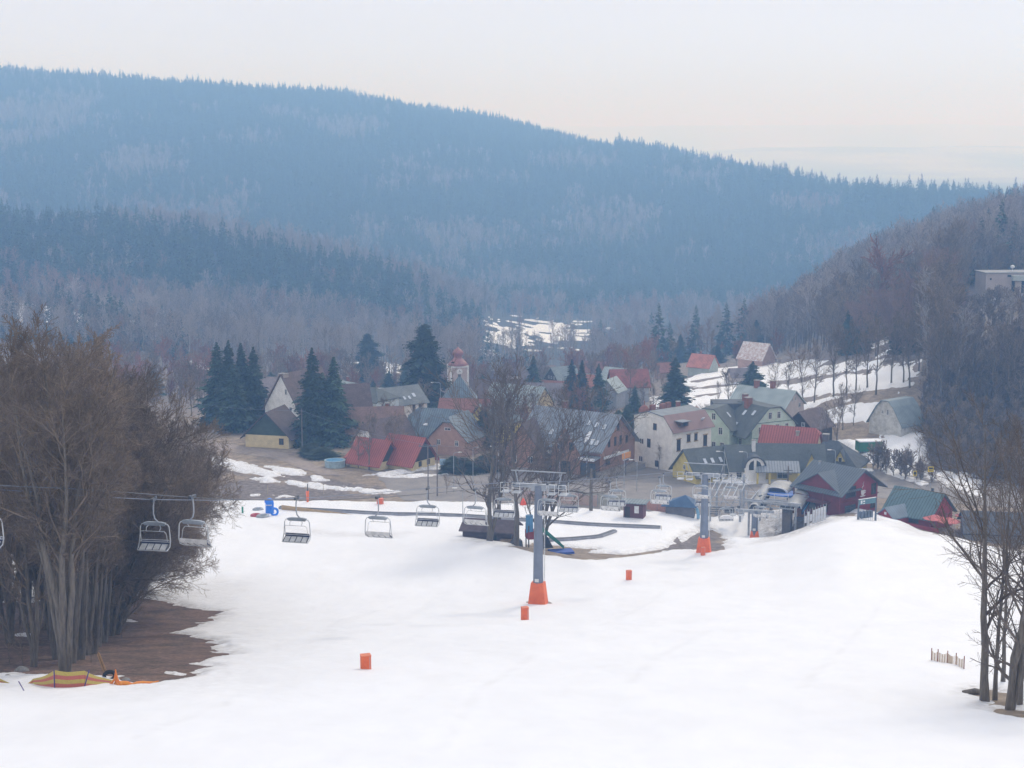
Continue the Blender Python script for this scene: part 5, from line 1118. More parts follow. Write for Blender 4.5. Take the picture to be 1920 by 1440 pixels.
# ------------------------------------------------------------ the rest of the village
BR2 = M('dark_brown_roof', (.13, .09, .09), .85, 'tile', .6); BGR2 = M('steel_blue_roof', (.16, .21, .25), .6, 'seam', .5); TURQ = M('turquoise_roof', (.05, .38, .33), .5, 'seam', .5)
WROOF = M('white_glass_roof', (.72, .72, .7), .4, 'seam', .3)
def W4(F, us, z, w=.9, h=1.2): return [(F, u, z, w, h) for u in us]
V = [  # name, label, px, Y, rz, L, W, h, r, wall, roof, extra
 ('tan_cottage', 'tan cottage with dark green boarded gable at the top of the dirt track', 517, 323, 76, 9, 9.4, 2.7, 4.6, PALEY, BR2, dict(gable=DGRN, wins=[('L', 3.1, 1.5, 1.0, 1.3)], o=.7, e=.9, cut=(0, 0))),
 ('tall_gabled_house', 'tall house with white gable and steep brown roof between the dark spruces', 566, 344, 58, 13, 9.5, 5.5, 7.4, WHT, BRNR, dict(wins=[('L', 1.2, 9.2, .6, 1.2), ('L', 2.4, 5.4, .7, 1.3)], chim=[(-5.6, .2, 12.4, 1.6, wmat('tan_render', (.45, .37, .33)))])),
 ('mauve_roofed_house', 'house with broad mauve roof and two little chimneys behind the steep gabled house', 538, 392, -14, 12, 11, 5, 4.2, BEI, MAUVE, dict(cut=(0, .4), chim=[(-1, -.5, 9.8, .8)], snow=[(2.4, -2.0, 1, .6), (.5, -3.4, .8, .8)])),
 ('turquoise_roofed_cottage', 'small cottage with a bright turquoise roof behind the spruces', 531, 440, 0, 5, 5, 2.5, 2.6, WHT, TURQ, dict()),
 ('pink_gabled_house', 'pink gabled house with pale green roof at the back of the village', 655, 428, -48, 8.5, 8, 3.6, 4.0, PINK, LBLUE, dict(wins=[('R', 0, 5.5, .8, 1.0), ('R', -1.6, 3.2, .8, 1.0), ('R', 1.4, 3.2, .8, 1.0)], chim=[(-1, .4, 8.5, .6)])),
 ('wide_mauve_hall', 'wide low hall with a mauve hipped roof left of the white skylit roof', 685, 402, -12, 14, 13, 3.6, 3.6, ORNG, MAUVE, dict(cut=(.9, .9))),
 ('skylit_workshop', 'workshop with two white glazed roof fields at the back of the village', 742, 428, -10, 9.5, 9, 3.2, 2.8, WHT, WROOF, dict()),
 ('dark_roofed_white_house', 'white house with a dark green hipped roof and white downpipe', 700, 370, -36, 9, 8, 5.4, 2.4, wmat('bluish_white_render', (.66, .74, .76)), SLATE, dict(cut=(.9, .9), wins=W4('R', (-2, -.7, .6), 4.2, .7, 1.1) + W4('F', (-3, 0, 3), 3.4))),
 ('cream_gabled_house', 'cream house with grey roof and three bright roof windows beside the dark spruce', 748, 378, 38, 10.5, 8.6, 4.7, 3.4, CREAM, M('olive_grey_roof', (.23, .25, .25), .8, 'tile', .5), dict(wins=W4('F', (1.4, 3.2), 3.4, .8, 1.6) + W4('F', (-2.5,), 3.4, .8, 1.6), sky=[(-.4, -3.1, .6, 1.0), (1.0, -3.1, .6, 1.0), (2.6, -2.6, .8, 1.2)])),
 ('steep_brown_house', 'house with a very steep dark brown roof right of the twin spruces', 662, 352, 18, 6.5, 9.5, 2.6, 6.8, BEI, BRNR, dict(o=.6)),
 ('rusty_roofed_house', 'long house with faded rusty orange roof behind the red roofed cottage', 700, 328, 8, 12, 9, 2.8, 4.4, BEI, M('rusty_roof', (.34, .21, .17), .85, 'tile', .6), dict(chim=[(3, .5, 7.4, .7)])),
 ('white_bowed_gable_house', 'house with a bowed white gable under a dark peak beside the bare tree', 722, 316, 44, 10, 7.6, 2.4, 4.4, WHT, BRNR, dict(cut=(.35, 0), gable=None, wins=[('L', 0, 3.6, .7, .9)])),
 ('red_twin_gabled_cottage', 'cottage with bright red twin gabled roofs at the left end of the parking lot', 764, 301, -34, 7.6, 7.4, 1.8, 4.2, PALEY, RED, dict(gable=DKW, wins=[('R', -1, 1.2, .9, 1.0), ('R', 1.6, 1.2, .9, 1.0)], o=.8, e=.7)),
 ('blue_grey_roofed_house', 'big house with blue grey half hipped roof in the village centre', 826, 328, -20, 12, 10, 2.6, 4.6, BEI, BGR2, dict(cut=(.3, .3), snow=[(-2, -3.2, 1.2, .8)])),
 ('orange_gabled_house', 'orange gabled house with grey roof in front of the church', 858, 318, 66, 9, 8.4, 3.4, 4.2, ORNG, BGR2, dict(cut=(.2, 0), wins=[('L', 0, 5.4, 1.4, .6), ('L', -2, 2.6, .8, 1.1), ('L', 2, 2.6, .8, 1.1)])),
 ('slate_pavilion', 'beige house with a steep dark slate pyramid roof in front of the church tower', 862, 396, 0, 8, 8, 5.2, 5.6, BEI, BGR2, dict(cut=(1, 1), chim=[(0, 0, 10.6, .7, DARKST)], wins=W4('F', (-2.2, 0, 2.2), 3.4))),
 ('red_roofed_parsonage', 'house with a long faded red roof below the slate pyramid roof', 872, 360, -8, 11, 9, 3.0, 3.8, PINK, RTILE, dict(o=.4)),
 ('yellow_village_house', 'yellow house with grey roof behind the bare trees in the village centre', 935, 334, 32, 9, 8, 4.6, 3.4, YEL, BGREY, dict(wins=W4('L', (-1.6, 1.4), 3.2) + W4('F', (-2, 1), 3.0))),
 ('long_yellow_hall', 'long yellow hall with pale teal roof right of the church', 972, 388, -30, 14, 9.5, 5.2, 4.0, PALEY, LBLUE, dict(wins=W4('R', (-2.2, 0, 2.2), 3.6) + W4('F', (-5, -2, 1, 4), 3.4))),
 ('brown_nave_house', 'house with wide brown roof directly right of the church tower', 935, 432, -6, 13, 10, 4, 4.6, PINK, BRNR, dict()),
 ('red_pointed_house', 'maroon house with steep pointed gable left of the log chalet', 990, 300.5, 74, 8, 8.2, 3.6, 5.6, LOG, BR2, dict(wins=W4('L', (-1.6, 1.6), 2.6, 1.0, 1.3), base=STONE)),
 ('grey_hillside_house', 'grey house with a bluish roof and dark gable in the valley', 1055, 520, 34, 9, 9, 5, 4.4, wmat('light_grey_render', (.5, .49, .48)), BGREY, dict(gable=DKW, wins=W4('L', (-1.5, 0, 1.5), 6.2, .7, .9))),
 ('white_valley_cottage', 'white cottage with dark half hipped roof in the middle of the valley', 973, 560, 62, 8, 8, 4.4, 3.6, WHT, BR2, dict(cut=(.5, 0), wins=W4('L', (-1.4, 1.4), 4.4, 1.0, 1.2))),
 ('small_white_cottage', 'small white cottage with dark gable below the white valley cottage', 976, 480, 70, 6, 6, 2.4, 2.8, WHT, BR2, dict(gable=DKW, wins=W4('L', (-1, 1), 1.6, .7, .8))),
 ('white_spire_house', 'mauve roofed house with a narrow white pointed gable', 1010, 445, -10, 14, 8, 3.4, 3.6, BEI, MAUVE, dict(spire=True)),
 ('red_tiled_house', 'house with orange red tiled roof behind the three spruces', 1096, 480, -20, 8, 7, 4.4, 2.6, ORNG, M('bright_tiles', (.48, .20, .15), .8, 'tile', .6), dict(cut=(.4, .4))),
 ('pale_roofed_house', 'house with pale green metal roof above the big brick red roof', 1160, 474, -36, 9, 7.5, 4.6, 3.4, WHT, LBLUE, dict()),
 ('brick_red_roofed_house', 'house with a large plain brick red roof beside the pale roofed one', 1178, 440, 6, 10, 9, 5.4, 4.0, wmat('grey_blue_render', (.42, .43, .46)), M('brick_red_roof', (.40, .13, .11), .85, 'tile', .5), dict()),
 ('grey_gabled_house', 'narrow grey house with pale roof edge left of the brick red roof', 1146, 430, 66, 7, 5.6, 5.2, 3.0, wmat('grey_blue_render', (.42, .43, .46)), LBLUE, dict(wins=W4('L', (0,), 4.8, .9, 1.2))),
 ('lone_red_roofed_cottage', 'cottage with salmon red roof standing above the snowy terraces', 1318, 508, -34, 7.4, 6.6, 3.0, 3.4, wmat('pale_green_grey_render', (.45, .5, .46)), M('salmon_roof', (.60, .22, .16), .7, 'seam', .5), dict(chim=[(-1, .3, 6.9, .5)], wins=[('L', 0, 3.6, .8, .8)])),
 ('orange_roofed_hut', 'little hut with orange roof in the trees left of the salmon roofed cottage', 1246, 520, 20, 5, 5, 2.4, 2.4, ORNG, RTILE, dict()),
 ('snow_streaked_barn', 'barn with snow streaked rusty roof among trees at the hill foot', 1418, 512, -40, 9, 8, 3.2, 4.6, ORNG, M('patchy_snow_roof', (.72, .68, .66), .8, scale=1.3, rgb2=(.38, .2, .15)), dict()),
 ('hazy_white_house', 'small hazy white house among trees left of the white valley cottage', 925, 600, 20, 8, 7, 3.6, 3.2, WHT, BR2, dict(wins=W4('F', (-2, 0, 2), 2.2))),
 ('hazy_red_house', 'hazy house with dull red roof right of the grey hillside house', 1118, 590, -24, 8, 7, 3.6, 3.4, WHT, RTILE, dict()),
 ('hazy_grey_house', 'hazy grey roofed house at the head of the valley', 1022, 640, 14, 8, 7, 3.4, 3.4, WHT, MAUVE, dict(wins=W4('F', (-2, 0, 2), 2.2))),
 ('hazy_brown_house', 'brown roofed house behind the mauve hall at the foot of the left hill', 600, 470, 16, 9, 8, 3.4, 3.6, WHT, BR2, dict(wins=W4('F', (-2, 0, 2), 2.2))),
 ('hazy_pink_house', 'small pinkish house between church and three spruces', 1040, 470, -18, 7, 6.5, 3.4, 3.0, PINK, RTILE, dict(wins=W4('F', (-1.5, 1.5), 2.2))),
 ('small_grey_barn', 'small barn with a grey roof above the terraces', 1385, 470, 10, 5.5, 4.5, 2.0, 2.0, BEI, MAUVE, dict()),
]
for nm, lab, px, Y, rz, L, W_, h, r, wl, rf, ex in V:
    t = house(nm, lab, px, Y, rz)
    sp = ex.pop('spire', None); ex.setdefault('fm', FRB if wl in (CREAM, PALEY, YEL) else FRW)
    T = body(t, L, W_, h, r, wall=wl, roof=rf, **ex)
    if sp:
        wg = wing(t, T, 1.5, W_, 2.2, .4, (-.4, 2.6), 5.0, WHT, MAUVE, back=-1)
    if nm == 'red_twin_gabled_cottage':
        body(t, 7.0, 6.4, 1.7, 3.7, off=(-5.2, -3.6, 0), wall=PALEY, roof=RED, gable=DKW, o=.8, e=.7, wins=[('R', 0, 1.2, .9, 1.0)])
t = house('red_roofed_shed', 'open shed with a small bright red roof beside the round pool', 670, 302, -12, cat='shed')
MB().slab([(-2.2, -1.8, 1.7), (1.6, -2.0, 1.8), (2.0, 1.6, 3.0), (-1.6, 1.8, 2.9)], [(0, 1, 2, 3)], .14).build('roof', RED, t)
for x, y, z in ((-1.9, -1.5, 1.7), (1.4, -1.6, 1.8), (1.7, 1.3, 2.8), (-1.4, 1.5, 2.7)): MB().box((x, y, z / 2 - .3), (.14, .14, z + .5)).build('post', DARKST, t)
MB().box((0, 1.3, 1.1), (3.2, .1, 2.4)).build('back_wall', DKW, t)
t = house('garden_pool', 'round above ground pool with blue cover in the garden by the red shed', 628, 300, 0, cat='pool')
MB().lathe((0, 0, -.2), [(1.95, 0), (1.95, 1.35), (2.05, 1.4), (2.05, 1.5), (1.85, 1.5)], 24).build('side_wall', M('pale_blue_liner', (.42, .55, .60), .5, 'planks_v', 2), t)
MB().lathe((0, 0, 1.28), [(1.84, 0), (1.5, .06), (.5, .16)], 20).build('cover', M('blue_tarp', (.06, .25, .45), .5), t)
# church
t = house('village_church', 'pinkish village church with a tall clock tower and red onion dome', 859, 498, 12, cat='church', dz=-6)
P0 = Vector((0, 0, 0)); TW = 5.4
CH_W = wmat('church_render', (.56, .46, .44)); DOME = M('red_dome_copper', (.38, .15, .13), .6, scale=1)
MB().box((0, 0, 8.0), (TW, TW, 18)).build('tower', CH_W, t)
MB().box((0, 0, 17.1), (TW + .5, TW + .5, .45)).build('cornice', WHT, t)
c = MB()
for s in (-1, 1):
    for q in (-1, 1): c.box((s * TW / 2, q * TW / 2, 8), (.5, .5, 17.6))
c.build('corner_pilasters', WHT, t)
MB().lathe((0, 0, 17.3), [(3.4, 0), (2.6, .9), (1.8, 1.7), (1.3, 2.2), (1.2, 2.9), (1.7, 3.4), (1.75, 4.1), (1.2, 4.8), (.4, 5.3), (.12, 5.8)], 12).build('dome', DOME, t, True)
MB().tube([(0, 0, 22.8), (0, 0, 24.8)], .08, 5).tube([(-.5, 0, 24.1), (.5, 0, 24.1)], .07, 4).build('cross', DARKST, t)
for s, yy in ((0, -TW / 2 - .04),):
    k = MB().tube([(0, yy - .02, 15.6), (0, yy - .1, 15.6)], .95, 18).build('clock', WHT, t); MB().box((.0, yy - .14, 15.85), (.1, .06, .6)).box((.25, yy - .14, 15.6), (.5, .06, .1)).build('clock_hands', DARKST, k)
    for z in (11.4, 5.5): MB().box((0, yy, z), (1.3, .1, 2.6)).build('window', DARKST, t)
k = MB().box((TW / 2 + .04, 0, 11.4), (.1, 1.2, 2.6)).build('window', DARKST, t)
body(t, 16, 9, 7, 5, off=(10.6, 3, 0), wall=CH_W, roof=BRNR, cut=(0, .6))
# flat roofed building on the right hill
p = G(1886, 478); t = empty('hillside_hotel', (p.x, p.y, p.z), R(4), label='modern flat roofed beige building high on the wooded slope at the right edge', cat='building')
MB().box((0, 0, 3.2), (16, 9, 8.2)).build('wall', M('patchy_beige_render', (.52, .45, .42), .9, scale=.25, rgb2=(.42, .37, .38)), t)
MB().box((0, 0, 7.42), (16.6, 9.6, .25)).build('roof', M('grey_parapet', (.3, .3, .3), .8), t)
MB().box((4.3, -5.2, 5.9), (9.4, 2.0, 1.5)).build('balcony_fascia', M('pale_green_fascia', (.50, .56, .54), .7, amt=.05), t)
MB().box((4.3, -4.56, 3.2), (9.0, .1, 3.6)).build('glazed_front', GL, t)
MB().box((1.6, -4.9, 3.0), (1.8, .8, 3.9)).build('wall_panel', BEI, t)
for x, z, w, h in ((-6.6, 5.6, .5, .6), (-1.0, 6.5, 1.1, .7)): MB().box((x, -4.54, z), (w, .1, h)).build('window', GL, t)
k = MB(); k.box((0, -7, -.4), (18, 6, .5)); k.build('terrace', M('terrace_stone', (.45, .38, .34), .9), t)
k = MB(); k.box((3, -9.9, -2.6), (12, .4, 4.2)); k.build('retaining_wall', M('ochre_wall', (.42, .30, .22), .9, scale=.5), t)
MB().lathe((1.2, -1, 7.5), [(.08, 0), (.08, .8)], 6).lathe((1.2, -1.1, 8.3), [(.1, 0), (.65, .45), (.6, .9), (.2, 1.2)], 12).build('satellite_dish', WHITEP, t)
# ------------------------------------------------------------ poles, lamps, wires
WOODP = M('weathered_pole', (.20, .17, .16), .9, scale=2)
def pole_at(px, Y, H_, name, label, cat, group=None, mat=None, r=.13, arms=()):
    p = G(px, Y); t = empty(name, (p.x, p.y, p.z), 0, label=label, cat=cat, group=group)
    MB().tube([(0, 0, -.4), (0, 0, H_)], [r, r * .65], 7).build('shaft', mat or WOODP, t)
    return t, p
for px, dy in ((803, 0), (820, 3)):
    t, p = pole_at(px, 272 + dy, 9.6 if px == 803 else 10.2, 'power_pole', 'left wooden pole of the twin power poles, carrying the insulator beam' if px == 803 else 'right wooden pole of the twin power poles', 'power pole', 'twin power poles by the parking lot')
    if px == 803:
        MB().box((-.1, 0, 9.45), (3.0, .14, .14)).build('insulator_beam', DARKST, t)
        for k in range(5): MB().tube([(-1.4 + .62 * k, 0, 9.5), (-1.4 + .62 * k, 0, 9.85)], .06, 6).build('insulator', DARKST, t)
t, p = pole_at(567, 316, 8.6, 'utility_pole', 'slim wooden utility pole beside the tan cottage', 'utility pole'); MB().box((0, 0, 8.0), (1.2, .1, .1)).build('crossbar', DARKST, t)
t, p = pole_at(1476, 268, 7.4, 'utility_pole', 'grey wooden utility pole in front of the yellow porch house', 'utility pole', r=.16); MB().box((0, 0, 6.6), (1.6, .12, .12)).box((0, 0, 6.0), (1.3, .12, .12)).build('crossbar', DARKST, t)
t, p = pole_at(1108, 262, 7.6, 'broken_tree_trunk', 'thick bare grey trunk standing at the far snow edge before the log chalet', 'tree trunk', r=.34, mat=BARK)
def lamp(px, Y, H_, label, dirx=-1, head=.9):
    t, p = pole_at(px, Y, H_, 'street_lamp', label, 'street lamp', 'street lamps of the village', GALV, .07)
    MB().tube([(0, 0, H_), (dirx * .3, 0, H_ + .25), (dirx * head, 0, H_ + .32)], .045, 5).build('arm', GALV, t)
    MB().box((dirx * (head + .25), 0, H_ + .3), (.7, .26, .14)).build('lamp_head', WHITEP, t)
lamp(826, 400, 8.5, 'tall street lamp with curved arm between the church and the dark spruce', -1, 1.8)
lamp(851, 278, 7.0, 'street lamp at the left end of the parking lot, right of the power poles', 1)
lamp(887, 283, 7.0, 'street lamp in the parking lot just left of the bare trees', 1)
lamp(935, 278, 8.0, 'street lamp behind the bare trees in the middle', -1)
lamp(1049, 287, 7.0, 'street lamp left of the log chalet front gable'); lamp(1100, 291, 7.0, 'street lamp in front of the log chalet roof', 1)
lamp(1170, 282, 6.4, 'street lamp right of the log chalet, in front of the cream house', -1); lamp(1194, 280, 5.4, 'thin lamp post behind the maroon kiosk')
lamp(1357, 284, 6.2, 'street lamp in front of the yellow inn', -1); lamp(1400, 288, 5.4, 'street lamp in front of the white rounded gable')
lamp(868, 226, 7.2, 'slim lamp post on the snow beside the log cabin', -1); lamp(1565, 288, 5.6, 'street lamp behind the red chalet roof')
def wire(a, b, sag, label, r=.018):
    n = 12; pts = [(a.x + (b.x - a.x) * k / n, a.y + (b.y - a.y) * k / n, a.z + (b.z - a.z) * k / n - sag * 4 * (k / n) * (1 - k / n)) for k in range(n + 1)]
    MB().tube(pts, r, 4).build('power_wire', GREYP, label=label, cat='wire')
A_ = G(803, 272) + Vector((0, 0, 9.7)); B_ = G(567, 316) + Vector((0, 0, 8.2)); C_ = G(1476, 268) + Vector((0, 0, 6.8)); D_ = G(330, 330) + Vector((0, 0, 8))
wire(A_, B_, .8, 'power wire strung between the twin poles and the pole by the tan cottage'); wire(B_, D_, .7, 'power wire running left from the tan cottage pole into the trees')
wire(A_, G(1108, 292) + Vector((0, 0, 8)), 1.2, 'power wire running right from the twin poles')
# bus stop signs
t, p = pole_at(1714, 277, 4.1, 'bus_stop_sign', 'left yellow bus stop sign on a thin post beside the road', 'bus stop sign', 'yellow bus stop signs', GALV, .04)
YS = M('sign_yellow', (.80, .60, .02), .6, amt=.05); BLK = M('sign_black', (.02, .02, .02), .6)
MB().box((0, -.06, 3.9), (.62, .05, .95)).build('plate', YS, t); MB().tube([(0, -.09, 3.95), (0, -.11, 3.95)], .26, 12).box((0, -.1, 3.6), (.3, .03, .12)).build('bus_symbol', BLK, t)
t, p = pole_at(1743, 276, 5.0, 'bus_stop_sign', 'right larger square yellow bus stop sign above the road', 'bus stop sign', 'yellow bus stop signs', GALV, .05)
MB().box((0, -.06, 4.9), (1.0, .05, .95)).build('plate', YS, t); MB().box((0, -.1, 5.05), (.7, .03, .34)).box((0, -.1, 4.68), (.7, .03, .08)).build('bus_symbol', BLK, t)
p = G(832, 299); t = empty('info_board', (p.x, p.y, p.z), 0, label='pale blue information board on a dark base behind the parking lot', cat='board'); MB().box((0, 0, 1.5), (1.5, .1, 1.2)).build('panel', M('pale_blue_board', (.3, .5, .68), .6, scale=3, rgb2=(.6, .68, .75)), t); MB().box((0, .05, .4), (1.2, .4, .9)).build('base', DARKST, t)
# ------------------------------------------------------------ on the snow
# maroon kiosk
p = G(1190, 258); t = empty('maroon_kiosk', (p.x, p.y, Zs(p.x, p.y) - .1), R(-16), label='small maroon ticket kiosk with a flat grey roof and white notice', cat='kiosk')
MB().box((0, 0, 1.35), (3.3, 2.4, 2.8)).build('wall', M('maroon_kiosk_boards', (.16, .055, .065), .8, 'planks_v', 1), t); MB().box((-.1, -.2, 2.82), (4.6, 3.4, .16)).build('roof', BGREY, t)
MB().box((.55, -1.22, 1.7), (.75, .05, 1.2)).build('notice', WHITEP, t); MB().box((-1.0, -1.22, 1.1), (.9, .05, 2.0)).build('door', DKW, t)
# log cabin
p = G(921, 226); t = empty('log_cabin', (p.x, p.y, p.z), R(-14), label='dark stained log cabin half sunk behind the snow crest under the bare trees', cat='cabin')
CB = M('dark_cabin_logs', (.115, .085, .095), .85, 'planks_h', 1.2, rgb2=(.08, .06, .07))
body(t, 7.2, 4.6, 2.2, 1.0, wall=CB, roof=M('cabin_roof', (.14, .105, .115), .9, scale=1), o=.5, e=.5, wins=[('F', 1.0, 1.2, 1.0, 1.0)], fm=CB)
k = MB().box((2.9, -2.8, .55), (1.6, .9, 1.3)).build('porch_logs', M('split_logs', (.36, .27, .17), .9, scale=4, rgb2=(.16, .11, .08)), t)
# blue marquee and inflatable arch
p = G(1280, 262); t = empty('blue_marquee', (p.x, p.y, Zs(p.x, p.y) - .1), R(-10), label='blue peaked tent roof on grey walls left of the second lift tower', cat='tent')
MB().slab([(-3.6, -1.6, 1.9), (2.4, -1.8, 1.9), (3.0, 1.6, 2.1), (-3.0, 1.8, 2.1), (.4, 0, 3.6)], [(0, 1, 4), (1, 2, 4), (2, 3, 4), (3, 0, 4)], .08).build('roof', M('dull_blue_tarp', (.07, .14, .26), .7, scale=.6), t)
MB().box((-.4, 0, .9), (4.8, 2.4, 1.9)).build('wall', M('grey_tent_wall', (.2, .2, .23), .8, 'planks_v', 1), t)
p = G(1296, 261); t = empty('inflatable_arch', (p.x, p.y, Zs(p.x, p.y)), R(-15), label='inflatable start arch in green, white and blue left of the second lift tower', cat='inflatable arch')
pts = [(1.2 * math.cos(math.pi * k / 12), 0, 2.35 * math.sin(math.pi * k / 12) ** .85) for k in range(13)]
for a, b, c_, nm in ((8, 13, (.05, .38, .68), 'blue_leg'), (6, 9, (.35, .62, .38), 'green_top'), (3, 7, (.75, .8, .85), 'white_top'), (0, 4, (.25, .5, .72), 'right_leg')):
    MB().tube(pts[a:b], .27, 10).build(nm, M('arch_' + nm, c_, .5, scale=1, amt=.05), t, True)
# magic carpets
def carpet(P, label, w=.9, h=.45, side=None):
    pts = [G(a, b) for a, b in P]; c = pts[0]; t = empty('conveyor_lift', (c.x, c.y, c.z), 0, label=label, cat='conveyor lift', group='snow conveyor belts')
    V_ = []; n = len(pts)
    m = MB(); s2 = MB(); bl = MB()
    for i in range(n - 1):
        a = pts[i] - c; b = pts[i + 1] - c; d = (b - a); L_ = d.length; ang = math.atan2(d.y, d.x); mid = (a + b) / 2; mid.z += .35
        q = Matrix.Rotation(ang, 3, 'Z') @ Matrix.Rotation(-math.asin(d.z / L_), 3, 'Y')
        m.box(mid + Vector((0, 0, h / 2)), (L_ + .05, w, h), m=q)
        bl.box(mid + Vector((0, 0, h + .04)), (L_ + .02, w * .6, .06), m=q)
    m.build('frame', M('carpet_frame', (.33, .33, .36), .7, scale=.7, rgb2=(.22, .22, .25)), t); bl.build('belt', DARKST, t)
    return t, c
def line(px0, Y0, px1, Y1, n): return [(px0 + (px1 - px0) * k / n, Y0 + (Y1 - Y0) * k / n) for k in range(n + 1)]
t, c = carpet(line(525, 262, 740, 255.5, 8) + line(765, 255, 1238, 248.5, 14), 'long snow conveyor belt running across the whole snow field from the blue figure')
m = MB(); q = [G(a, b) - c for a, b in line(528, 261, 668, 256.3, 8)]
for i in range(8):
    h0 = 1.15 - .11 * i; a, b = q[i], q[i + 1]
    m.add([(a.x, a.y, a.z - .3), (b.x, b.y, b.z - .3), (b.x, b.y, b.z + max(.3, h0)), (a.x, a.y, a.z + max(.3, h0 + .1)), (a.x, a.y + .08, a.z - .3), (b.x, b.y + .08, b.z - .3), (b.x, b.y + .08, b.z + max(.3, h0)), (a.x, a.y + .08, a.z + max(.3, h0 + .1))], [(0, 1, 2, 3), (4, 7, 6, 5), (3, 2, 6, 7), (0, 4, 5, 1)])
m.build('side_boards', M('pine_boards', (.55, .40, .22), .85, 'planks_v', 2, rgb2=(.45, .3, .16)), t)
carpet(line(1025, 234, 1112, 239, 5) + line(1125, 240, 1152, 245, 2), 'short snow conveyor belt behind the playground tower')
# snow gun, flags and pads
def orange_post(px, Y, h, w, label, name='padded_post', top=True):
    p = G(px, Y); t = empty(name, (p.x, p.y, Zs(p.x, p.y) - .1), 0, label=label, cat='padded post')
    MB().tube([(0, 0, 0), (0, 0, h)], [w * .6, w], 7).build('pad', ORANGE, t)
    if top: MB().tube([(0, 0, h - .1), (.05, 0, h + 1.3)], .09, 6).build('pipe', DARKST, t)
orange_post(577, 268, 2.1, .3, 'orange padded snow lance with dark pipe behind the hanging chair')
p = G(981, 266); t = empty('orange_tarp_pile', (p.x, p.y, Zs(p.x, p.y)), .4, label='pointed orange padded heap at the far snow edge left of the tall tower', cat='padding')
MB().lathe((0, 0, -.1), [(.75, 0), (.6, .5), (.3, 1.0), (.12, 1.35)], 6).build('pad', M('bright_orange_padding', (.88, .10, .04), .7, scale=2), t)
p = G(386, 262); t = empty('orange_disc', (p.x, p.y, Zs(p.x, p.y) + .0), 0, label='round orange pad on a short stake at the right rim of the grove', cat='padding')
MB().tube([(0, -.1, 1.2), (0, .1, 1.2)], .55, 14).build('disc', ORANGE, t); MB().tube([(0, 0, -.1), (0, 0, .8)], .04, 5).build('stake', GREYP, t)
# blue inflatable figure with tubes
p = G(506, 258); z = Zs(p.x, p.y); t = empty('inflatable_figure', (p.x, p.y, z), 0, label='bright blue inflatable tower figure at the left end of the conveyor belt', cat='inflatable')
BL = M('bright_blue_vinyl', (.02, .22, .85), .45, scale=1, amt=.1)
MB().lathe((0, 0, 0), [(.68, 0), (.72, .6), (.68, 1.5), (.72, 1.75), (.66, 2.1), (.45, 2.5), (.2, 2.65)], 14).build('body', BL, t, True)
m = MB()
for k in range(4): m.tube([(-.5, -.42, 2.0 + .12 * k), (-.75, -.5, 2.05 + .12 * k)], .06, 5)
m.build('crest', BL, t)
m = MB()
for k in range(4): m.box((-.36 + .24 * k, -.70, 1.62), (.15, .05, .2))
m.build('face_marks', WHITEP, t)
def ring(name, px, Y, r, rr, mat, label, tilt=0):
    p = G(px, Y); t = MB().tube([(r * math.cos(k * math.pi / 8), r * math.sin(k * math.pi / 8), 0) for k in range(17)], rr, 8, False).build(name, mat, None, True, loc=(p.x, p.y, Zs(p.x, p.y) + rr * .8 + (r if tilt else 0)), label=label, cat='snow tube', group='snow tubes by the blue figure')
    t.rotation_euler = (tilt, 0, .5)
GV = M('grey_vinyl', (.35, .38, .42), .6, scale=1)
ring('snow_tube', 480, 255, .65, .28, M('red_vinyl', (.50, .06, .09), .5), 'red snow tube lying left of the blue figure'); ring('snow_tube', 493, 254, .8, .3, GV, 'grey snow tube lying in front of the blue figure')
ring('snow_tube', 484, 261, .7, .25, GV, 'grey snow tube lying behind the red one'); ring('snow_tube', 515, 256, .55, .2, BL, 'blue snow tube standing upright at the right of the figure', R(80))
p = G(455, 258); t = empty('green_stake_sign', (p.x, p.y, Zs(p.x, p.y)), 0, label='narrow green marker board on the snow left of the snow tubes', cat='marker'); MB().box((0, 0, .6), (.3, .06, 1.3)).build('board', M('marker_green', (.04, .3, .18), .6), t)
for px, h, lab in ((502, 1.6, 'thin white stake in the bare soil behind the blue figure'), (607, 1.5, 'thin yellow stake in the bare soil right of the orange snow lance'), (1240, 1.2, 'thin stake at the right end of the long conveyor belt')):
    t = MB(); Y_ = 276 if px < 1000 else 247; q = G(px, Y_); t.tube([(0, 0, -.1), (0, 0, h)], .045, 5); t.box((0, 0, .1), (.14, .14, .14)); t.build('marker_stake', M('stake_paint', (.6, .5, .35), .7), loc=(q.x, q.y, q.z), label=lab, cat='stake')
# playground
p = G(1000, 222); t = empty('playground_tower', (p.x, p.y, p.z - .2), R(12), label='playground tower with green slide and blue tube behind the tall tower', cat='playground set')
for x, y in ((-.7, -.7), (.7, -.7), (-.7, .7), (.7, .7)): MB().box((x, y, 1.5), (.12, .12, 3.2)).build('post', DARKST, t)
MB().box((0, 0, 1.9), (1.6, 1.6, .9)).build('deck_wall', M('maroon_panel', (.30, .04, .05), .7), t)
MB().tube([(-.5, -.3, 2.2), (-.55, -.3, 4.3)], .42, 10).build('tube', M('light_blue_panel', (.10, .30, .55), .5), t)
MB().slab([(.8, -.8, 2.6), (.8, .8, 2.6), (3.4, .8, .2), (3.4, -.8, .2)], [(0, 3, 2, 1)], .1).build('slide', M('green_slide', (.02, .22, .15), .4), t)
for s in (-.8, .8): MB().add([(.8, s, 2.4), (3.4, s, .1), (3.4, s, .5), (.8, s, 2.95)], [(0, 1, 2, 3)]).add([(.8, s + .04, 2.4), (3.4, s + .04, .1), (3.4, s + .04, .5), (.8, s + .04, 2.95)], [(3, 2, 1, 0)]).build('slide_side', M('green_slide', (.02, .22, .15), .4), t)
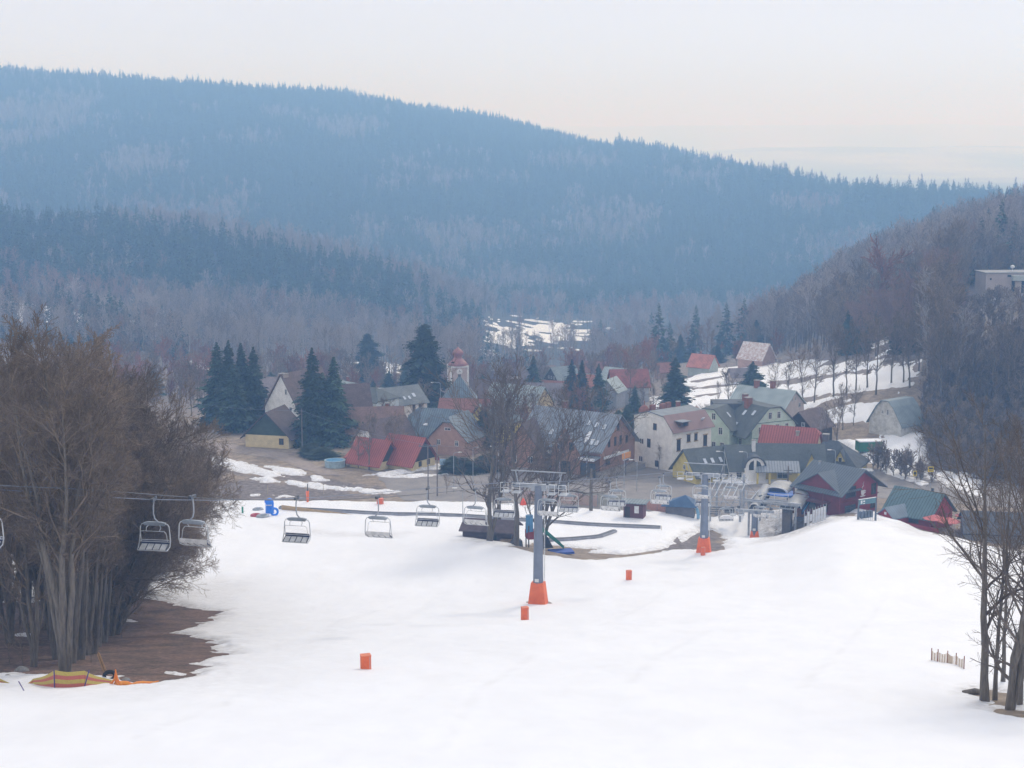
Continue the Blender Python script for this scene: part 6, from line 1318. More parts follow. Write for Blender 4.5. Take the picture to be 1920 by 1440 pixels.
MB().prism([(-3.4, -.2), (-1.2, -.2), (-1.4, 1.3), (-2.2, 1.5)], -.5, .5, 'y').build('climbing_ramp', DARKST, t)
MB().prism([(1.0, -.2), (2.6, -.2), (1.9, 1.2), (1.2, 1.4)], 1.0, 2.0, 'y').build('climbing_ramp', DARKST, t); t.scale = (1.25, 1.25, 1.2)
p = G(1052, 221); MB().box((0, 0, .12), (3.4, 2.2, .3)).build('blue_mat', M('blue_mat_cloth', (.04, .10, .42), .7, scale=2), None, loc=(p.x, p.y, p.z + .1), rz=.2, label='blue mat lying at the foot of the green slide', cat='mat')
p = G(918, 238)
# nets beyond the snow edge
def net(L_, h, mat, label, name='safety_net', post=None, lean=0, group=None):
    P = [G(a, b) for a, b in L_]; c = P[0]; t = empty(name, (c.x, c.y, c.z), 0, label=label, cat='net fence', group=group); m = MB(); n = len(P)
    for i in range(n - 1):
        K = 6
        for k in range(K):
            a = P[i] + (P[i + 1] - P[i]) * (k / K) - c; b = P[i] + (P[i + 1] - P[i]) * ((k + 1) / K) - c
            ha = h * (1 - .16 * math.sin(math.pi * k / K)); hb = h * (1 - .16 * math.sin(math.pi * (k + 1) / K)); ga = .12 + .05 * math.sin(k * 2.1)
            m.add([(a.x, a.y, a.z + ga), (b.x, b.y, b.z + .12), (b.x, b.y + lean, b.z + hb), (a.x, a.y + lean, a.z + ha), (a.x, a.y + .01, a.z + ga), (b.x, b.y + .01, b.z + .12), (b.x, b.y + .01 + lean, b.z + hb), (a.x, a.y + .01 + lean, a.z + ha)], [(0, 1, 2, 3), (7, 6, 5, 4), (3, 2, 6, 7)])
    m.build('netting', mat, t)
    for q in P: MB().tube([(q.x - c.x, q.y - c.y - .02, q.z - c.z - .2), (q.x - c.x, q.y - c.y + lean, q.z - c.z + h + .15)], .035, 5).build('post', post or GREYP, t)
    return t
NETP = M('pale_orange_net', (.50, .25, .2), .9, scale=4, rgb2=(.33, .27, .24)); NETG = M('pale_green_net', (.28, .33, .27), .9, scale=4, rgb2=(.25, .25, .23))
def netmat(m, cell, fill):
    """woven net: real openings cut by a checker of threads (alpha), as plastic piste netting has"""
    t_ = m.node_tree; b_ = t_.nodes['Principled BSDF']; tc_ = t_.nodes.new('ShaderNodeTexCoord'); sx_ = t_.nodes.new('ShaderNodeSeparateXYZ'); t_.links.new(tc_.outputs['Object'], sx_.inputs[0]); outs = []
    for ax in ('X', 'Z'):
        a_ = t_.nodes.new('ShaderNodeMath'); a_.operation = 'MULTIPLY'; a_.inputs[1].default_value = 1 / cell; t_.links.new(sx_.outputs[ax], a_.inputs[0])
        f_ = t_.nodes.new('ShaderNodeMath'); f_.operation = 'FRACT'; t_.links.new(a_.outputs[0], f_.inputs[0]); l_ = t_.nodes.new('ShaderNodeMath'); l_.operation = 'LESS_THAN'; l_.inputs[1].default_value = fill; t_.links.new(f_.outputs[0], l_.inputs[0]); outs.append(l_)
    mx_ = t_.nodes.new('ShaderNodeMath'); mx_.operation = 'MAXIMUM'; t_.links.new(outs[0].outputs[0], mx_.inputs[0]); t_.links.new(outs[1].outputs[0], mx_.inputs[1]); t_.links.new(mx_.outputs[0], b_.inputs['Alpha'])
netmat(NETP, .11, .28); netmat(NETG, .11, .28)
net([(978, 270.5), (1010, 270.5), (1045, 270), (1085, 268), (1120, 267)], 2.2, NETP, 'pale orange safety net at the far snow edge behind the tall tower', lean=.2)
net([(1085, 270), (1130, 268), (1165, 266)], 2.4, NETG, 'pale green safety net at the far snow edge left of the kiosk')
net([(1212, 265), (1232, 264), (1252, 263)], 1.9, M('pink_net', (.5, .28, .24), .9, scale=4), 'pink safety net right of the maroon kiosk')
# small beige net at the right
BN = M('beige_net', (.60, .48, .36), .9, scale=6, rgb2=(.45, .36, .28)); netmat(BN, .07, .45); BP = M('red_brown_stake', (.30, .10, .07), .8)
ts = net([(1746, 107.2), (1758, 106.2), (1776, 104.8), (1792, 102.8), (1807, 100.2)], .98, BN, 'small sagging beige piste net on five thin stakes on the right snow slope', post=BP)
# striped orange and yellow net by the grove
ST_ = M('net_red', (.50, .13, .10), .9, scale=14, rgb2=(.36, .12, .09)); SY_ = M('net_yellow', (.50, .40, .10), .9, scale=14, rgb2=(.40, .30, .08)); PUR = M('purple_stake', (.10, .07, .22), .7)
P = [hit(38, 1290), hit(60, 1290), hit(102, 1298), hit(158, 1297), hit(212, 1288)]
hs = [.05, .45, 1.2, 1.15, .3]; c = P[0].copy(); t = empty('striped_piste_net', tuple(c), 0, label='red and yellow striped piste net sagging between purple stakes below the grove', cat='net fence')
for band in range(5):
    m = MB()
    for i in range(4):
        for k in range(5):
            def pt(f, b_):
                q = P[i] + (P[i + 1] - P[i]) * f; hh = (hs[i] + (hs[i + 1] - hs[i]) * f) - .08 * math.sin(math.pi * f); z = .02 + hh * b_ / 5
                return (q.x - c.x, q.y - c.y + .25 * b_ / 5 + .05 * math.sin(7 * f + i), q.z - c.z + z)
            a, b_, c2, d2 = pt(k / 5, band), pt((k + 1) / 5, band), pt((k + 1) / 5, band + 1), pt(k / 5, band + 1)
            m.add([a, b_, c2, d2] + [(x, y + .012, z) for x, y, z in (a, b_, c2, d2)], [(0, 1, 2, 3), (7, 6, 5, 4), (3, 2, 6, 7), (0, 4, 5, 1)])
    m.build('net_band', SY_ if band % 2 == 0 else ST_, t)
for i, dx in ((2, -.05), (3, .25)): q = P[i] - c; MB().tube([(q.x + dx * -.6, q.y - .1, q.z - .35), (q.x + dx, q.y + .3, q.z + hs[i] + .05)], .035, 6).build('stake', PUR, t)
q = hit(50, 1304) - c; MB().tube([(q.x + .15, q.y - .2, q.z - .1), (q.x - .45, q.y + .1, q.z + .8)], .03, 6).build('stake', PUR, t)
P2 = [hit(-40, 1286), hit(-12, 1286), hit(18, 1288)]; c2_ = P2[0].copy(); t = empty('striped_piste_net', tuple(c2_), 0, label='short piece of red and yellow net cut by the left photo edge', cat='net fence')
for band in range(3):
    m = MB()
    for i in range(2):
        a, b_ = P2[i] - c2_, P2[i + 1] - c2_; z0, z1 = .1 + .2 * band, .3 + .2 * band; f0, f1 = (1, .9) if i == 0 else (.9, .35)
        m.add([(a.x, a.y, a.z + z0 * f0), (b_.x, b_.y, b_.z + z0 * f1), (b_.x, b_.y, b_.z + z1 * f1), (a.x, a.y, a.z + z1 * f0), (a.x, a.y + .02, a.z + z0 * f0), (b_.x, b_.y + .02, b_.z + z0 * f1), (b_.x, b_.y + .02, b_.z + z1 * f1), (a.x, a.y + .02, a.z + z1 * f0)], [(0, 1, 2, 3), (7, 6, 5, 4), (3, 2, 6, 7), (0, 4, 5, 1)])
    m.build('net_band', SY_ if band == 2 else ST_, t)
p = hit(218, 1290); t = empty('crumpled_orange_net', tuple(p), 0, label='crumpled orange net bunched into a point beside the black tyre', cat='net'); ON = M('orange_net', (.80, .20, .05), .9, scale=5, rgb2=(.7, .35, .05))
m = MB(); rs = random.Random(4)
for k in range(12): m.tube([(-.55 + .09 * k + rs.uniform(-.05, .05), rs.uniform(-.2, .2), 0), (-.1 + rs.uniform(-.06, .06) + .02 * k, .05, .55), (.02 * rs.uniform(-1, 1), 0, 1.05 + .1 * rs.random())], [.05, .04, .02], 4)
m.build('netting', ON, t)
m = MB(); e_ = hit(298, 1284) - p; m.tube([(e_.x * f, e_.y * f + .1 * math.sin(f * 9), e_.z * f + .2 + .06 * math.sin(f * 13)) for f in [k / 8 for k in range(9)]], [.2, .13, .16, .1, .13, .09, .08, .06, .03], 6); m.build('trailing_net', ON, t)
p = hit(256, 1052); m = MB(); m.lathe((0, 0, 0), [(.55, 0), (.45, .35), (.15, .6)], 7); m.build('orange_net_pile', ON, None, loc=tuple(p), label='small orange net pile at the right foot of the grove', cat='net')
p = hit(206, 1276); t = MB().tube([(.34 * math.cos(k * math.pi / 8), 0, .34 * math.sin(k * math.pi / 8)) for k in range(17)], .13, 8, False).build('old_tyre', M('black_rubber', (.012, .012, .013), .8), None, True, loc=(p.x, p.y, p.z + .3), label='black tyre lying at the grove edge beside the orange net', cat='tyre'); t.rotation_euler = (R(25), 0, .3)
p = hit(196, 1258); t = MB().add([(-.12, 0, 0), (.12, 0, 0), (.10, .05, 1.2), (0, .05, 1.35), (-.1, .05, 1.1), (-.12, .1, 0), (.12, .1, 0), (.10, .15, 1.2), (0, .15, 1.35), (-.1, .15, 1.1)], [(0, 1, 2, 3, 4), (9, 8, 7, 6, 5), (0, 5, 6, 1), (1, 6, 7, 2), (2, 7, 8, 3), (3, 8, 9, 4), (4, 9, 5, 0)]).build('leaning_plank', M('fresh_wood', (.45, .27, .12), .85, 'planks_v', 3), None, loc=tuple(p), label='split yellow plank leaning against the trunks at the grove foot', cat='plank'); t.rotation_euler = (R(-18), R(-20), .2)
p = hit(1828, 1302); MB().tube([(-.7, 0, .1), (0, .05, .16), (.6, -.05, .1)], [.14, .2, .12], 8).build('log', BARK, None, loc=tuple(p), label='short reddish log lying on snow left of the right hand trunks', cat='log')
# stones under the grove
SM = M('grey_stone', (.26, .25, .24), .9, scale=3, rgb2=(.15, .145, .14))
for px, py, s, lab in ((40, 1258, .5, 'mossy grey boulder at the lower left edge of the grove'), (14, 1270, .3, 'small stone at the far left edge'), (236, 1276, .3, 'grey stone right of the black tyre'), (75, 1268, .28, 'small stone in front of the leftmost trunks')):
    p = hit(px, py); me_ = MB().lathe((0, 0, -s * .4), [(s * .7, 0), (s, s * .35), (s * .8, s * .75), (s * .3, s)], 9); rs = random.Random(px)
    me_.v = [(x * (1 + .2 * rs.uniform(-1, 1)), y * (1 + .2 * rs.uniform(-1, 1)), z) for x, y, z in me_.v]; me_.build('boulder', SM, None, True, loc=tuple(p), label=lab, cat='boulder')
# ------------------------------------------------------------ single trees
def base_z(px, Y): p = G(px, Y); return p
SPR = [spruce('s', 80, 18, 3.2, 52, 13, 1.15, sub=9), spruce('s', 81, 19, 3.6, 56, 13, 1.1, sub=9), spruce('s', 82, 17, 2.8, 50, 12, 1.2, sub=8)]
BUSHY = spruce('s', 90, 24, 4.6, 60, 16, 1.5, mat=NEEDLE2, bushy=1, low=.04, sub=9)
def sp(px, Y, h, w, lab, k=0, grp='tall dark spruces around the village', pair=None):
    """h height m, w crown half width m"""
    p = G(px, Y); pr = pair or SPR[k]; h0 = {0: 18, 1: 19, 2: 17}[k] if pair is None else 24; w0 = {0: 3.2, 1: 3.6, 2: 2.8}[k] if pair is None else 4.6
    o = put_tree(pr, 'spruce_tree', (p.x, p.y, p.z - .2), w / w0, random.random() * 6, 'spruce', lab, grp, sz=h / h0); return o
for a in [
 (410, 352, 18.5, 3.4, 'leftmost spruce of the dark group right of the grove crowns', 0), (432, 345, 19.5, 3.5, 'tallest spruce of the dark group right of the grove', 1), (455, 350, 18.6, 3.2, 'spruce in the middle of the dark group behind the tan cottage', 0), (478, 347, 18.0, 3.8, 'rightmost spruce of the dark group, over the tan cottage', 1), (440, 338, 15, 3.2, 'lower front spruce of the dark group at the track head', 2),
 (588, 322, 20.5, 3.3, 'left and taller of the twin spruces beside the utility pole', 1), (628, 324, 18.4, 3.9, 'right and lower of the twin spruces above the pool', 0), (607, 330, 14.5, 3.2, 'low spruce filling the gap between the twin spruces', 2),
 (1000, 470, 14.5, 3.2, 'spruce in the valley between the white cottage and grey house', 0), (1072, 424, 14.6, 2.5, 'left of the three spruces behind the log chalet', 2), (1091, 422, 14.4, 2.5, 'middle of the three spruces behind the log chalet', 0), (1122, 418, 13.6, 2.7, 'right of the three spruces behind the log chalet', 1),
 (1190, 392, 8.6, 1.8, 'slim spruce left behind the cream house', 2), (1174, 340, 6.8, 2.6, 'small ragged spruce leaning on the log chalet corner', 0), (1265, 396, 14.2, 3.9, 'broad dark spruce right behind the cream house', 1), (1410, 408, 11.0, 3.7, 'broad dark spruce above the green guesthouse', 1),
 (1275, 640, 12, 3.2, 'hazy spruce in the valley left of the salmon roof', 0), (1392, 600, 10, 3.2, 'hazy spruce behind the snow streaked barn', 1), (1417, 620, 13, 3.6, 'taller hazy spruce behind the snow streaked barn', 0), (1345, 560, 7, 2.8, 'small hazy spruce right of the salmon roof', 2),
 (288, 480, 9.5, 3.2, 'hazy spruce seen just right of the grove top', 0), (508, 520, 8, 3.4, 'small green spruce behind the turquoise roof, left one', 2), (545, 530, 9, 3.6, 'small green spruce behind the turquoise roof, middle one', 0), (566, 525, 8, 3.4, 'small green spruce behind the turquoise roof, right one', 1), (700, 470, 7, 2.6, 'small spruce right of the pink gabled house', 2), (730, 520, 9, 3.4, 'hazy spruce behind the skylit workshop', 1), (760, 520, 10, 3.6, 'hazy spruce left of the big rounded conifer', 0),
 (905, 470, 9, 3, 'dark conifer right of the church tower', 1), (940, 465, 7.4, 3.4, 'low dark conifer left of the small white cottage', 0), (908, 322, 9, 2.6, 'dark conifer beside the blue grey roof in the village centre', 2), (1160, 352, 5, 3.4, 'low dark conifer between log chalet and cream house', 0),
 (1585, 640, 17, 4.2, 'tall spruce on the ridge line of the right hill', 1), (1795, 700, 13, 3.2, 'spruce rising from the right ridge near the hotel', 0), (1738, 690, 12, 5, 'rounded dark conifer on the right ridge', 1), (1764, 720, 11, 4, 'dark conifer right of the rounded one on the ridge', 2),
]: sp(*a[:5], k=a[5])
sp(797, 412, 24, 5.4, 'huge rounded dark conifer left of the church', pair=BUSHY); sp(690, 600, 19, 4.6, 'hazy blue rounded conifer behind the village left of centre', pair=BUSHY)
# low evergreen shrubs
for px, Y, h, w, lab in ((850, 297, 3.2, 2.2, 'dark evergreen bush at the back of the parking lot, left of the lamps'), (870, 297, 2.9, 2.4, 'dark evergreen bush between the two parking lot lamps'), (915, 299, 3.4, 3.0, 'dark evergreen bush behind the bare trees'), (1438, 307, 5.2, 1.6, 'rounded evergreen beside the green guesthouse'), (583, 312, 2.5, 2.2, 'dark garden bush below the twin spruces'), (604, 309, 2.2, 2.4, 'dark hedge bush left of the pool'), (1222, 304, 1.6, 1.4, 'small green shrub at the foot of the cream house')):
    p = G(px, Y); put_tree(BUSHY, 'evergreen_bush', (p.x, p.y, p.z - .2), w / 4.6, px, 'bush', lab, 'evergreen bushes', sz=h / 24)
# bare trees by the cabin
MT = [bare_tree('m', 101, 24, .38, .22, 12, 8, 7, 0, .78, .36, rmin=.024, wide=1.15, forks=1, mats=(BARK, DTWIG)), bare_tree('m', 102, 23, .34, .26, 11, 8, 7, 0, .72, .34, lean=(.05, 0), rmin=.024, forks=1, mats=(BARK, DTWIG)), bare_tree('m', 103, 22, .36, .12, 10, 8, 7, 0, .8, .42, lean=(.30, .02), rmin=.024, wide=1.1, forks=2, mats=(BARK, DTWIG))]
for px, Y, s, k, rz, lab in ((917, 221, .97, 0, 0, 'left bare tree standing behind the log cabin'), (936, 228, .80, 1, 1, 'slimmer bare tree leaning right between the two cabin trees'), (968, 219, .95, 1, 2.6, 'right bare tree at the end wall of the log cabin'), (1012, 224, .92, 2, 0, 'bare tree leaning right behind the tall lift tower')):
    p = G(px, Y); put_tree(MT[k], 'bare_tree', (p.x, p.y, p.z - .3), s, rz, 'tree', lab, 'bare trees by the log cabin')
# village and terrace trees
VT = [bare_tree('v', 110 + i, 11 + i, .17, .22, 13, 8, 7, 0, .62, .38, rmin=.022, lean=(.04 * i, 0)) for i in range(3)] 
BT = [bare_tree('v', 120 + i, 13, .13, .3, 12, 7, 6, 0, .45, .26, rmin=.018, mats=(BIRCH, M('birch_twigs', (.2, .16, .15)))) for i in range(2)]
RT = bare_tree('v', 130, 9, .16, .2, 14, 9, 8, 0, .7, .4, rmin=.03, mats=(BARK, TWIGR))
j = 0
for px, Y, h, kd, lab in [
 (692, 297, 9.5, 0, 'bare garden tree in front of the red roofed cottage, right of the shed'), (672, 299, 7, 1, 'slim bare tree rising over the small red shed'), (752, 312, 8, 2, 'bare tree behind the red roofed cottage'), (735, 300, 8.5, 0, 'bare tree over the gap between the twin red roofs'), (783, 318, 8.5, 1, 'bare tree left of the blue grey roof'),
 (905, 322, 9.5, 3, 'russet brown bare tree above the yellow house'), (988, 318, 9, 4, 'reddish bare tree left of the log chalet roof'), (960, 330, 10, 1, 'bare tree behind the cabin trees in the village centre'), (1085, 395, 8, 3, 'russet beech hedge tree below the three spruces'), (1060, 400, 7, 4, 'low reddish tree left of the three spruces'),
 (1180, 420, 12, 2, 'big pale bare tree over the brick red roof'), (1205, 400, 8, 0, 'bare tree right of the brick red roof'), (1224, 395, 7, 1, 'slim bare tree on snow left of the broad spruce'), (1345, 375, 9, 5, 'slim pale birch on the snow terraces, left one'), (1366, 378, 10.5, 0, 'slender bare tree on the snow terraces, right of the birch'), (1305, 350, 5, 1, 'low bare bush tree behind the green guesthouse'), (1325, 352, 5.5, 2, 'second low bare tree behind the green guesthouse'),
 (1452, 410, 9, 1, 'bare tree on the upper terrace right of the broad spruce'), (1478, 395, 9, 0, 'bare tree beside the terrace bank above the beige house'), (1506, 366, 8.8, 2, 'bare tree on the terrace bank, first of the row'), (1527, 368, 8.6, 1, 'bare tree on the terrace bank, second of the row'), (1563, 364, 9.5, 0, 'bare tree on the terrace bank, third of the row'), (1587, 362, 9, 2, 'forked bare tree in the terrace row'), (1605, 361, 9, 1, 'slim bare tree right of the forked one'), (1626, 360, 8.8, 0, 'bare tree in the terrace row above the farmhouse gable'), (1642, 352, 10.5, 2, 'bushy bare tree left above the farmhouse'), (1671, 358, 9, 0, 'bare tree behind the farmhouse ridge'), (1694, 356, 9.5, 1, 'bare tree right behind the farmhouse ridge'), (1706, 352, 10, 2, 'bare tree at the right end of the terrace row'),
 (1545, 318, 7.5, 2, 'bare tree right of the dark timber house'), (1538, 315, 9.5, 5, 'thin birch in front of the dark timber house'), (1568, 316, 9, 0, 'bare tree between the timber house and the green container'), (1580, 330, 8.5, 1, 'bare tree behind the green container, left'), (1600, 332, 7, 2, 'bare bush tree behind the green container'), (1890, 345, 19, 5, 'tall thin birch high in the right wood'), (1650, 470, 15, 4, 'rusty brown crown on the right slope'), (1455, 520, 9, 3, 'rusty tree near the snow streaked barn'),
 (1755, 335, 11, 0, 'bare tree at the foot of the right wood, right of the farmhouse'), (1745, 318, 6, 2, 'bare shrub on the bank above the bus stop signs'), (1700, 300, 4, 1, 'low bare shrub on the bank left of the bus stop signs'), (1722, 305, 4.5, 2, 'low bare shrub behind the bus stop signs'), (838, 277, 3.2, 0, 'small round bare shrub beside the twin power poles'), (1235, 300, 4.5, 1, 'thin bare sapling before the cream house end wall'), (1145, 276, 5.0, 2, 'small bare tree on the parking lot edge right of the log chalet'),
]:
    if 1500 < px < 1710 and Y > 350: h *= 1.5
    p = G(px, Y); pr = VT[kd] if kd < 3 else (RT if kd in (3, 4) else BT[px % 2]); h0 = (11 + kd) if kd < 3 else (9 if kd < 5 else 13)
    put_tree(pr, 'birch_tree' if kd == 5 else 'bare_tree', (p.x, p.y, p.z - .2), h / h0, px * 1.7, 'tree', lab, 'leafless trees around the village')
# ---- foreground grove at the left
_v = dict(rmin=.012, up=.10, rnd=1, fp=1.35)
GT = [bare_tree('g', 201, 21, .27, .28, 13, 11, 10, 3, .75, .27, forks=4, fs=.27, **_v), bare_tree('g', 202, 20.5, .24, .30, 13, 11, 10, 3, .75, .27, lean=(.02, 0), forks=3, fs=.24, **_v),
      bare_tree('g', 203, 20, .26, .22, 13, 12, 10, 3, .8, .29, lean=(.10, -.02), forks=4, fs=.30, **_v), bare_tree('g', 204, 19.5, .25, .14, 15, 12, 10, 3, .85, .34, lean=(.14, 0), forks=4, fs=.36, rmin=.012, up=.06, rnd=1, fp=1.2),
      bare_tree('g', 205, 20.5, .25, .34, 12, 11, 10, 3, .65, .19, lean=(.0, .04), forks=3, fs=.14, **_v), bare_tree('g', 206, 21.5, .30, .34, 13, 11, 10, 3, .7, .23, forks=4, fs=.19, **_v)]
GRV = [  # px of the foot, photo row of the foot, height, kind, rz, label
 (122, 1262, 21.3, 0, .3, 'thick pale front trunk of the grove, second from the striped net'), (62, 1250, 15.5, 1, 2.2, 'slim trunk with a white ribbon mark left of the thick front trunk'), (20, 1206, 18.8, 0, 4, 'dark trunk at the left edge of the grove'), (4, 1170, 19.8, 1, 5.1, 'thin leaning trunk cut by the left photo edge'),
 (106, 1236, 19.8, 1, 1.0, 'dark trunk close behind and left of the thick front trunk'), (142, 1222, 20.8, 0, 2.7, 'trunk with a rounded hanging edge right of the front trunk'), (156, 1215, 19.6, 2, .1, 'trunk in the centre of the grove, close behind the rounded one'), (176, 1226, 19.6, 2, -.2, 'dark based trunk beside the leaning plank'),
 (168, 1196, 18.8, 1, 3.3, None), (190, 1188, 18.6, 2, .2, None), (205, 1172, 18.1, 2, -.1, None), (217, 1160, 19.2, 3, .15, 'right outer trunk of the grove leaning over the snow'), (228, 1142, 17.7, 3, -.15, 'rightmost trunk of the grove with low sweeping boughs'), (236, 1120, 16.7, 3, .05, 'rear trunk at the right rim of the grove'),
 (140, 1180, 19.8, 0, 5, None), (88, 1180, 20.3, 1, 2, None), (50, 1150, 20.8, 0, 1.4, None), (-30, 1200, 19.8, 0, 3, None), (-60, 1230, 17.8, 1, 1, None), (115, 1150, 20.8, 0, 2, None), (175, 1140, 20.3, 1, .6, None), (200, 1120, 18.1, 2, .3, None), (20, 1130, 20.8, 1, 4, None), (-90, 1170, 20.8, 0, 2.5, None), (75, 1120, 21.8, 0, 3.7, None), (240, 1100, 18.5, 3, .4, None), (215, 1190, 16, 3, -.3, None), (150, 1160, 20.5, 0, 4.2, None), (185, 1165, 20, 2, .5, None), (130, 1200, 20.5, 1, 1.3, None), (100, 1200, 20.5, 0, 2.2, None), (132, 1243, 20, 2, 0.2, None), (150, 1236, 19.5, 2, -0.3, None), (164, 1228, 19.5, 2, 0.3, None), (184, 1212, 19, 2, 0, None), (196, 1204, 18.5, 3, 0.2, None), (208, 1192, 18, 2, -0.2, None), (120, 1222, 20.5, 1, 3, None), (112, 1208, 21, 2, 0.4, None), (172, 1180, 20, 2, 0.1, None), (160, 1170, 20.5, 2, -0.1, None), (226, 1168, 17.5, 3, 0.1, None), (212, 1150, 18.5, 2, 0.2, None), (222, 1108, 18.0, 2, .2, None)]
h0s = {0: 22.5, 1: 22, 2: 20.5, 3: 20, 4: 22, 5: 22}
for px, py, h, k, rz, lab in GRV:
    if px == 122: k = 5
    elif py > 1196 and px > 100: k = 4; rz = (px * 7 % 10) * .13 - .6; h *= .85 + (px % 7) * .045
    p = hit(px, py); put_tree(GT[k], 'bare_tree', (p.x, p.y, p.z - .2), h / h0s[k] * (1.06 if px < 160 else 1) * (1.04 if py > 1205 else 1.2 if px < 190 else 1.04), rz, 'tree', lab or 'grey trunk deep inside the dense grove at the left', 'trees of the dense grove at the left')
# ---- trees at the right edge
FT = [bare_tree('f', 301, 17, .27, .24, 13, 9, 7, 0, .85, .34, rmin=.009, up=.09, lean=(-.01, 0), mats=(BARK, DTWIG)), bare_tree('f', 302, 15, .14, .22, 11, 8, 7, 0, .8, .33, rmin=.009, up=.09, lean=(-.03, 0), mats=(BARK, DTWIG)), bare_tree('f', 303, 14, .22, .10, 10, 8, 7, 0, .78, .36, rmin=.009, up=.11, lean=(.12, 0), forks=2, mats=(BARK, DTWIG))]
for px, py, h, k, rz, lab in ((1848, 1316, 15.2, 0, 0, 'straight thick trunk nearest to the snow at the right edge'), (1866, 1312, 14, 1, .4, 'slim trunk close behind the thick right hand trunk'), (1892, 1330, 13.5, 2, -.1, 'forked leaning tree in the lower right corner'), (1912, 1322, 14.5, 1, 2, 'thin tree cut by the right photo edge'), (1930, 1300, 16, 0, 3, 'rear tree at the right photo edge'), (1960, 1330, 15, 1, 1, 'outermost tree beyond the right photo edge'), (1880, 1285, 14.5, 1, 4, 'thin tree behind the forked one at the right')):
    p = hit(px, py); put_tree(FT[k], 'bare_tree', (p.x, p.y, p.z - .3), h / {0: 17, 1: 15, 2: 14}[k], rz, 'tree', lab, 'bare trees at the right edge')
# undergrowth: thin saplings under the grove
rs = random.Random(5); SAP = bare_tree('u', 401, 3.2, .03, .1, 8, 5, 4, 0, .6, .5, rmin=.008)
for k in range(16):
    px = rs.uniform(-40, 245); py = rs.uniform(1090, 1255); p = hit(px, py)
    put_tree(SAP, 'sapling', (p.x, p.y, p.z - .05), rs.uniform(.5, 1.1), rs.uniform(0, 6), 'sapling', 'thin leafless sapling in the brown litter under the grove', 'saplings under the grove')

UND = bare_tree('u', 402, 7, .08, .08, 14, 8, 6, 0, .9, .5, rmin=.012, up=.06, mats=(BARK, DTWIG))
for k in range(12):
    px = rs.uniform(-60, 105); py = rs.uniform(1100, 1190); p = hit(px, py)
    put_tree(UND, 'bare_tree', (p.x, p.y, p.z - .1), rs.uniform(.7, 1.2), rs.uniform(0, 6), 'tree', 'low dark branchy tree between the trunks at the left of the grove', 'low branchy trees under the grove')
# nearest trees of the right hand wood stand singly
o_ = range(len(near_P))
MK = [bare_tree('w', 140 + i, 15 + i, .2, .12, 16, 9, 7, 0, .66, .36, rmin=.03) for i in range(3)] + [bare_tree('w', 150 + i, 14 + i, .18, .12, 15, 9, 7, 0, .6, .36, rmin=.028, mats=(BARK, _M['ruddy_twigs'])) for i in range(2)] + [bare_tree('w', 160 + i, 16 + i, .12, .35, 11, 6, 5, 0, .5, .26, rmin=.025, mats=(BIRCH, _M['birch_twigs'])) for i in range(2)] + [SPR[0], SPR[1], SPR[2]]
WL = ['leafless grey tree in the dense wood on the right slope', 'ruddy leafless tree in the dense wood on the right slope', 'pale birch in the dense wood on the right slope', 'dark spruce in the dense wood on the right slope']
rs = random.Random(9)
for i in o_:
    k = int(near_k[i]); c = 0 if k < 3 else 1 if k < 5 else 2 if k < 7 else 3
    s_ = rs.uniform(.8, 1.25) * (1 if c < 3 else .6)
    if near_P[i][0] / near_P[i][1] > .28 and near_P[i][1] > 341: s_ *= .6
    elif near_P[i][0] / near_P[i][1] > .255: s_ *= 1.15
    put_tree(MK[k], ('bare_tree', 'bare_tree', 'birch_tree', 'spruce_tree')[c], tuple(near_P[i]), s_, rs.uniform(0, 6), ('tree', 'tree', 'tree', 'spruce')[c], WL[c], ('grey trees', 'ruddy trees', 'birches', 'spruces')[c] + ' of the right wood')

# garden trees between the houses
HS = [o for o in SC.objects if o.parent is None and o.get('category') in ('house', 'church', 'guesthouse', 'inn', 'chalet', 'cabin', 'pool', 'shed', 'container')]
HC = np.array([(o.location.x, o.location.y) for o in HS]); rs = random.Random(77); n = 0
while n < 100:
    Y = rs.uniform(318, 640); px = rs.uniform(330, 1500); p = G(px, Y)
    if np.hypot(HC[:, 0] - p.x, HC[:, 1] - p.y).min() < 8.5 or (px > 1280 and Y < 520) or (Y < 345 and px < 480): continue
    k = rs.choice((0, 1, 2, 2, 3, 0)); big = rs.uniform(.45, .8) * (1.25 if Y > 450 else 1)
    put_tree(VT[k] if k < 3 else RT, 'bare_tree', (p.x, p.y, p.z - .2), big, rs.uniform(0, 6), 'tree', 'small leafless garden tree among the village houses' if k < 3 else 'small russet garden tree among the village houses', 'garden trees' if k < 3 else 'russet garden trees'); n += 1

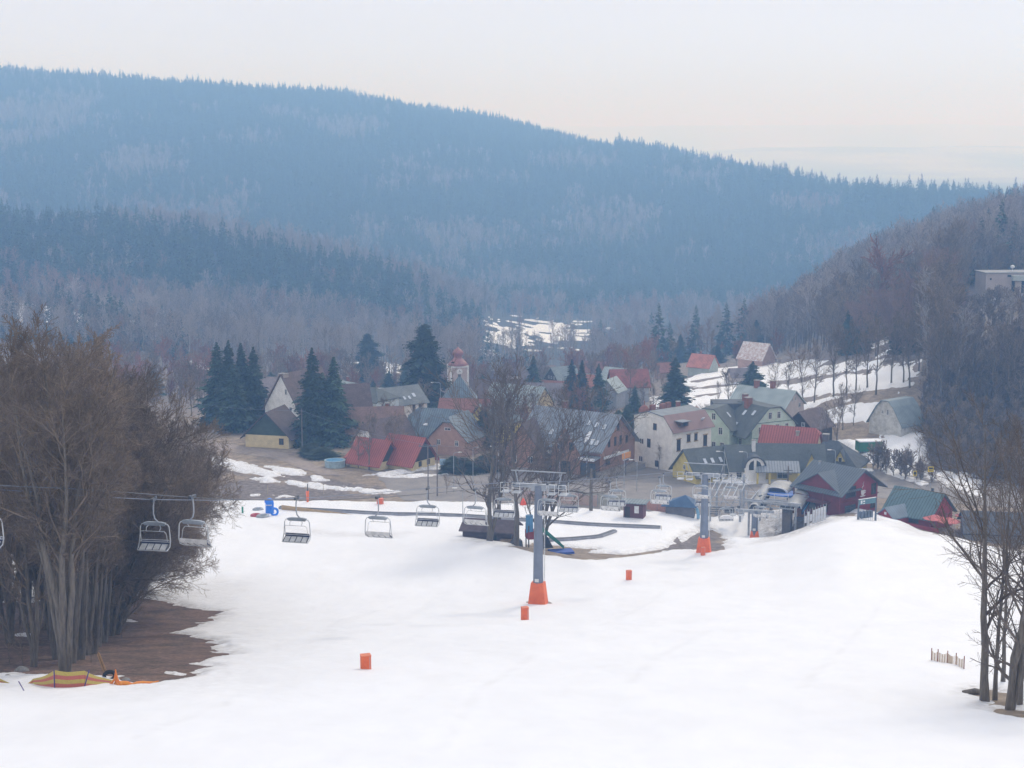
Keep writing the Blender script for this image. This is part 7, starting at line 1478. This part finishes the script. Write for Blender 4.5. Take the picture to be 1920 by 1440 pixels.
# tangled undergrowth on the bank and at the foot of the wood
BANK = hp([(1728, 800), (1740, 700), (1800, 640), (1990, 600), (2100, 925), (1830, 905), (1745, 880)]); BANK2 = hp([(1640, 872), (1700, 890), (1760, 896), (1750, 905), (1690, 900), (1630, 880)])
rg = np.random.default_rng(41); pts = []
for PL, n in ((BANK, 900), (BANK2, 26)):
    X0 = min(p[0] for p in PL); X1 = max(p[0] for p in PL); Y0 = min(p[1] for p in PL); Y1 = max(p[1] for p in PL)
    x = rg.uniform(X0, X1, n * 3); y = rg.uniform(Y0, min(Y1, 352), n * 3); k = sdist(PL, x, y) > 0; x, y = x[k][:n], y[k][:n]; pts.append(np.stack([x, y, H(x, y) - .1], 1))
pts = np.concatenate(pts); wood('bank_undergrowth', pts, SHR, 'tangled bare undergrowth covering the bank at the foot of the right wood', rg.integers(0, 3, len(pts)))

P, rg = scatter((180, 1240), (400, 660), 8.5, 51, lambda X, Y_, px, z, rng: (np.hypot(X[:, None] - HC[None, :, 0], Y_[:, None] - HC[None, :, 1]).min(1) > 9) & ((px < 470) | (Y_ > np.interp(px, [470, 700, 860, 1240], [470, 500, 520, 500]))) & (fbm(X / 30, Y_ / 30, 2, 9) > -.35))
wood('village_fringe_trees', P, [joined(bare_tree('b', 240 + i, 8 + i, .12, .15, 13, 7, 6, 0, .7, .44, rmin=.03, mats=(BARK, TWIG if i < 2 else TWIGR)), f'fringe{i}') for i in range(3)] + [SHR[0]], 'small bare trees and bushes in gardens running back up the valley behind the village', rg.integers(0, 4, len(P)))
print('fringe', len(P))
# ------------------------------------------------------------ haze
b = MB(); b.box((0, 9200, -46), (24000, 18700, 416))
hz = b.build('haze', None, kind='stuff', label='pale blue haze filling the valley air', cat='haze')
hm = bpy.data.materials.new('haze'); hm.use_nodes = True; t = hm.node_tree; t.nodes.clear()
o = t.nodes.new('ShaderNodeOutputMaterial'); pv = t.nodes.new('ShaderNodeVolumePrincipled')
pv.inputs['Color'].default_value = (.27, .50, .88, 1); pv.inputs['Absorption Color'].default_value = (1, 1, 1, 1)
pv.inputs['Density'].default_value = .00060; pv.inputs['Anisotropy'].default_value = .35
t.links.new(pv.outputs[0], o.inputs['Volume']); hz.data.materials.append(hm)
